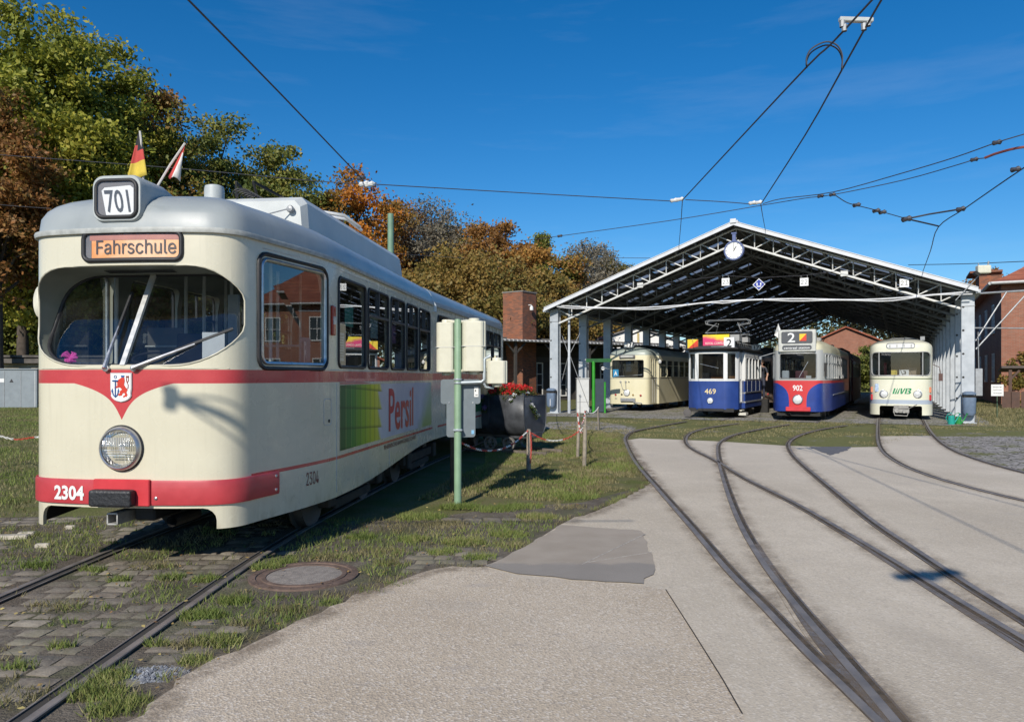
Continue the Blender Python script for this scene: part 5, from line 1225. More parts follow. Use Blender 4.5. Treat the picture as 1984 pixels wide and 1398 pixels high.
m = MB(); m.box((0, 2.75, 2.74), (2.16, 5.9, .07)); m.build('roof_edge', DARK, tb, bevel=.02)
m = MB(); m.box((0, 3.4, 2.98), (1.30, 3.9, .24)); lt = m.build('lantern_roof', M('lantern_grey', (.30, .30, .29), .6), tb, bevel=.06, bseg=2)
for k in range(9): m = MB(); m.box((.655, 1.75 + k * .42, 2.99), (.02, .26, .10)); m.build('lantern_light', M('dark_window_frame'), lt)
lettering('fleet_number', '469', lambda a, b: (-.24 + .44 * a, -.006, .96 + .21 * b), M('gold_print', (.70, .56, .30), .4), tb, .012)
lamp(tb, -.02, 0, .70, .11); m = MB(); m.box((0, .10, .33), (1.75, .12, .14)); m.box((0, .02, .34), (1.0, .06, .10)); m.build('bumper', DARK, tb)
m = MB(); m.lathe([(.06, -.05), (.06, .10), (.16, .12), (.16, .15), (0, .16)], (-.92, .10, .20), (0, -1, 0), 18); m.build('buffer_disc', M('iron_dark', (.11, .10, .095), .6, .4), tb, smooth=40)
m = MB(); m.box((-.78, .30, 2.95), (.42, .06, .38)); o = m.build('line_colour_board', M('line_yellow', (.75, .52, .03), .4), tb); m = MB(); m.slab([(-.99, .266, 2.76), (-.57, .266, 2.76), (-.57, .266, 3.14)], (0, .003, 0)); m.build('red_half', M('line_red', (.58, .05, .02), .4), o)
m = MB(); m.box((.66, .30, 2.98), (.40, .14, .42)); o = m.build('route_board', WHITE, tb); lettering('number', '2', lambda a, b: (.56 + .2 * a, .226, 2.82 + .30 * b), BLACKT, o, .012)
t = NT('banner_print'); x, y, z = t.xyz(); t.set(t.mix((z * 3 + x * .8 + t.noise(5, 3) * .5 - 10.0).smooth(-.55, .15), (.60, .04, .14), (.75, .60, .02)), .4)
m = MB(); m.box((.02, .85, 3.12), (1.05, .05, .44)); m.build('advert_board', t.mat, tb)
m = MB(); m.box((.75, 1.2, 3.20), (.35, .6, .26)); m.box((1.0, 1.9, 3.15), (.25, .5, .2)); m.build('resistor_box', M('lantern_grey'), tb)
lettering('advert_text', 'ROYAL COMPLET', lambda a, b: (-.40 + .80 * a, .822, 2.95 + .09 * b), M('advert_cream', (.7, .55, .45), .5), tb, .02)
m = MB(); m.box((.25, .12, 2.78), (.5, .1, .12)); m.build('lamp_board', GREYM, tb)
pa = MB(); pz = 3.95
for sx in (-1, 1):
    pa.tube([(sx * .35, 3.3, 3.12), (sx * .75, 2.3, 3.50), (sx * .45, 3.1, pz)], .02, 5); pa.tube([(sx * .35, 3.3, 3.12), (sx * .75, 4.3, 3.50), (sx * .45, 3.5, pz)], .02, 5)
for yy in (3.1, 3.45): pa.tube([(-.45, yy, pz - .12), (-.90, yy, pz - .02), (-.93, yy, pz + .10), (-.8, yy, pz + .14), (.8, yy, pz + .14), (.93, yy, pz + .10), (.90, yy, pz - .02), (.45, yy, pz - .12)], .025, 6)
pa.tube([(-.75, 2.3, 3.5), (.75, 2.3, 3.5)], .02, 5); pa.tube([(-.75, 4.3, 3.5), (.75, 4.3, 3.5)], .02, 5); pa.build('pantograph', GREYM, tb, smooth=60)
m = MB(); m.box((1.0, 1.05, .30), (.10, .6, .04)); m.box((1.05, 1.05, .16), (.30, .5, .10)); m.build('step_board', M('step_pale', (.55, .53, .46), .6), tb)
for yy in (.62, 1.46): m = MB(); m.tube([(PLB.hw(yy) + .03, yy, .6), (PLB.hw(yy) + .03, yy, 1.5)], .018, 6); m.build('hand_rail', CHROME, tb)
m = MB()
for k in range(4): m.box((1.045, 2.0 + k * 1.0, 1.25), (.012, .02, .45))
m.box((1.05, 3.5, 1.0), (.02, 3.9, .04)); m.box((1.05, 3.5, .60), (.02, 3.9, .04)); m.build('side_moulding', GREYM, tb)
m = MB(); m.box((-.30, .55, 1.35), (.3, .3, .9)); m.tube([(-.3 + .15 * math.cos(a), .5 + .15 * math.sin(a), 1.85) for a in [k * .6283 for k in range(10)]], .015, 5, closed=True); m.build('controller', DARK, tb)
m = MB(); m.bar((-.42, -.01, 2.15), (.30, -.01, 1.98), .012, .025, up=(0, 1, 0)); m.build('wiper', CHROME, tb)
m = MB(); m.box((0, 1.48, 1.7), (1.7, .04, 1.6)); m.build('bulkhead', M('varnished_wood', (.30, .14, .045), .35), tb)
# ---- second car of that set, behind
# ---- blue and red 902
t = NT('paint_blue_red_cream'); x, y, z = t.xyz(); blue = t.mix(t.noise(2, 4).smooth(.3, .7), (.012, .035, .20), (.018, .05, .26)); red = t.mix(t.noise(2, 3), (.50, .03, .035), (.56, .045, .045)); cr_ = t.mix(t.noise(2, 3), (.56, .52, .36), (.62, .58, .42)); gry = (.42, .42, .40)
k = ((z - .40) / 1.05).max(0.0).min(1.0); hwv = k.pow(5.0) * .55 + .30; redm = ((x.abs() < hwv) * (y < .7)).max(z.between(1.40, 1.50)) 
c = t.mix(redm, blue, red); c = t.mix(z > 1.50, c, gry); c = t.mix((z > 2.52) * (y > .3).max(z > 2.62), c, cr_); PC = t.set(c, .35, coat=.2).mat
tcx = thing('centraal_tram', 'blue and red tram numbered 902 with a tall sign box reading 2', 'tram', SHP(TRK['c'], -1.4), SHA, 'trams lined up under the shed')
HC = bez((0, 0), (.3, 0), (.5, .02), (.62, .05), 4)[:-1] + bez((.62, .05), (.74, .08), (.82, .2), (.86, .36), 4)[:-1] + bez((.86, .36), (.93, .7), (1.04, 1.1), (1.06, 1.5), 4)[:-1] + [(1.06, 1.5 + k_ * 1.0) for k_ in range(11)]
LC = HC[-1][1]; PLC = Plan(HC); cut = MB(); GRF = M('grey_window_frame', (.40, .40, .39), .4, .3)
front_window(cut, PLC, -.64, .64, 1.56, 2.50, .07, GRF, tcx, .022, y1=.45); side_windows(tcx, PLC, cut, [(.55, .80, 1.56, 2.46), (.92, 1.16, 1.56, 2.46), (1.30, 1.55, 1.56, 2.46)] + [(1.75 + k_ * .95, 2.55 + k_ * .95, 1.56, 2.46) for k_ in range(9)], .05, GRF, bar=2.15)
far_shell(tcx, HC, LC, .36, [.9, 1.5], 2.62, .45, .9, PC, cut); undercar(tcx, 2.6, 1.0); undercar(tcx, 8.6, 1.0); seat_rows(tcx, [2.2, 3.3, 4.4, 5.5, 6.6, 7.7], 1.0)
m = MB(); m.box((-.02, .10, 2.96), (1.30, .35, .82)); o = m.build('sign_box', M('sign_box_grey', (.50, .50, .46), .4), tcx, bevel=.03)
m = MB(); m.slab([(a - .02, -.079, b + 3.08) for a, b in rrect(1.08, .44, .06)], (0, -.006, 0)); m.build('route_glass', M('sign_dark', (.085, .088, .095), .35), o); m = MB(); m.slab([(a - .02, -.079, b + 2.71) for a, b in rrect(1.02, .17, .07)], (0, -.006, 0)); m.build('destination_glass', M('sign_dark'), o)
lettering('number', '2', lambda a, b: (-.34 + .26 * a, -.090, 2.91 + .34 * b), WHITE, o, .01); lettering('destination', 'centraal station', lambda a, b: (-.47 + .90 * a, -.090, 2.66 + .085 * b), WHITE, o, .01)
m = MB(); m.box((.19, -.088, 3.08), (.24, .004, .26)); m.build('line_colour', M('line_yellow'), o); m = MB(); m.slab([(.07, -.094, 2.95), (.31, -.094, 2.95), (.31, -.094, 3.21)], (0, .003, 0)); m.build('red_half', M('line_red'), o)
lettering('fleet_number', '902', lambda a, b: (-.17 + .34 * a, -.006, 1.12 + .21 * b), WHITE, tcx, .02); lamp(tcx, .0, 0, .80, .16); m = MB(); m.box((.02, -.05, .45), (.86, .10, .16)); m.build('bumper', M('bright_red_paint'), tcx, bevel=.02)
m = MB(); m.box((0, .3, .27), (1.5, .3, .16)); m.lathe([(.06, 0), (.06, .2)], (-.3, .1, .24), (0, -1, 0), 10); m.build('coupling', DARK, tcx)
m = MB(); m.bar((.05, .0, 1.62), (.36, .02, 2.2), .012, .03, up=(0, 1, 0)); m.build('wiper', CHROME, tcx); m = MB(); m.box((.02, 1.0, 1.60), (.45, .12, .55)); m.build('driver_seat', M('seat_maroon', (.16, .05, .06), .6), tcx, bevel=.05, bseg=2)
m = MB(); m.box((.36, .18, 1.63), (.18, .01, .10)); m.build('window_card', WHITE, tcx); m = MB(); m.box((-.46, .30, 1.72), (.26, .15, .30)); m.build('white_box', WHITE, tcx, bevel=.03)
m = MB(); m.box((.55, 1.2, 3.05), (.3, .5, .12)); m.build('roof_box', M('lantern_grey'), tcx)
for k_ in range(7): m = MB(); m.box((.42, 1.5 + k_ * .55, 3.06), (.12, .3, .08)); m.build('roof_vent', M('vent_cream', (.50, .48, .38), .5), tcx)
m = MB(); m.bar((1.075, 1.8, .95), (1.075, 11, .95), .02, .03); m.build('side_rail', GREYM, tcx); m = MB(); m.tube([(-.86, .35, 2.55), (-1.35, .25, 2.40)], .015, 5); m.lathe([(0, 0), (.06, .01), (.06, .12), (0, .13)], (-1.36, .25, 2.28), (0, 0, 1), 10); m.build('mirror', GREYM, tcx)
m = MB(); m.slab([(-.66, .12, 3.05), (-.70, .12, 3.62), (-.62, .12, 3.40), (-.84, .12, 3.20)], (0, .01, 0)); m.tube([(-.64, .13, 3.0), (-.70, .13, 3.62)], .012, 5); m.build('pennant', WHITE, tcx)
m = MB(); m.box((.90, .45, 2.0), (.10, .12, .3)); m.box((.92, .42, 1.8), (.06, .08, .3)); m.build('door_control', DARK, tcx)

# ---- white-cream MVB tram (rightmost)
t = NT('paint_white_cream'); x, y, z = t.xyz(); c = t.mix(t.noise(1.6, 4).smooth(.3, .7), (.64, .63, .50), (.70, .69, .56)); c = t.mix(t.noise(6, 4, stretch=(4, 4, .4)).smooth(.55, .8) * .2, c, (.40, .38, .28)); c = t.mix(z.between(1.545, 1.585), c, (.10, .14, .06)); c = t.mix(z.between(.60, .76), c, (.36, .41, .48)); c = t.mix(z > 2.92, c, (.46, .45, .38)); PD = t.set(c, .35, coat=.15).mat
td = thing('rounded_tram', 'white-cream rounded tram with green lettering and twin headlights at the right', 'tram', SHP(TRK['d'], 1.4), SHA, 'trams lined up under the shed')
HD = bez((0, 0), (.4, 0), (.65, .05), (.80, .12), 5)[:-1] + bez((.80, .12), (.96, .2), (1.05, .38), (1.08, .62), 6)[:-1] + [(1.08, .62 + k_ * 1.1) for k_ in range(11)]
LD = HD[-1][1]; PLD = Plan(HD); PLD.byx = [(x_, y_) for x_, y_ in HD if y_ < .63]; cut = MB()
front_window(cut, PLD, -1.0, 1.0, 1.68, 2.58, .16, GRF, td, .022, gl=GLW, y1=.75); side_windows(td, PLD, cut, [(.85, 1.6, 1.68, 2.5)] + [(1.8 + k_ * 1.2, 2.9 + k_ * 1.2, 1.68, 2.5) for k_ in range(7)], .06, RUBBER, bar=2.25)
nm_ = MB(); front_notch = [(a, b + .20) for a, b in rrect(1.44, .66, (.02, .02, .06, .06), 3)]; cut.slab([(a, -.4, b) for a, b in front_notch], (0, .9, 0))
far_shell(td, HD, LD, .18, [.59, 1.2, 1.6], 2.72, .40, .7, PD, cut); undercar(td, 2.9, 1.0); undercar(td, 9.0, 1.0); seat_rows(td, [2.2, 3.3, 4.4, 5.5, 6.6, 7.7], 1.0)
for sx in (-1, 1):
    m = MB(); m.tube([(sx * .74, PLD.yf(.74), 1.66), (sx * .74, PLD.yf(.74), 2.60)], .025, 6); m.build('window_post', GRF, td); lamp(td, sx * .56, PLD.yf(.56), .98, .125); lamp(td, sx * .56, PLD.yf(.56) + .02, .98, .15, 'headlight_ring', GREYM, .02)
    for zz, cc, nn in ((1.14, (.62, .22, .12), 'indicator'), (.85, (.42, .02, .03), 'tail_lamp')): m = MB(); m.box((sx * .985, PLD.yf(.985) - .01, zz), (.10, .05, .22)); m.build(nn, M('lens_' + nn, cc, .3), td, bevel=.015)
m = MB(); m.tube([(a, PLD.yf(a) - .006, b + 2.82) for a, b in fine(rrect(.96, .19, .09, 5))], .015, 6, closed=True); o = m.build('destination_slot', GREYM, td); m = MB(); grid_panel(m, -.46, .46, 2.735, 2.905, lambda a, b: (a, PLD.yf(a) - .004, b)); m.build('panel', WHITE, o, recalc=False)
for k_ in range(4): m = MB(); m.box((-.36 + k_ * .24, PLD.yf(.3) - .03, 2.82), (.03, .006, .09)); m.build('slot_mark', GREYM, o)
GRN = M('logo_green', (.01, .24, .09), .4)
def mvb(u, v): return (-.28 + .62 * u + .06 * v, PLD.yf(-.28 + .62 * u) - .008, .99 + .21 * v)
m = MB()
for (a, b) in ((.0, .09), (.12, .21), (.24, .33)): m.ngon([mvb(a, 0), mvb(b, 0), mvb(b, 1), mvb(a + (.05 if a else 0), 1)])
m.ngon([mvb(.36, 1), mvb(.45, 1), mvb(.50, .25), mvb(.56, 1), mvb(.64, 1), mvb(.54, 0), mvb(.44, 0)])
m.ngon([mvb(.66, 0), mvb(.75, 0), mvb(.75, 1), mvb(.66, 1)]); m.ngon([mvb(.77, 1), mvb(.92, 1), mvb(.97, .85), mvb(.96, .62), mvb(.90, .52), mvb(.98, .40), mvb(1.0, .2), mvb(.94, 0), mvb(.77, 0), mvb(.77, .15), mvb(.88, .17), mvb(.88, .38), mvb(.79, .42), mvb(.79, .58), mvb(.87, .62), mvb(.87, .82), mvb(.77, .85)])
m.build('logo', GRN, td, recalc=False)
m = MB(); m.box((.0, PLD.yf(0) + .12, 1.62), (.6, .02, .02)); m.box((.12, .10, 1.80), (.32, .012, .20)); m.build('route_card', WHITE, td); lettering('number', '3', lambda a, b: (.08 + .11 * a, .085, 1.73 + .14 * b), BLACKT, td, .02)
m = MB(); m.box((-.22, .09, 1.80), (.20, .012, .18)); m.build('yellow_card', M('card_yellow', (.65, .48, .05), .5), td)
m = MB(); m.bar((.10, .05, 1.66), (-.06, .10, 2.05), .012, .02, up=(0, 1, 0)); m.build('wiper', RUBBER, td); m = MB(); m.bar((.42, .05, 1.66), (.2, .10, 2.10), .012, .02, up=(0, 1, 0)); m.build('wiper', RUBBER, td)
m = MB(); m.box((.02, -.04, .50), (.50, .30, .12)); m.box((.02, -.02, .36), (.54, .26, .18)); m.tube([(.2, -.1, .40), (.55, -.2, .60)], .02, 5); m.lathe([(.09, 0), (.09, .05), (0, .05)], (-.12, -.15, .36), (0, -1, 0), 12); m.lathe([(.07, 0), (.07, .05), (0, .05)], (.12, -.15, .33), (0, -1, 0), 12); m.tube([(-.22, -.12, .3), (-.2, -.16, .18), (.22, -.16, .16), (.26, -.12, .3)], .02, 5); m.build('coupling', M('coupling_grey', (.30, .29, .27), .6, .4, .25, 9), td, bevel=.015)
m = MB(); m.box((0, .5, 1.50), (1.5, .35, .3)); m.build('dashboard', M('dash_grey'), td); m = MB(); m.box((.32, 1.2, 1.75), (.48, .14, .5)); m.build('driver_seat', M('seat_tan', (.25, .19, .14), .6), td, bevel=.05, bseg=2)
m = MB(); m.box((-.80, PLD.yf(.8) - .012, 1.22), (.15, .01, .30)); m.build('pictogram_plate', M('pictogram', (.35, .45, .60), .5, 0, .5, 20), td)
m = MB(); m.tube([(1.10, .5, 2.1), (1.30, .35, 2.0), (1.34, .33, 1.75)], .015, 5); m.box((1.34, .33, 1.62), (.14, .06, .28)); m.build('mirror', M('mirror_brown', (.10, .05, .04), .4), td)
m = MB(); m.tube([(-.5, .7, 3.05), (-.3, .65, 3.13), (.4, .65, 3.13), (.6, .75, 3.08)], .012, 5); m.box((.75, .9, 3.12), (.15, .3, .14)); m.build('roof_cable', GREYM, td)
m = MB(); m.box((-.55, 1.6, 1.95), (.10, .05, .5)); m.build('inside_notice', M('notice_red', (.5, .06, .06), .5), td)

# ---- a second row deeper in the shed: copies with their own paint
PE = {}
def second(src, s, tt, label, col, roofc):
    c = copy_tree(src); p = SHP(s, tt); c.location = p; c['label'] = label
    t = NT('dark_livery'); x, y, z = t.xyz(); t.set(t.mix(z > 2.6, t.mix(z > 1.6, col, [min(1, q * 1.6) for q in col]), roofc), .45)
    for k in c.children:
        if k.name.startswith('body'): k.data = k.data.copy(); k.data.materials[0] = t.mat
        if k.name.split('.')[0] in ('fleet_number', 'logo', 'blue_plate', 'advert_text', 'number'): 
            for g in list(k.children): bpy.data.objects.remove(g)
            bpy.data.objects.remove(k)
    return c
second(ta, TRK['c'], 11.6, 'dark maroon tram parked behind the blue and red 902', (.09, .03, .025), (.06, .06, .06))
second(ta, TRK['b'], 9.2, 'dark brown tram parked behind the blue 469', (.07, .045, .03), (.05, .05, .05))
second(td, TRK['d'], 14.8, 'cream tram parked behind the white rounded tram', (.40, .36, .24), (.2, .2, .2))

# ---- person on the rear step of 469
def person(loc, rz, label):
    o = thing('person', label, 'person', loc, rz)
    J = {'pel': (0, 0, .95, .125, .10), 'waist': (0, 0, 1.08, .12, .09), 'chest': (0, 0, 1.30, .155, .105), 'neck0': (0, .0, 1.46, .07, .06), 'neck': (0, -.01, 1.53, .05, .05), 'head': (0, -.02, 1.64, .075, .09), 'top': (0, -.01, 1.74, .055, .065),
         'sl': (-.18, 0, 1.42, .06, .06), 'el': (-.24, -.02, 1.14, .045, .045), 'wl': (-.22, -.10, .90, .03, .03), 'sr': (.18, 0, 1.42, .06, .06), 'er': (.27, -.04, 1.15, .045, .045), 'wr': (.26, -.20, .98, .03, .03),
         'hl': (-.09, 0, .88, .09, .09), 'kl': (-.10, -.02, .48, .06, .06), 'al': (-.10, .02, .09, .042, .042), 'tl': (-.11, -.12, .04, .04, .03), 'hr': (.09, 0, .88, .09, .09), 'kr': (.10, -.03, .48, .06, .06), 'ar': (.10, .01, .09, .042, .042), 'tr': (.11, -.13, .04, .04, .03)}
    E = [('pel', 'waist'), ('waist', 'chest'), ('chest', 'neck0'), ('neck0', 'neck'), ('neck', 'head'), ('head', 'top'), ('neck0', 'sl'), ('sl', 'el'), ('el', 'wl'), ('neck0', 'sr'), ('sr', 'er'), ('er', 'wr'), ('pel', 'hl'), ('hl', 'kl'), ('kl', 'al'), ('al', 'tl'), ('pel', 'hr'), ('hr', 'kr'), ('kr', 'ar'), ('ar', 'tr')]
    for sfx, sx in (('l', -1), ('r', 1)):
        w = Vector(J['w' + sfx][:3]); J['p' + sfx] = (w.x, w.y - .04, w.z - .06, .034, .018); E.append(('w' + sfx, 'p' + sfx))
        for f in range(4): J['f%d%s' % (f, sfx)] = (w.x + (f - 1.5) * .02, w.y - .07 - .01 * (f % 2), w.z - .10, .009, .009); J['g%d%s' % (f, sfx)] = (w.x + (f - 1.5) * .022, w.y - .085, w.z - .145 + .01 * abs(f - 1.5), .008, .008); E += [('p' + sfx, 'f%d%s' % (f, sfx)), ('f%d%s' % (f, sfx), 'g%d%s' % (f, sfx))]
        J['t' + sfx + 'h'] = (w.x - sx * .045, w.y - .05, w.z - .07, .010, .010); E.append(('w' + sfx, 't' + sfx + 'h'))
    ks = list(J); me = bpy.data.meshes.new('body'); me.from_pydata([J[k][:3] for k in ks], [(ks.index(a), ks.index(b)) for a, b in E], [])
    ob = link('body', me, o); sk = ob.modifiers.new('skin', 'SKIN'); sk.use_smooth_shade = True
    for i, k in enumerate(ks): me.skin_vertices[0].data[i].radius = J[k][3:5]; me.skin_vertices[0].data[i].use_root = (k == 'pel')
    ob.modifiers.new('sub', 'SUBSURF').levels = 2; ob.modifiers['sub'].render_levels = 2
    t = NT('person_surface'); x, y, z = t.xyz(); shirt = (z.between(.93, 1.50)) * (x.abs() < .245).max(z > 1.17); 
    c = t.mix(z > 1.47, (.025, .028, .04), (.42, .25, .18)); c = t.mix((z.between(.70, 1.19)) * (x.abs() > .2), c, (.42, .25, .18)); c = t.mix((z < .93) * (x.abs() < .2), c, (.03, .035, .06)); c = t.mix(z < .10, c, (.02, .02, .02)); t.set(c, .7); me.materials.append(t.mat)
    m = MB(); m.lathe([(.088, .0), (.097, .06), (.085, .11), (.05, .135), (0, .14)], (0, .008, 1.655), n=14); m.build('hair', M('hair_brown', (.05, .03, .02), .7), o, smooth=60)
    m = MB(); m.slab([(-.012, -.115, 1.62), (.012, -.115, 1.62), (0, -.105, 1.66)], (0, .04, 0)); m.build('nose', M('skin', (.42, .25, .18), .6), o)
    for sx in (-1, 1): m = MB(); m.lathe([(0, 0), (.010, .001), (0, .004)], (sx * .03, -.105, 1.655), (0, -1, 0), 8); m.build('eye', BLACKT, o); m = MB(); m.lathe([(.0, 0), (.02, .004), (.022, .012), (0, .014)], (sx * .083, -.01, 1.645), (sx, 0, 0), 8); m.build('ear', M('skin'), o)
    m = MB(); m.box((0, -.103, 1.592), (.045, .01, .008)); m.build('mouth', M('lips', (.3, .10, .09), .5), o); return o
pp = SHP(TRK['b'] + .98, -.9 + 5.95); person((pp.x, pp.y, .62), SHA, 'person in a dark shirt standing behind the blue 469 tram')
m = MB(); m.box((0, 0, .31), (.6, .5, .62)); o = m.build('rear_step', DARK, tb); o.location = (.98, 5.95, 0)
# ================================================================== PROPS
# ---- signal post seen from behind
SP = G(887, 978); sig = thing('signal_post', 'pale green post with cream signal heads and grey signboards seen from behind', 'signal post', (SP.x, SP.y, 0))
GREENP = M('pole_green', (.22, .34, .22), .5, 0, .1, 6); HEADC = M('signal_cream', (.62, .60, .48), .45, 0, .06, 7); SBACK = M('sign_back_grey', (.155, .185, .205), .5, .2, .08, 6)
m = MB(); m.lathe([(.047, -.05), (.045, 2.34), (.035, 2.365), (0, 2.37)], (0, 0, 0), n=18); m.build('pole', GREENP, sig, smooth=45)
def head(cx, cy, z0, z1, w, d, cut_=None):
    m = MB(); h = z1 - z0; prof = [(-w / 2, -d * .22), (-w * .44, -d * .40), (-w * .30, -d / 2), (w * .30, -d / 2), (w * .40, -d * .44), (w * .42, -d * .30), (w / 2, -d * .28), (w / 2, d / 2), (-w / 2, d / 2)]
    m.slab([(cx + a, cy + b, z0 + .045) for a, b in prof], (0, 0, h - .09)); o = m.build('signal_head', HEADC, sig, bevel=.012, bseg=2)
    for zz, sg in ((z1 - .05, 1), (z0 + .05, -1)):
        q = MB(); q.lathe([(w * .24, 0), (w * .24, sg * .035), (w * .21, sg * .045), (0, sg * .046)], (cx, cy, zz), n=18); q.build('end_cap', HEADC, o, smooth=40)
    if h > .5: q = MB(); q.box((cx, cy - .003, z0 + h * .5), (w * 1.005, d * 1.005, .006)); q.build('case_joint', M('seam_dark'), o)
    q = MB()
    for k in range(1 if h < .5 else 2): q.lathe([(.075, 0), (.08, .16), (.074, .16), (.07, 0)], (cx, cy + d / 2, z0 + h * (.5 if h < .5 else .28 + .44 * k)), (0, 1, 0), 16)
    q.build('sun_hood', RUBBER, o); return o
head(-.155, .10, 1.645, 2.37, .245, .26); head(.205, .06, 1.655, 2.385, .30, .26); head(.50, -.02, 1.50, 1.88, .26, .22)
m = MB()
for zz in (2.325, 1.70):
    for xx in (-.12, .12): m.tube([(0, .0, zz), (xx, .04, zz + .02), (xx * 1.3, .08, zz + .01)], .022, 7)
m.build('head_bracket', HEADC, sig, smooth=60)
PIPE = M('zinc_pipe', (.40, .45, .48), .4, .4)
m = MB(); m.tube([(0, -.01, 1.555), (.30, -.01, 1.565), (.34, -.01, 1.60), (.34, -.01, 1.86), (.42, -.01, 1.90)], .024, 8); m.tube([(.33, -.01, 1.55), (.36, -.01, 1.50), (.46, -.01, 1.49)], .018, 7); m.build('side_arm', PIPE, sig, smooth=60)
m = MB()
for zz in (1.555, 1.60, .96): m = MB(); m.lathe([(.056, -.012), (.058, 0), (.056, .012)], (0, 0, zz), n=16); m.build('clamp', PIPE, sig, smooth=40)
def plate(x0, x1, z0, z1, y, nm='signboard'):
    m = MB(); m.slab([(a + (x0 + x1) / 2, y, b + (z0 + z1) / 2) for a, b in rrect(x1 - x0, z1 - z0, .035, 4)], (0, .006, 0)); return m.build(nm, SBACK, sig)
p1 = plate(-.225, .285, 1.285, 1.60, .07); p2 = plate(-.15, .22, .86, 1.325, .062)
m = MB(); m.box((.232, .066, 1.44), (.055, .004, .13)); m.build('sticker', WHITE, p1); m = MB(); m.box((.222, .0635, 1.455), (.014, .003, .02)); m.box((.235, .0635, 1.40), (.03, .003, .008)); m.build('sticker_print', BLACKT, p1)
m = MB(); m.box((.187, .058, .925), (.035, .004, .05)); m.build('sticker', M('sticker_blue', (.20, .42, .62), .5), p2)
for xx in (-.115, .19): m = MB(); m.lathe([(.010, 0), (.008, .006), (0, .007)], (xx, .062, 1.30), (0, -1, 0), 8); m.build('bolt', CHROME, p2)
m = MB(); m.box((0, -.0, .955), (.12, .12, .03)); m.build('clamp_bar', PIPE, sig, bevel=.01)
p = G(876, 952); m = MB(); m.box((0, 0, .55), (.055, .07, 1.2)); o = m.build('wooden_post', M('dark_wood', (.075, .055, .04), .8, 0, .3, 9, .3), None, bevel=.008, loc=(p.x, p.y, 0)); tag(o, 'dark wooden post right behind the green signal post', 'post')

# ---- mine cart with flowers
cp = G(985, 874); CA = R(-32)
cart = thing('mine_cart', 'black iron mine cart used as a flower planter on the lawn', 'mine cart', (cp.x, cp.y, .06), CA)
IRON = M('black_iron', (.06, .064, .072), .5, .3, .35, 5, .1)
U = [(-.47, 1.17)] + [(-.15 - .31 * math.cos(a), .62 - .32 * math.sin(a)) for a in [k * math.pi / 12 for k in range(7)]] + [(.15 + .31 * math.sin(a), .62 - .32 * math.cos(a)) for a in [k * math.pi / 12 for k in range(7)]] + [(.47, 1.17)]   # y, z profile
CLn = .68
m = MB(); A_ = [Vector((-CLn, y, z)) for y, z in U]; B_ = [Vector((CLn, y, z)) for y, z in U]; m.ring(A_, B_, closed=False); m.ngon(A_); m.ngon(B_); tub = m.build('tub', IRON, cart, smooth=40); sm = tub.modifiers.new('plate', 'SOLIDIFY'); sm.thickness = .012
for xx in (-CLn, -.2, .2, CLn): m = MB(); m.tube([(xx, y * 1.01, z - .006) for y, z in U], .012, 6); m.build('rib', IRON, cart, smooth=60)
m = MB(); m.tube([(-CLn, -.46, 1.17), (CLn, -.46, 1.17), (CLn, .46, 1.17), (-CLn, .46, 1.17)], .016, 6, closed=True); m.build('rim', IRON, cart)
m = MB(); m.box((0, -.22, .30), (1.3, .07, .09)); m.box((0, .22, .30), (1.3, .07, .09)); m.box((.5, 0, .30), (.08, .5, .08)); m.box((-.5, 0, .30), (.08, .5, .08)); m.box((.72, 0, .33), (.1, .3, .12)); m.build('chassis', IRON, cart, bevel=.01)
for xx in (-.24, .24):
    for yy in (-.34, .34):
        sgn = -1 if yy < 0 else 1
        m = MB(); m.lathe([(.135, -.04), (.135, .02), (.15, .025), (.15, .04), (.115, .04), (.115, -.0), (.125, -.04)], (xx, yy, .145), (0, sgn, 0), 20); w = m.build('wheel', M('wheel_grey', (.20, .185, .17), .6, .3), cart, smooth=35)
        m = MB(); m.lathe([(.0, .05), (.04, .045), (.04, -.02)], (xx, yy, .165), (0, sgn, 0), 12)
        for k in range(6): a = k * math.pi / 3; m.bar((xx, yy + sgn * .015, .165), (xx + .12 * math.cos(a), yy + sgn * .015, .165 + .12 * math.sin(a)), .025, .012)
        m.build('spokes', M('wheel_grey'), w)
ctr = thing('cart_track', 'short length of narrow track under the mine cart', 'track', (cp.x, cp.y, 0), CA)
for yy in (-.34, .34): m = MB(); m.box((.1, yy, .045), (2.1, .03, .06)); m.box((.1, yy, .012), (2.1, .07, .015)); m.build('rail', M_RUSTY, ctr)
for k in range(4): m = MB(); m.box((-.75 + k * .55, 0, .012), (.16, 1.0, .035)); m.build('sleeper', M('dark_wood'), ctr, bevel=.01)
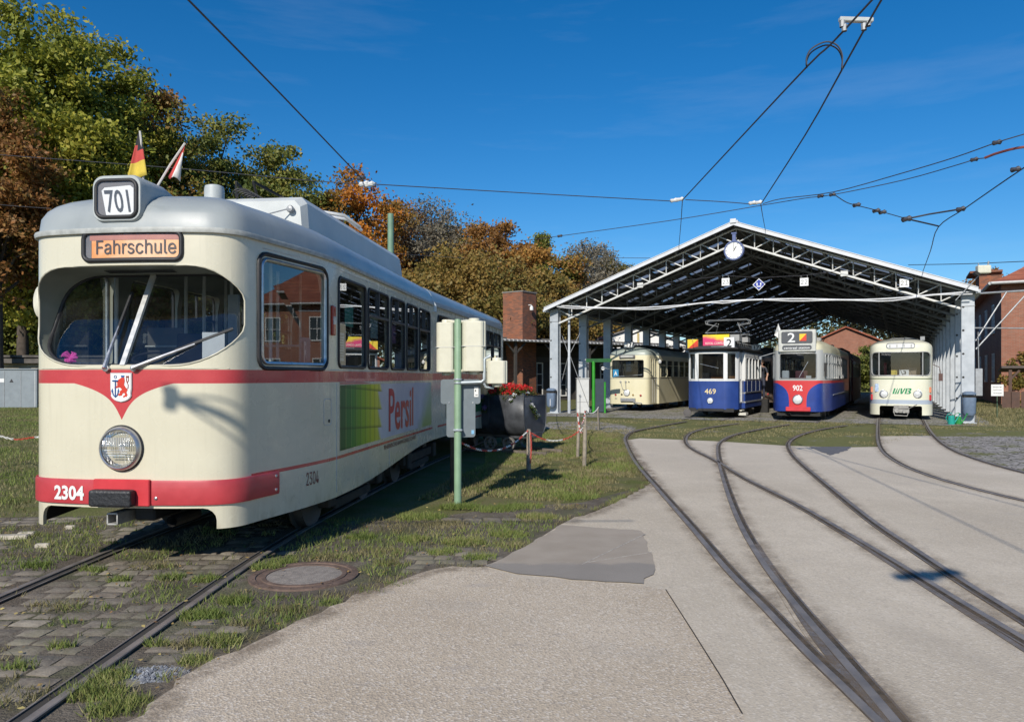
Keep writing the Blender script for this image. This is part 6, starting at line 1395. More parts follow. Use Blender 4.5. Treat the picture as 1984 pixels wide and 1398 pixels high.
# flowers (each kind one planting)
def leaves(n, cen, rad, size, flat=.6, rng_=RNG):
    P = rng_.normal(0, 1, (n, 3)); P /= np.maximum(1e-6, np.linalg.norm(P, axis=1))[:, None]; P *= (rng_.random(n) ** .4)[:, None]; P = P * np.array(rad) + np.array(cen)
    return quads_at(P, size, rng_)
def quads_at(P, size, rng_=RNG, asp=.62):
    n = len(P); a = rng_.normal(0, 1, (n, 3)); a /= np.linalg.norm(a, axis=1)[:, None]; b = rng_.normal(0, 1, (n, 3)); b -= (a * b).sum(1)[:, None] * a; b /= np.linalg.norm(b, axis=1)[:, None]
    s = size * rng_.uniform(.6, 1.3, n)[:, None]; a = a * s; b = b * s * asp
    V = np.stack([P - a, P - b * .9 - a * .1, P + a, P + b * .9 - a * .1], 1); return V.reshape(-1, 3)
def leafmat(name, stops, trans=.35, noise_scale=.3, nmix=.5):
    t = NT(name); r = island_rand(t); n = t.noise(noise_scale, 3, 'World').smooth(.32, .68); f = r * (1 - nmix) + n * nmix; c = t.ramp(f, stops); t.set(c, .55, spec=.3)
    tl = t.new('BsdfTranslucent'); t.ln(c, tl.inputs[0]); mx = t.new('MixShader'); mx.inputs[0].default_value = trans; t.ln(t.b.outputs[0], mx.inputs[1]); t.ln(tl.outputs[0], mx.inputs[2]); t.ln(mx.outputs[0], t.out.inputs[0]); return t.mat
GREENL = leafmat('planter_leaf', [(0, (.02, .045, .012)), (.6, (.05, .09, .02)), (1, (.12, .13, .04))])
def planting(name, label, cens, mat, size, n, stem=True):
    o = thing(name, label, 'flowers', (cp.x, cp.y, 1.15), CA, 'flowers in the mine cart'); V = []; L = []
    for c, r in cens: V.append(leaves(n, c, (r, r, r * .7), size)); L.append(leaves(int(n * .7), (c[0], c[1], c[2] - r * .6), (r * 1.25, r * 1.25, r * .8), size * 1.3))
    fast_quads('blossom', np.concatenate(V), mat, o); fast_quads('foliage', np.concatenate(L), GREENL, o); return o
rr_ = random.Random(8)
RED = leafmat('petal_red', [(0, (.40, .005, .012)), (.6, (.62, .012, .02)), (1, (.70, .06, .05))], .2); WHT = leafmat('petal_white', [(0, (.55, .55, .55)), (1, (.80, .80, .78))], .2); PUR = leafmat('petal_purple', [(0, (.10, .05, .22)), (.6, (.20, .12, .36)), (1, (.32, .20, .38))], .2); MIX = leafmat('shrub_brown_green', [(0, (.06, .05, .02)), (.5, (.12, .10, .03)), (1, (.25, .12, .05))])
planting('geranium', 'bright red geraniums in the middle of the mine cart', [((rr_.uniform(-.35, .5), rr_.uniform(-.42, .2), rr_.uniform(.10, .32)), .10) for k in range(26)], RED, .018, 130)
planting('white_petunia', 'white petunias spilling over the right end of the mine cart', [((rr_.uniform(.35, .68), rr_.uniform(-.48, .1), rr_.uniform(-.02, .14)), .05) for k in range(10)] + [((.70, -.20 + k * .05, -.10 - .05 * k), .055) for k in range(6)], WHT, .018, 60)
planting('purple_flowers', 'purple trailing flowers hanging over the left side of the mine cart', [((rr_.uniform(-.66, -.30), rr_.uniform(-.58, -.35), rr_.uniform(-.22, .10)), .075) for k in range(14)], PUR, .011, 150)
planting('bronze_foliage', 'bronze and green foliage plants filling the mine cart', [((rr_.uniform(-.5, .6), rr_.uniform(-.4, .42), rr_.uniform(.0, .12)), .10) for k in range(22)], MIX, .022, 90)

# ---- barrier posts and red-white chains
WOODP = M('weathered_post', (.27, .23, .18), .85, 0, .25, 9, .4, 60)
tops = {}
for nm, (u, v, top, w, lab) in {'A': (1024, 914, 831, .075, 'weathered barrier post nearest the green signal post with chain'), 'B': (1119, 886, 800, .06, 'taller barrier post wrapped in red and white chain'), 'C': (1132, 904, 824, .07, 'short thick barrier post nearest the concrete apron'),
                                'D': (1134, 843, 794, .06, 'barrier post with red chain before the cobbled path'), 'E': (1160, 833, 788, .06, 'farthest barrier post at the cobbled path end')}.items():
    p = G(u, v); h = (v - top) / FPX * p.y; m = MB(); m.lathe([(w / 2 * 1.1, -.02), (w / 2, h - .02), (w / 2 * .8, h), (0, h + .002)], (0, 0, 0), n=10); o = m.build('barrier_post', WOODP, None, smooth=45, loc=(p.x, p.y, 0)); o.rotation_euler = (rr_.uniform(-.03, .03), rr_.uniform(-.03, .03), 0)
    tag(o, lab, 'post', 'barrier posts'); tops[nm] = Vector((p.x, p.y, h))
CR, CW_ = M('chain_red', (.50, .05, .03), .5), M('chain_white', (.70, .69, .66), .5)
def chain(pts, lab, seg=.32, phase=0, r=.017, cols=(0, 1)):
    C_ = crom(pts, 14); m = MB(); acc = phase; k = 0
    d = [0]
    for a, b in zip(C_, C_[1:]): d.append(d[-1] + (b - a).length)
    n = max(3, int(d[-1] / .042)); j = 0
    for i in range(n):
        s = (i + .5) / n * d[-1]
        while d[j + 1] < s and j < len(d) - 2: j += 1
        p = C_[j].lerp(C_[j + 1], (s - d[j]) / max(1e-6, d[j + 1] - d[j])); t_ = (C_[j + 1] - C_[j]).normalized(); mi = cols[int((s + phase) / seg) % 2]
        a = t_.orthogonal().normalized(); b = t_.cross(a); q = a if i % 2 else b
        m.tube([p + t_ * .026 * math.cos(w) + q * .013 * math.sin(w) for w in [z * math.pi / 3 for z in range(6)]], .0055, 4, mi, closed=True)
    o = m.build('barrier_chain', [CR, CW_]); return tag(o, lab, 'chain', 'red and white barrier chains')
def lerp_sag(a, b, sag, n=4): return [a.lerp(b, i / n) - Vector((0, 0, sag * 4 * (i / n) * (1 - i / n))) for i in range(n + 1)]
chain(lerp_sag(Vector((SP.x, SP.y, .81)), tops['A'] - Vector((0, 0, .02)), .22), 'red and white chain from the green signal post to the nearest barrier post', .24)
chain(lerp_sag(tops['A'] - Vector((0, 0, .04)), tops['C'] - Vector((0, 0, .03)), .20), 'red and white chain sagging between the two nearest barrier posts', .40)
chain([tops['A'] + Vector((.03, -.03, -.05)), tops['A'] + Vector((.045, -.035, -.3)), tops['A'] + Vector((.03, -.03, -.58))], 'loose red chain end hanging down the nearest barrier post', .6, r=.02)
chain(lerp_sag(tops['B'], tops['C'], .25), 'red and white chain hanging between the paired barrier posts', .14)
chain(lerp_sag(tops['B'], tops['D'], .30), 'red and white chain from the taller barrier post toward the path', .3)
chain(lerp_sag(tops['D'], tops['E'], .14), 'white chain between the two farthest barrier posts', .3, cols=(1, 1))
chain(lerp_sag(G(1066, 805, 0) + Vector((0, 0, .70)), tops['B'] + Vector((-.35, 4, .0)), .20), 'white chain running from the shed column litter bin to the posts', .5, cols=(1, 1))
cA, cB = AT(-190, 758, 12.0), AT(150, 868, 12.0)
chain([cA, cA.lerp(cB, .3) - Vector((0, 0, .12)), cA.lerp(cB, .6) - Vector((0, 0, .20)), AT(78, 846, 12.0), AT(200, 842, 12.0)], 'red and white chain over the lawn at the left edge', .34, .1, r=.02)
for (q, lab) in ((cA, 'barrier post left of the lawn holding the left chain'), (AT(200, 842, 12.0), 'barrier post behind the cream tram holding the left chain')):
    m = MB(); m.lathe([(.04, 0), (.038, q.z), (0, q.z + .01)], (q.x, q.y, 0), n=10); o = m.build('barrier_post', WOODP, None, smooth=45); tag(o, lab, 'post', 'barrier posts')

# ---- litter bins, cabinet, pole with stays, green gate, cans, sign
BINM = M('bin_blue_grey', (.14, .19, .27), .45, .1, .1, 8)
def bin_(s, tt, lab):
    p = SHP(s, tt); o = thing('litter_bin', lab, 'litter bin', (p.x, p.y, 0), SHA, 'litter bins on the shed columns'); m = MB()
    prof = rrect(.40, .30, .12, 4); A_ = [Vector((a, b, .38)) for a, b in prof]; B_ = [Vector((a * 1.05, b * 1.05, .92)) for a, b in prof]; D_ = [Vector((a * .75, b * .75, .30)) for a, b in prof]; m.ring(D_, A_); m.ring(A_, B_); m.ngon(D_); m.build('body', BINM, o, smooth=40)
    m = MB(); A_ = [Vector((a * 1.05, b * 1.05, 1.02)) for a, b in prof]; B_ = [Vector((a * 1.05, b * 1.05, 1.08)) for a, b in prof]; D_ = [Vector((a * .6, b * .6, 1.13)) for a, b in prof]; m.ring(A_, B_); m.ring(B_, D_); m.ngon(D_); m.build('hood', BINM, o, smooth=40)
    m = MB(); m.box((-.19, .06, .96), (.03, .18, .16)); m.box((.19, .06, .96), (.03, .18, .16)); m.box((0, .02, .955), (.33, .2, .10)); m.build('opening', DARK, o)
bin_(-.02, -.38, 'blue-grey litter bin on the left front shed column'); bin_(SW + .02, -.38, 'blue-grey litter bin on the right front shed column')
p = SHP(.95, .9); cabi = thing('control_cabinet', 'tall pale grey control cabinet beside the left shed columns', 'cabinet', (p.x, p.y, 0), SHA + .5); CABM = M('cabinet_grey', (.55, .55, .53), .5, 0, .05, 5)
m = MB(); m.box((0, 0, .78), (.55, .40, 1.56)); m.box((0, 0, 1.57), (.60, .45, .03)); m.build('case', CABM, cabi, bevel=.01); m = MB(); m.box((0, -.203, .50), (.53, .008, .006)); m.box((0, -.203, 1.52), (.53, .008, .006)); m.build('door_gap', DARK, cabi); m = MB(); m.lathe([(.05, 0), (.05, .02), (.03, .02), (.03, 0)], (-.15, -.26, .80), (0, -1, 0), 14); m.tube([(-.15, -.26, 0), (-.15, -.26, .76)], .014, 5); m.build('ring_handle', GREYM, cabi)
p = SHP(.55, .3); o = thing('stayed_pole', 'slim grey pole with thin stays beside the left shed column', 'pole', (p.x, p.y, 0), SHA); m = MB(); m.lathe([(.075, 0), (.07, 2.5), (.06, 2.52), (.055, 4.9), (0, 4.9)], (0, 0, 0), n=12); m.build('mast', GALV, o, smooth=40)
for q in ((-.9, .3), (.8, .6)): m = MB(); m.tube([(0, 0, 2.7), (q[0], q[1], .05)], .016, 5); m.tube([(0, 0, 2.6), (q[0] * .5, q[1] * .5, 3.6)], .012, 5); m.build('stay', GREYM, o)
GRG = M('gate_green', (.03, .27, .02), .45); gp = AT(1150, 802, 34.0); gate = thing('green_gate', 'bright green gate frame behind the left shed columns', 'gate', (gp.x, gp.y, 0), SHA)
for xx, h, r in ((0, 2.35, .075), (.55, 1.4, .045)): m = MB(); m.lathe([(r, 0), (r, h), (0, h)], (xx, 0, 0), n=10); m.build('post', GRG, gate, smooth=45)
m = MB(); m.box((.25, 0, 2.38), (1.2, .10, .16)); m.build('lintel', M('gate_dark_green', (.012, .09, .02), .5), gate); m = MB(); m.box((.28, .03, .8), (.45, .03, 1.5)); m.build('panel', M('gate_panel_blue', (.03, .045, .06), .5), gate)
m = MB(); m.box((-.38, -.1, .62), (.20, .10, 1.24)); o = m.build('marker_post', WHITE, None, bevel=.01, loc=(gp.x, gp.y, 0)); tag(o, 'plain white marker post left of the green gate', 'post')
CANM = M('can_teal', (.02, .32, .26), .35); CANG = M('can_green', (.03, .25, .06), .35)
for u, v, mt, lab, sc in ((1843, 822, CANM, 'teal watering can standing left at the foot of the right shed column', 1.0), (1857, 822, CANG, 'green watering can standing right at the foot of the right shed column', .9)):
    p = G(u, v); o = thing('watering_can', lab, 'watering can', (p.x, p.y, 0), -.4, 'watering cans'); m = MB(); m.lathe([(.0, 0), (.105 * sc, .0), (.115 * sc, .02), (.10 * sc, .30 * sc), (.06 * sc, .31 * sc)], (0, 0, 0), n=18); m.build('body', mt, o, smooth=40)
    m = MB(); m.tube([(.09, 0, .06), (.18, 0, .20), (.24, 0, .34)], [.03, .02, .016], 8); m.lathe([(.016, 0), (.045, .05), (0, .055)], (.24, 0, .34), (.5, 0, .8), 12); m.build('spout', mt, o, smooth=50); m = MB(); m.tube([(-.10, 0, .08), (-.16, 0, .22), (-.10, 0, .36), (0, 0, .40), (.05, 0, .31)], .013, 6); m.build('handle', mt, o, smooth=60)
p = AT(1932, 808, 30.0); o = thing('notice_sign', 'small white notice on a stake in the right lawn', 'sign', (p.x, p.y, 0), R(-8)); m = MB(); m.box((0, .01, .45), (.03, .03, .95)); m.build('stake', M('stake_green', (.05, .09, .05), .7), o); m = MB(); m.box((0, -.01, 1.10), (.46, .012, .46)); b_ = m.build('board', WHITE, o)
for zz, txt in ((1.20, 'Betreten der'), (1.08, 'Gleisanlagen'), (.96, 'verboten')): lettering('line', txt, lambda a, b, z=zz: (-.16 + .32 * a, -.019, z + .055 * b), BLACKT, b_)

# ---- electrical cabinet and ruined shed at the left edge
p = AT(20, 800, 40.0); el = thing('transformer_cabinet', 'grey sheet metal transformer cabinet on the left lawn', 'cabinet', (p.x, p.y, 0), R(8)); ELM = M('transformer_grey', (.22, .25, .27), .5, .1, .08, 3)
m = MB(); m.box((0, 0, 1.0), (3.2, 1.2, 2.0)); m.box((0, 0, 2.04), (3.3, 1.3, .08)); m.build('case', ELM, el, bevel=.02)
for xx in (-.8, .0, .8, 1.5): m = MB(); m.box((xx, -.605, 1.0), (.02, .02, 1.9)); m.build('door_edge', WHITE if xx > 1 else GREYM, el)
m = MB(); m.slab([(.25, -.61, 1.35), (.45, -.61, 1.35), (.35, -.61, 1.53)], (0, .004, 0)); m.build('warning_mark', BLACKT, el); m = MB(); m.box((-.15, -.61, 1.45), (.3, .005, .2)); m.build('label_plate', WHITE, el)
p = AT(40, 770, 44.0); ru = thing('ruined_shed', 'low ruined shed with flat roof behind the transformer cabinet', 'shed', (p.x, p.y, 0), R(6)); PLAS = M('peeling_plaster', (.36, .30, .20), .9, 0, .35, 2, .3)
m = MB(); m.box((-4.0, 0, 1.2), (6.0, 3, 2.4)); m.box((.15, -1.4, 1.95), (2.4, .2, .9)); m.box((1.6, -1.4, 1.2), (.5, .2, 2.4)); m.box((3.8, 0, 1.2), (3.9, 3, 2.4)); m.build('wall', PLAS, ru); m = MB(); m.box((0, 0, 2.55), (13, 3.8, .28)); m.box((0, -.2, 2.80), (12.5, 3.6, .12)); m.build('roof', M('old_roof_felt', (.10, .09, .08), .9, 0, .4, 2), ru); m = MB(); m.box((.2, .5, 1.0), (2.4, .2, 2.0)); m.build('dark_doorway', DARK, ru)

# ================================================================== BUILDINGS
def brick_mat(name, c1, c2, mortar, sx=.25, sy=.075):
    t = NT(name); b = t.new('TexBrick'); b.inputs['Color1'].default_value = (*c1, 1); b.inputs['Color2'].default_value = (*c2, 1); b.inputs['Mortar'].default_value = (*mortar, 1); b.inputs['Scale'].default_value = 1.0; b.inputs['Brick Width'].default_value = sx; b.inputs['Row Height'].default_value = sy; b.inputs['Mortar Size'].default_value = .008
    x, y, z = t.xyz(); cb = t.new('CombineXYZ'); t.ln(x + y, cb.inputs[0]); t.ln(z, cb.inputs[1]); t.ln(cb.outputs[0], b.inputs['Vector'])
    c = t.mix(t.noise(.8, 5).smooth(.35, .7) * .4, b.outputs[0], [q * .6 for q in c1]); c = t.mix(t.noise(3, 4).smooth(.45, .75) * .25, c, mortar); t.set(c, .9, spec=.2); t.bump(b.outputs['Fac'], -.3, .01); return t.mat
BRICK = brick_mat('red_brick', (.33, .13, .08), (.24, .095, .06), (.27, .20, .155)); BRICKD = brick_mat('old_brick', (.34, .12, .06), (.14, .07, .05), (.14, .11, .09))
t = NT('roof_tile'); x, y, z = t.xyz(); rowt = ((z * 3.2)).fract(); c = t.mix(t.noise(1.5, 5).smooth(.3, .7), (.24, .07, .04), (.34, .11, .06)); c = t.mix(rowt.smooth(.75, 1.0) * .7, c, (.08, .03, .02)); c = t.mix(((x + y) * 4.0).fract().smooth(.85, 1.0) * .5, c, (.10, .035, .022)); t.set(c, .85); t.bump(rowt, .6, .05); TILE = t.mat
FRAME_W = M('window_white', (.62, .61, .58), .5); DGLASS = M('dark_pane', (.03, .035, .04), .08, 0, .1, 2)
def wall_window(par, x, y, z, w, h, nx=2, nz=2, nrm=(0, -1)):
    ax = Vector((-nrm[1], nrm[0], 0)); n = Vector((nrm[0], nrm[1], 0)); c = Vector((x, y, z)); m = MB()
    def bx(u, v, su, sv, d): m.slab([c + ax * (u + a * su / 2) + Vector((0, 0, v + b * sv / 2)) + n * .0 for a, b in ((-1, -1), (1, -1), (1, 1), (-1, 1))], n * d)
    bx(-w / 2, 0, .08, h, .05); bx(w / 2, 0, .08, h, .05); bx(0, h / 2, w + .08, .08, .055); bx(0, -h / 2, w + .14, .09, .09)
    for k in range(1, nx): bx(-w / 2 + w * k / nx, 0, .05, h, .04)
    for k in range(1, nz): bx(0, -h / 2 + h * k / nz, w, .05, .045)
    o = m.build('window', FRAME_W, par); m = MB(); m.ngon([c + ax * (a * w / 2) + Vector((0, 0, b * h / 2)) + n * .012 for a, b in ((-1, -1), (1, -1), (1, 1), (-1, 1))]); m.build('pane', DGLASS, o, recalc=False)
# right brick house, aligned with the shed; its corner stands right of the shed
hc = AT(1940, 730, 43.0); hs = thing('brick_house', 'red brick house with tiled hip roof right of the tram shed', 'house', (hc.x, hc.y, 0), SHA); HWd, HDp, HE = 13.0, 26.0, 7.0
m = MB(); m.box((HWd / 2, HDp / 2, HE / 2), (HWd, HDp, HE)); m.build('wall', BRICK, hs); m = MB(); o_ = .55; rh = 5.4; fl = [(-o_, -o_, HE - .02), (HWd + o_, -o_, HE - .02), (HWd + o_, HDp + o_, HE - .02), (-o_, HDp + o_, HE - .02)]; sw_ = [(1.1, 1.1, HE + .95), (HWd - 1.1, 1.1, HE + .95), (HWd - 1.1, HDp - 1.1, HE + .95), (1.1, HDp - 1.1, HE + .95)]; rg = [(HWd / 2, 6.5, HE + rh), (HWd / 2, HDp - 6.5, HE + rh)]
m.add(fl + sw_ + rg, [(0, 1, 5, 4), (1, 2, 6, 5), (2, 3, 7, 6), (3, 0, 4, 7), (4, 5, 8), (5, 6, 9, 8), (6, 7, 9), (7, 4, 8, 9), (3, 2, 1, 0)]); rf = m.build('roof', TILE, hs)
m = MB(); m.box((HWd / 2 - 2.0, 5, HE + 4.6), (.9, .9, 2.4)); m.build('chimney', BRICKD, rf); m = MB(); m.box((.6, 14, HE + 1.2), (1.4, 3, 1.9)); m.box((.3, 14, HE + 2.2), (2.0, 3.6, .15)); m.build('dormer', BRICKD, rf)
m = MB(); m.tube([(-o_, -o_ - .05, HE - .02), (HWd + o_, -o_ - .05, HE - .02)], .09, 8); m.tube([(-o_ - .05, -o_, HE - .02), (-o_ - .05, HDp, HE - .02)], .09, 8); m.build('eaves_gutter', M('gutter_zinc', (.40, .40, .39), .5, .3), hs)
for k in range(3):
    for zz in (2.2, 5.2): wall_window(hs, 3.6 + k * 3.6, -.002, zz, 1.1, 1.7)
for k in range(5):
    for zz in (2.2, 5.2): wall_window(hs, -.002, 4 + k * 4.4, zz, 1.1, 1.7, nrm=(-1, 0))
m = MB()
for (xx, h) in ((2.6, 6.2),): m.tube([(xx, -.1, 0), (xx, -.1, HE)], .05, 6)
m.build('downpipe', GREYM, hs)
# ivy on its corner, wooden porch before it
IVY = leafmat('ivy_autumn', [(0, (.05, .07, .02)), (.4, (.16, .14, .03)), (.75, (.30, .20, .05)), (1, (.30, .12, .05))]); V = []; hr_ = np.random.default_rng(4)
c_, s_ = math.cos(SHA), math.sin(SHA)
for k in range(26):
    xx, zz = hr_.uniform(-.1, 2.4) ** 1, hr_.uniform(.2, 3.4); V.append(leaves(60, (hc.x + xx * c_, hc.y + xx * s_ - .12, zz), (.35, .15, .35), .10, rng_=hr_))
iv = thing('ivy', 'autumn ivy climbing the left corner of the brick house', 'ivy', (hc.x, hc.y, 0)); a_ = np.concatenate(V) - np.array([hc.x, hc.y, 0]); fast_quads('foliage', a_, IVY, iv); m = MB(); m.tube([(.2, -.1, 0), (.5, -.1, 1.5), (.3, -.1, 3)], .03, 5); m.build('stem', M('dark_wood'), iv)
pq = AT(1948, 785, 39.0); po = thing('wooden_porch', 'dark brown wooden porch in front of the brick house', 'porch', (pq.x, pq.y, 0), SHA); WBR = M('porch_brown', (.075, .035, .022), .6, 0, .2, 5)
m = MB(); m.box((2.2, .5, 2.05), (4.8, 1.6, .12), rx=-.12); m.build('roof', M('porch_roof', (.09, .07, .06), .8), po)
for k in range(4): m = MB(); m.box((.2 + k * 1.35, -.1, 1.0), (.14, .14, 2.0)); m.build('post', WBR, po); m = MB(); m.bar((.2 + k * 1.35, -.1, 1.5), (.6 + k * 1.35, -.1, 1.98), .1, .1); m.build('brace', WBR, po)
for k in range(11): m = MB(); m.box((.0 + k * .42, -.22, .45), (.36, .04, .85)); m.build('board', WBR, po)
# wall-mounted tubing between shed and house
m = MB(); a, b = SHP(SW + .1, .1, 4.2), hc + Vector((0, 0, 6.6 - 1.63)); 
m.tube([SHP(SW + .2, .1, 4.55), SHP(SW + 1.4, .6, 4.62), SHP(SW + 3.8, 1.2, 4.72)], .035, 7); m.tube([SHP(SW + .25, .1, 2.9), SHP(SW + 1.2, .5, 4.6)], .025, 6); m.tube([SHP(SW + .25, .0, 2.6), SHP(SW + 1.9, .6, 4.65)], .025, 6); m.tube([SHP(SW + .2, .1, 3.35), SHP(SW + 2.6, .8, 3.3)], .025, 6); o = m.build('pipe_bracket', GREYM); tag(o, 'grey pipe bracket sticking out right of the right shed column', 'bracket')
p = SHP(SW + .33, -.05); m = MB(); m.box((0, 0, 1.45), (.22, .16, .95)); m.tube([(0, 0, 1.9), (-.02, 0, 3.2)], .02, 5); o = m.build('meter_box', GREYM, None, bevel=.01, loc=(p.x, p.y, 0)); o.rotation_euler = (0, 0, SHA); tag(o, 'narrow grey meter box on the right shed column', 'box')
# long station hall with awning, white gable house, chimney stack
e0, e1 = Vector((-3.2, 45.0, 0)), Vector((14.0, 58.0, 0)); ln = (e1 - e0).length; an = math.atan2(e1.y - e0.y, e1.x - e0.x)
st_ = thing('station_hall', 'dark station hall with corrugated awning behind the mine cart', 'building', e0, an); HALLW = M('hall_dark', (.045, .042, .040), .8, 0, .2, 2)
m = MB(); m.box((ln / 2, 6.2, 1.9), (ln, 7, 3.8)); m.build('wall', HALLW, st_); m = MB(); m.box((ln / 2, 2.6, 4.02), (ln + .6, 5.6, .10), rx=.03); m.build('awning', M('awning_grey', (.14, .135, .13), .7), st_); m = MB(); m.box((ln / 2, 6.4, 4.25), (ln + .4, 7.6, .12)); m.build('roof', M('old_roof_felt'), st_)
m = MB(); n = int(ln / .16); P0 = [((ln + .6) * k / n - .3, -.22 + .05 * (k % 2), 0) for k in range(n + 1)]; A_ = [Vector((a, b, 3.90 + .04 * (i % 2))) for i, (a, b, c) in enumerate(P0)]; B_ = [Vector((a, b, 4.02)) for a, b, c in P0]; m.ring(A_, B_, closed=False); m.build('corrugated_edge', M('awning_edge_white', (.50, .50, .49), .6), st_)
for k in range(7): xx = 1.2 + k * 3.2; m = MB(); m.box((xx, .15, 1.95), (.16, .16, 3.9)); m.bar((xx, .15, 3.1), (xx + .8, .15, 3.85), .1, .1); m.bar((xx, .15, 3.1), (xx - .8, .15, 3.85), .1, .1); m.build('awning_post', M('post_dark', (.05, .045, .04), .7), st_)
for k in range(9): wall_window(st_, 1.6 + k * 2.2, 2.695, 1.45, 1.0, 2.3, 2, 3); 
m = MB(); m.box((ln / 2, 2.66, 2.85), (ln * .9, .06, .34)); m.build('name_board', M('board_dark', (.06, .06, .06), .6), st_)
p = AT(1232, 730, 66.0); wh = thing('white_house', 'white gabled house behind the left side of the tram shed', 'house', (p.x, p.y, 0), R(-6)); m = MB(); m.box((0, 5, 2.1), (10.5, 10, 4.2)); m.slab([(-5.25, 0, 4.2), (5.25, 0, 4.2), (0, 0, 5.9)], (0, 10, 0)); m.build('wall', M('render_white', (.72, .71, .68), .8, 0, .04, 2), wh); m = MB(); m.slab([(-5.7, -.3, 4.1), (0, -.3, 5.98), (0, -.3, 6.1), (-5.7, -.3, 4.22)], (0, 10.6, 0)); m.slab([(5.7, -.3, 4.1), (0, -.3, 5.98), (0, -.3, 6.1), (5.7, -.3, 4.22)], (0, 10.6, 0)); m.build('roof', M('awning_grey'), wh)
m = MB(); m.slab([(-2.9 + .55 * math.cos(a), -.03, 4.95 + .28 * math.sin(a)) for a in [k * math.pi / 10 for k in range(20)]], (0, .02, 0)); m.build('red_oval_plate', M('sign_dull_red', (.30, .08, .08), .6), wh); m = MB(); m.box((.2, -.06, 4.9), (.18, .08, 1.2)); m.build('flue', M('flue_ochre', (.45, .35, .15), .7), wh)
p = AT(990, 730, 50.0); cs_ = thing('brick_chimney', 'square old brick chimney stack above the station hall', 'chimney', (p.x, p.y, 0), R(-36)); m = MB(); m.box((0, 1.0, 3.65), (1.62, 1.62, 7.3)); m.build('stack', BRICKD, cs_); m = MB(); m.box((0, 1.0, 7.33), (1.7, 1.7, .08)); m.build('cap', M('cap_stone', (.22, .20, .18), .9), cs_); m = MB(); m.lathe([(.05, 0), (.12, -.12), (.12, -.3), (0, -.34)], (1.05, .9, 6.4), n=12); m.tube([(.8, .9, 6.45), (1.05, .9, 6.45)], .03, 5); m.build('lamp', WHITE, cs_)
p = AT(1640, 730, 92.0); rb_ = thing('far_brick_house', 'distant red roofed brick house seen through the back of the shed', 'house', (p.x, p.y, 0), SHA); m = MB(); m.box((0, 5, 2), (16, 10, 4)); m.slab([(-8, 0, 4), (8, 0, 4), (0, 0, 7.6)], (0, 10, 0)); m.build('wall', BRICK, rb_); m = MB(); m.slab([(-8.6, -.4, 3.8), (0, -.4, 7.7), (0, -.4, 7.9), (-8.6, -.4, 4.0)], (0, 10.8, 0)); m.slab([(8.6, -.4, 3.8), (0, -.4, 7.7), (0, -.4, 7.9), (8.6, -.4, 4.0)], (0, 10.8, 0)); m.build('roof', TILE, rb_)
for k in range(4): wall_window(rb_, -5 + k * 3.2, -.002, 2.2, 1.2, 1.8)
# green mast behind the tram
p = AT(757, 730, 26.0); m = MB(); zt = CAM_H + (HY - 413) / FPX * 26.0; m.lathe([(.13, 0), (.105, zt - .02), (0, zt)], (0, 0, 0), n=12); m.lathe([(.125, -.03), (.125, .03)], (0, 0, CAM_H + (HY - 497) / FPX * 26.0), n=12); o = m.build('line_mast', M('mast_green', (.15, .26, .18), .55), None, smooth=45, loc=(p.x, p.y, 0)); tag(o, 'green steel line mast rising behind the cream tram roof', 'mast')

# ================================================================== OVERHEAD WIRES
WIRE = M('wire_dark'); INSU = M('insulator_white', (.62, .62, .60), .35); 
def wire(pts, lab, r=.011, mat=None, parts=(), smooth=4, cat='wire', nm='overhead_wire'):
    P = [AT(*p) for p in pts]; m = MB(); m.tube(crom(P, smooth) if smooth > 1 else P, r, 5); o = m.build(nm, mat or WIRE, None, smooth=60); tag(o, lab, cat, 'overhead wires'); return o
def clampat(par, p, size=.07, mat=None, nm='clamp'): q = AT(*p); m = MB(); m.lathe([(.0, -size), (size * .45, -size * .7), (size * .35, 0), (size * .5, size * .5), (0, size)], q, (1, 0, .2), 8); m.build(nm, mat or WIRE, par)
def back(u0, v0, u1, v1, lab, y=-14.0, z=5.5):
    a, b = AT(*zpt(u0, v0, z)), AT(*zpt(u1, v1, z)); k = (y - a.y) / (b.y - a.y); m = MB(); m.tube([b, a.lerp(b, k)], .012, 5); o = m.build('overhead_wire', WIRE, None, smooth=60); tag(o, lab, 'wire', 'overhead wires')
def zpt(u, v, z): d = (z - CAM_H) * FPX / (HY - v); return (u, v, d)
w = wire([zpt(250, -120, 5.5), zpt(365, 0, 5.5), zpt(540, 178, 5.5), zpt(700, 345, 5.5)], 'contact wire slanting down the upper left sky to the span wire', .012, smooth=3); clampat(w, zpt(700, 345, 5.5), .1)
w = wire([(-60, 293, 21), (0, 300, 20), (330, 325, 17), (590, 349, 15), (712, 357, 14.6)], 'span wire crossing behind the tram flags at left', .009)
w = wire([(725, 357, 14.6), (1000, 373, 15.6), (1306, 390, 16.5)], 'long span wire across the middle sky from the left insulator', .010); 
for q in ((706, 356, 14.6), (716, 357, 14.6)): clampat(w, q, .12, INSU, 'insulator')
w = wire([(1328, 387, 16.5), (1400, 391, 16.6), (1462, 396, 16.7)], 'short span wire between the two contact wires above the shed', .010)
for q in ((1306, 388, 16.5), (1318, 386, 16.5), (1458, 393, 16.7), (1470, 392, 16.7)): clampat(w, q, .10, INSU, 'insulator')
w = wire([(1478, 395, 16.7), (1515, 385, 16.4), (1615, 372, 15.5), (1750, 335, 14), (1850, 305, 13), (1932, 276, 12.3), (1995, 257, 12)], 'span wire rising to the upper right from the right contact wire', .010); clampat(w, (1932, 276, 12.3), .09)
w = wire([(1010, 467, 21), (1086, 457, 20), (1300, 427, 18), (1475, 398, 16.9), (1560, 384, 16), (1615, 377, 15.6), (1750, 349, 14.5), (1860, 318, 13.2), (1888, 309, 13), (1912, 306, 12.8)], 'lower span wire from the tree tops over the shed to the right', .009)
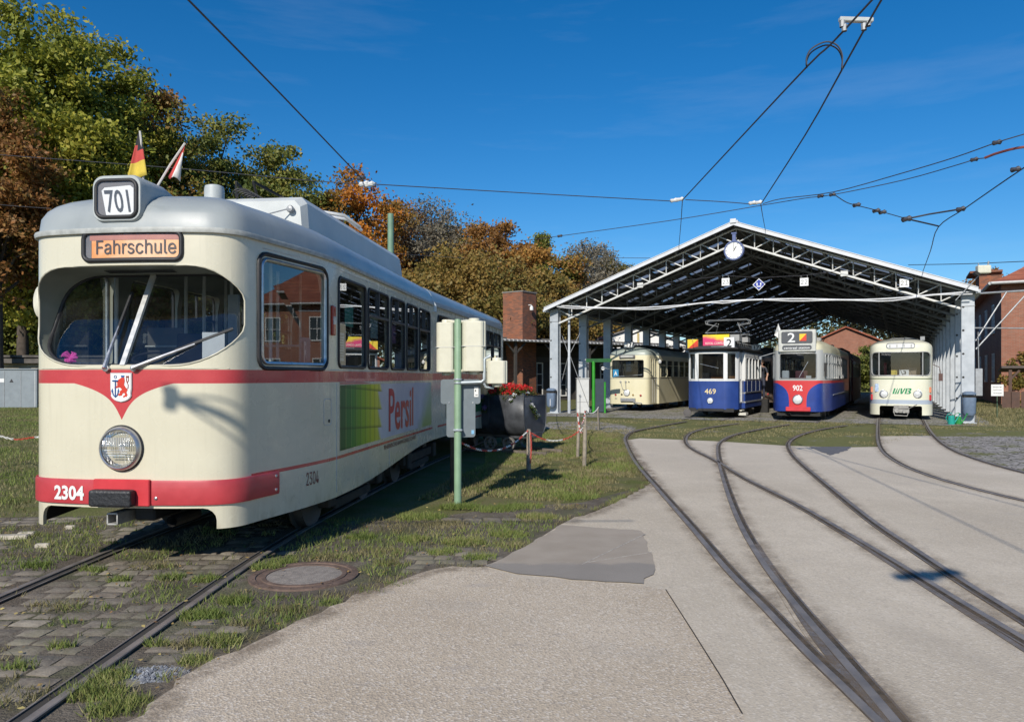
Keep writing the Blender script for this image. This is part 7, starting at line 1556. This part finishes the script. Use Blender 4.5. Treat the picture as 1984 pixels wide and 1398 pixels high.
for q in ((1085, 457, 20), (1590, 380, 15.8), (1613, 377, 15.6), (1888, 309, 13)): clampat(w, q, .08)
m = MB(); m.tube(crom([AT(1908, 306, 12.8), AT(1935, 296, 12.6), AT(1984, 285, 12.2), AT(2060, 284, 12)], 4), .022, 6); o = m.build('insulated_cable', M('cable_red_brown', (.20, .06, .05), .5), None, smooth=60); tag(o, 'thick red-brown cable curving in at the upper right edge', 'cable')
w = wire([zpt(1735, -50, 5.5), zpt(1690, 0, 5.5), zpt(1610, 86, 5.5), zpt(1565, 128, 5.5), zpt(1430, 272, 5.5), zpt(1322, 388, 5.5)], 'left contact wire running up the sky above the shed', .012, smooth=3)
w2 = wire([zpt(1732, -40, 5.5), zpt(1708, 0, 5.5), zpt(1678, 52, 5.5), zpt(1630, 138, 5.5), zpt(1560, 262, 5.5), zpt(1476, 393, 5.5)], 'right contact wire running up the sky above the shed', .012, smooth=3)
wire([(1322, 390, 16.5), (1319, 435, 22), (1315, 481, 31.0)], 'contact wire hanging from the left insulator to the shed roof edge', .010); wire([(1474, 396, 16.7), (1478, 420, 22), (1483, 446, 29.0)], 'contact wire hanging from the right insulator to the shed roof edge', .010)
# section insulator bar and arc between the two contact wires
d1 = zpt(1640, 55, 5.5)[2]; si = thing('spacer_bar', 'pale grey spacer bar joining the two contact wires high in the sky', 'spacer', AT(1658, 40, d1)); m = MB(); a, b = AT(1626, 38, d1) - AT(1658, 40, d1), AT(1691, 40, d1) - AT(1658, 40, d1); m.bar(a, b, .06, .05); m.build('bar', M('spacer_grey', (.45, .47, .46), .5), si, bevel=.008)
for u, v in ((1632, 46), (1636, 54), (1682, 44), (1674, 52)): q = AT(u, v, d1) - AT(1658, 40, d1); m = MB(); m.lathe([(.03, -.04), (.035, .03), (0, .05)], q, n=8); m.build('clamp', GREYM, si)
ar = crom([AT(1563, 126, 9.3), AT(1563, 112, 9.3), AT(1573, 94, 9.3), AT(1600, 81, 9.3), AT(1622, 88, 9.3), AT(1632, 108, 9.3), AT(1631, 132, 9.3)], 4); m = MB(); m.tube(ar, .010, 5); m.tube([p_ + Vector((.02, .05, -.02)) for p_ in ar], .010, 5); o = m.build('jumper_cable', WIRE, None, smooth=60); tag(o, 'arched jumper cable between the two contact wires', 'cable')
w = wire([(2060, 280, 11.5), (1984, 325, 12.5), (1872, 402, 16), (1818, 440, 18), (1803, 485, 22), (1788, 526, 27)], 'contact wire coming from the right edge down to the shed roof', .012); clampat(w, (1968, 328, 12.7), .10)
w = wire([(1618, 378, 15.6), (1640, 392, 15.8), (1660, 398, 16), (1700, 408, 16.5), (1757, 424, 17)], 'pull-off wire from the lower span wire to the steady arms', .010)
for q in ((1660, 397, 16), (1698, 408, 16.5), (1710, 411, 16.6)): clampat(w, q, .10)
w = wire([(1757, 424, 17), (1800, 415, 17), (1862, 405, 16.3)], 'upper steady arm tube right above the shed', .02, smooth=1); clampat(w, (1862, 405, 16.3), .12); w = wire([(1757, 424, 17), (1818, 438, 18)], 'lower steady arm tube right above the shed', .02, smooth=1); clampat(w, (1757, 424, 17), .14)
w = wire([(1165, 499, 60), (1260, 500, 58)], 'thin wire behind the left slope of the shed roof', .02); w = wire([(1760, 513, 40), (1870, 511, 36), (1990, 506, 33)], 'thin wire crossing behind the right slope of the shed roof', .018)
w = wire([(600, 478, 30), (700, 487, 30), (900, 500, 32)], 'thin wire before the orange trees behind the cream tram', .012)
w = wire([(-20, 395, 30), (40, 400, 30), (100, 404, 30)], 'thin wire low in front of the left maples', .012)
fl_ = AT(1905, 522, 25.5); fo = thing('floodlight', 'white floodlight on a stay above the right corner of the shed', 'floodlight', fl_, R(-10)); m = MB(); m.box((0, 0, 0), (.42, .26, .28)); m.build('housing', M('signal_cream'), fo, bevel=.04, bseg=2); m = MB(); m.box((-.24, -.05, -.14), (.14, .2, .1), ry=.6); m.build('visor', DARK, fo); m = MB(); m.tube([(-.05, 0, -.1), (-.75, .3, -1.0)], .018, 5); m.tube([(-.15, 0, .14), (-.15, 0, .22)], .02, 5); m.tube([(.15, 0, .14), (.17, 0, .28)], .03, 6); m.build('stay', GREYM, fo)

# the same lines carry on above and behind the viewpoint; their shadows fall into the yard
back(1610, 86, 1735, -50, 'middle contact wire carrying on overhead behind the viewpoint'); back(1678, 52, 1732, -40, 'right contact wire carrying on overhead behind the viewpoint')
def overhead_fitting(p, lab, arms):
    o = thing('line_fitting', lab, 'fitting', p); m = MB(); m.lathe([(.0, -.10), (.06, -.08), (.05, 0), (.07, .06), (0, .10)], (0, 0, 0), n=10); m.build('insulator', INSU, o, smooth=50)
    for a, r in arms: m = MB(); m.tube([(0, 0, 0), a], r, 6); m.build('arm', WIRE, o)
overhead_fitting((-4.75, -.10, 5.5), 'overhead line fitting above the left track behind the viewpoint', (((.55, .02, -.18), .035), ((3.5, .4, -2.2 + 2.0), .012), ((1.0, .3, -.75), .012)))
overhead_fitting((.64, -2.3, 5.5), 'overhead line fitting above the middle track behind the viewpoint', (((.30, .10, 0), .06), ((-.28, -.05, 0), .06)))
# ================================================================== TREES
BARK = M('bark', (.075, .058, .045), .95, 0, .3, 4, .5, 12)
def tree(name, label, u, d, top_v, crown_r, mat, seed, base=.30, leaf=.20, clumps=130, per=120, sparse=1.0, squash=1.0, cone=False, trunk_r=.32, off=(0, 0)):
    rg = np.random.default_rng(seed); rr = random.Random(seed); x = (u - CX) / FPX * d; h = CAM_H + (HY - top_v) / FPX * d
    o = thing(name, label, 'tree', (x, d, 0), 0, 'trees around the yard'); z0 = h * base; cz = (z0 + h) / 2; rz = (h - z0) / 2
    m = MB(); tp = [Vector((0, 0, -.2))]
    for k in range(1, 6): tp.append(Vector((rr.uniform(-.25, .25) * k * .4, rr.uniform(-.25, .25) * k * .4, h * .17 * k)))
    m.tube(tp, [trunk_r * 1.25, trunk_r, trunk_r * .85, trunk_r * .6, trunk_r * .35, trunk_r * .12], 8); C_ = []
    lob = [(rr.uniform(0, 6.28), rr.uniform(.75, 1.15)) for k in range(7)]
    while len(C_) < clumps:
        p = rg.normal(0, 1, 3); p /= np.linalg.norm(p); q = rg.random() ** (1 / 2.2); zz = p[2] * q
        az = math.atan2(p[1], p[0]); k = 1 + .16 * math.sin(az * 3 + seed) + .10 * math.sin(az * 5 + zz * 4 + seed * 2)
        if cone:
            zz = rg.random() ** 1.2 * 2 - 1; rad = crown_r * (1 - (zz + 1) / 2) ** .9 * (.4 + .6 * rg.random()); P = (rad * math.cos(az), rad * math.sin(az), cz + zz * rz)
        else:
            wz = 1.0 - .28 * max(0, zz) ** 2 - .15 * max(0, -zz); P = (p[0] * q * crown_r * k * wz, p[1] * q * crown_r * k * wz * .9, cz + zz * rz * squash + .35 * math.sin(az * 4 + seed))
        C_.append(P)
    ends = rr.sample(C_, min(len(C_), 34 if sparse < 1 else 22))
    for e in ends:
        e = Vector(e); a = Vector((tp[2].x, tp[2].y, max(h * .18, min(e.z * .72, h * .7)))); mid = a.lerp(e, .5) + Vector((rr.uniform(-.5, .5), rr.uniform(-.5, .5), rr.uniform(0, .7))); m.tube([a, mid, e], [trunk_r * .32, trunk_r * .2, trunk_r * .05], 5)
        if sparse < 1:
            for q in range(4): b = mid.lerp(e, rr.random()); m.tube([b, b + Vector((rr.uniform(-1.2, 1.2), rr.uniform(-1, 1), rr.uniform(.2, 1.4)))], [.035, .008], 4)
    m.build('trunk', BARK, o, smooth=60); V = []
    cr = crown_r * .17 + .30
    for c in C_:
        n = int(per * 2.3 * rg.uniform(.5, 1.4) * sparse); s = cr * rg.uniform(.6, 1.25); P = rg.normal(0, .5, (n, 3)) * np.array([s, s, s * .62]) + np.array(c); V.append(quads_at(P, leaf * .72, rg, .66))
    fast_quads('crown', np.concatenate(V), mat, o); return o
YG = leafmat('leaf_yellow_green', [(0, (.12, .15, .022)), (.4, (.25, .27, .036)), (.75, (.42, .38, .055)), (1, (.54, .45, .09))], .35, .16, .45)
RU = leafmat('leaf_rust', [(0, (.11, .12, .028)), (.45, (.24, .125, .04)), (.8, (.33, .14, .045)), (1, (.34, .26, .07))], .35, .2, .4)
RG = leafmat('leaf_red_green', [(0, (.11, .15, .03)), (.4, (.22, .21, .045)), (.75, (.33, .15, .045)), (1, (.45, .33, .07))], .35, .22, .6)
DG = leafmat('leaf_dark_olive', [(0, (.065, .10, .026)), (.5, (.155, .18, .04)), (.85, (.29, .27, .06)), (1, (.42, .33, .08))], .3, .18, .4)
OR = leafmat('leaf_orange', [(0, (.17, .11, .03)), (.35, (.28, .17, .035)), (.65, (.52, .19, .03)), (1, (.62, .26, .035))], .35, .16, .7)
GB = leafmat('leaf_golden_brown', [(0, (.10, .11, .03)), (.4, (.22, .17, .045)), (.75, (.34, .21, .06)), (1, (.48, .33, .09))], .35, .2, .5)
GY = leafmat('leaf_grey', [(0, (.12, .115, .085)), (.6, (.21, .185, .14)), (1, (.32, .27, .18))], .3, .2, .4)
CP = leafmat('leaf_copper', [(0, (.16, .085, .03)), (.5, (.32, .155, .042)), (1, (.48, .27, .065))], .35, .2, .5)
tree('maple_tree', 'tall yellow-green maple towering at the upper left corner', 45, 46, 18, 6.6, YG, 1, .20, .22, 270, 125)
tree('maple_tree', 'yellow-green maple second from the left corner', 165, 50, 70, 5.4, YG, 2, .18, .22, 220, 125)
tree('rust_tree', 'rust-red leaved tree at the left edge in front of the maple', -5, 41, 190, 3.6, RU, 3, .30, .18, 120, 110)
tree('mixed_tree', 'red and green leaved tree between the maple and the flags', 275, 54, 138, 5.2, RG, 4, .15, .21, 190, 120)
tree('oak_tree', 'dark green oak rising behind the tram flags', 430, 58, 222, 6.0, DG, 5, .10, .21, 200, 120)
tree('oak_tree', 'smaller dark olive tree right of the flags oak', 535, 60, 275, 4.4, DG, 6, .10, .20, 140, 120)
tree('orange_tree', 'orange autumn tree behind the tram pantograph', 690, 62, 335, 5.6, OR, 7, .06, .21, 200, 120, trunk_r=.26)
tree('bare_tree', 'thin grey half-bare tree right of the orange tree', 850, 68, 385, 5.8, GY, 8, .1, .17, 190, 100, sparse=.75)
tree('golden_tree', 'big golden brown tree behind the brick chimney', 905, 57, 480, 6.2, GB, 9, .02, .20, 220, 120, trunk_r=.26)
tree('copper_tree', 'copper brown tree right of the half-bare tree', 955, 66, 430, 5.4, CP, 10, .04, .20, 180, 120, trunk_r=.26)
tree('spruce_tree', 'dark narrow spruce top left of the shed gable', 1050, 72, 455, 2.6, DG, 11, .05, .16, 150, 90, cone=True, trunk_r=.2)
tree('bare_tree', 'grey half-bare tree just left of the shed roof', 1120, 78, 462, 6.4, GY, 12, .04, .18, 220, 100, sparse=.8)
tree('golden_tree', 'small golden tree at the left eave of the shed', 1185, 76, 502, 3.4, GB, 13, .03, .18, 120, 110, trunk_r=.2)
tree('golden_tree', 'low golden brown tree above the tram rear roof', 800, 54, 505, 4.2, GB, 14, .03, .19, 160, 120, trunk_r=.22)
tree('golden_tree', 'bushy brown tree beside the brick chimney right side', 1060, 62, 525, 4.2, GB, 15, .03, .19, 150, 120, trunk_r=.22)
tree('copper_tree', 'copper tree above the right end of the shed roof', 1925, 78, 522, 3.8, CP, 16, .1, .19, 110, 110, trunk_r=.25)
tree('golden_tree', 'yellow-green tree seen through the back of the shed', 1690, 84, 662, 2.6, DG, 17, .02, .20, 90, 110, trunk_r=.2)
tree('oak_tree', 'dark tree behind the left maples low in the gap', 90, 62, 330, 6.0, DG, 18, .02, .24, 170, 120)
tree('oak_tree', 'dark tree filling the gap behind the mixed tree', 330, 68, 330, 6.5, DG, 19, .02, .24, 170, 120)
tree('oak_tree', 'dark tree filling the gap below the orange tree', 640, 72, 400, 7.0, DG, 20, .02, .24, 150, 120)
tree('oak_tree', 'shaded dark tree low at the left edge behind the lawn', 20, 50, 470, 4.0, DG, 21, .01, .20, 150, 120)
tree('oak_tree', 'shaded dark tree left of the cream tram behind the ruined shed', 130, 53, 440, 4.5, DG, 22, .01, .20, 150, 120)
tree('oak_tree', 'olive green tree between the small olive tree and the orange tree', 610, 66, 352, 4.6, DG, 31, .05, .20, 150, 120)
tree('copper_tree', 'copper brown tree just right of the green line mast', 775, 70, 378, 4.6, CP, 32, .05, .20, 150, 120)
tree('oak_tree', 'olive brown tree behind the grey half-bare tree', 890, 76, 418, 5.0, RG, 33, .04, .20, 160, 120)
tree('copper_tree', 'copper brown tree left of the narrow spruce', 1012, 74, 462, 4.2, CP, 34, .04, .20, 140, 120)
tree('oak_tree', 'dull green brown tree right of the narrow spruce', 1090, 70, 500, 3.8, RG, 35, .03, .19, 130, 120)
tree('bare_tree', 'pale grey half-bare tree behind the left shed eave', 1165, 86, 478, 4.6, GY, 36, .03, .18, 170, 100, sparse=.8)
# dark wood behind all of them: nobody could count it
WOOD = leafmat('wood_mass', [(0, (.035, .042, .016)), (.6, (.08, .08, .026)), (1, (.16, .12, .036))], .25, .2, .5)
rg = np.random.default_rng(77); V = []
for k in range(420):
    d = rg.uniform(70, 88); u = rg.uniform(-250, 1230); z = rg.random() ** 1.3 * (11.5 if u < 700 else 8.0 if u < 950 else 6.0); P = rg.normal(0, 1.0, (110, 3)) * np.array([1.3, 1.0, .9]) + np.array([(u - CX) / FPX * d, d, z]); P[:, 2] = np.abs(P[:, 2]); V.append(quads_at(P, .30, rg, .7))
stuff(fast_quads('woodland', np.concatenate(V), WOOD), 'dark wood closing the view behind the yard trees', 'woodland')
V = []
for k in range(260):
    d = rg.uniform(95, 120); u = rg.uniform(1500, 2600); z = rg.random() ** 1.2 * (11 if u < 1850 else 7); P = rg.normal(0, 1.0, (90, 3)) * np.array([1.6, 1.0, .9]) + np.array([(u - CX) / FPX * d, d, z]); P[:, 2] = np.abs(P[:, 2]); V.append(quads_at(P, .32, rg, .7))
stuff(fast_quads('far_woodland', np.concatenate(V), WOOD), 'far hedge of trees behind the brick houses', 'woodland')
# shrubs at the foot of the left trees
for i, (u, d, r, h, lab) in enumerate(((60, 40, 1.2, 1.1, 'low weeds growing in front of the ruined shed'),)):
    o = thing('shrub', lab, 'shrub', ((u - CX) / FPX * d, d, 0)); rg2 = np.random.default_rng(50 + i); fast_quads('foliage', np.concatenate([leaves(40, (rg2.uniform(-2, 2), rg2.uniform(-.3, .3), rg2.uniform(.1, .5)), (.4, .3, .3), .08, rng_=rg2) for k in range(16)]), GREENL, o)
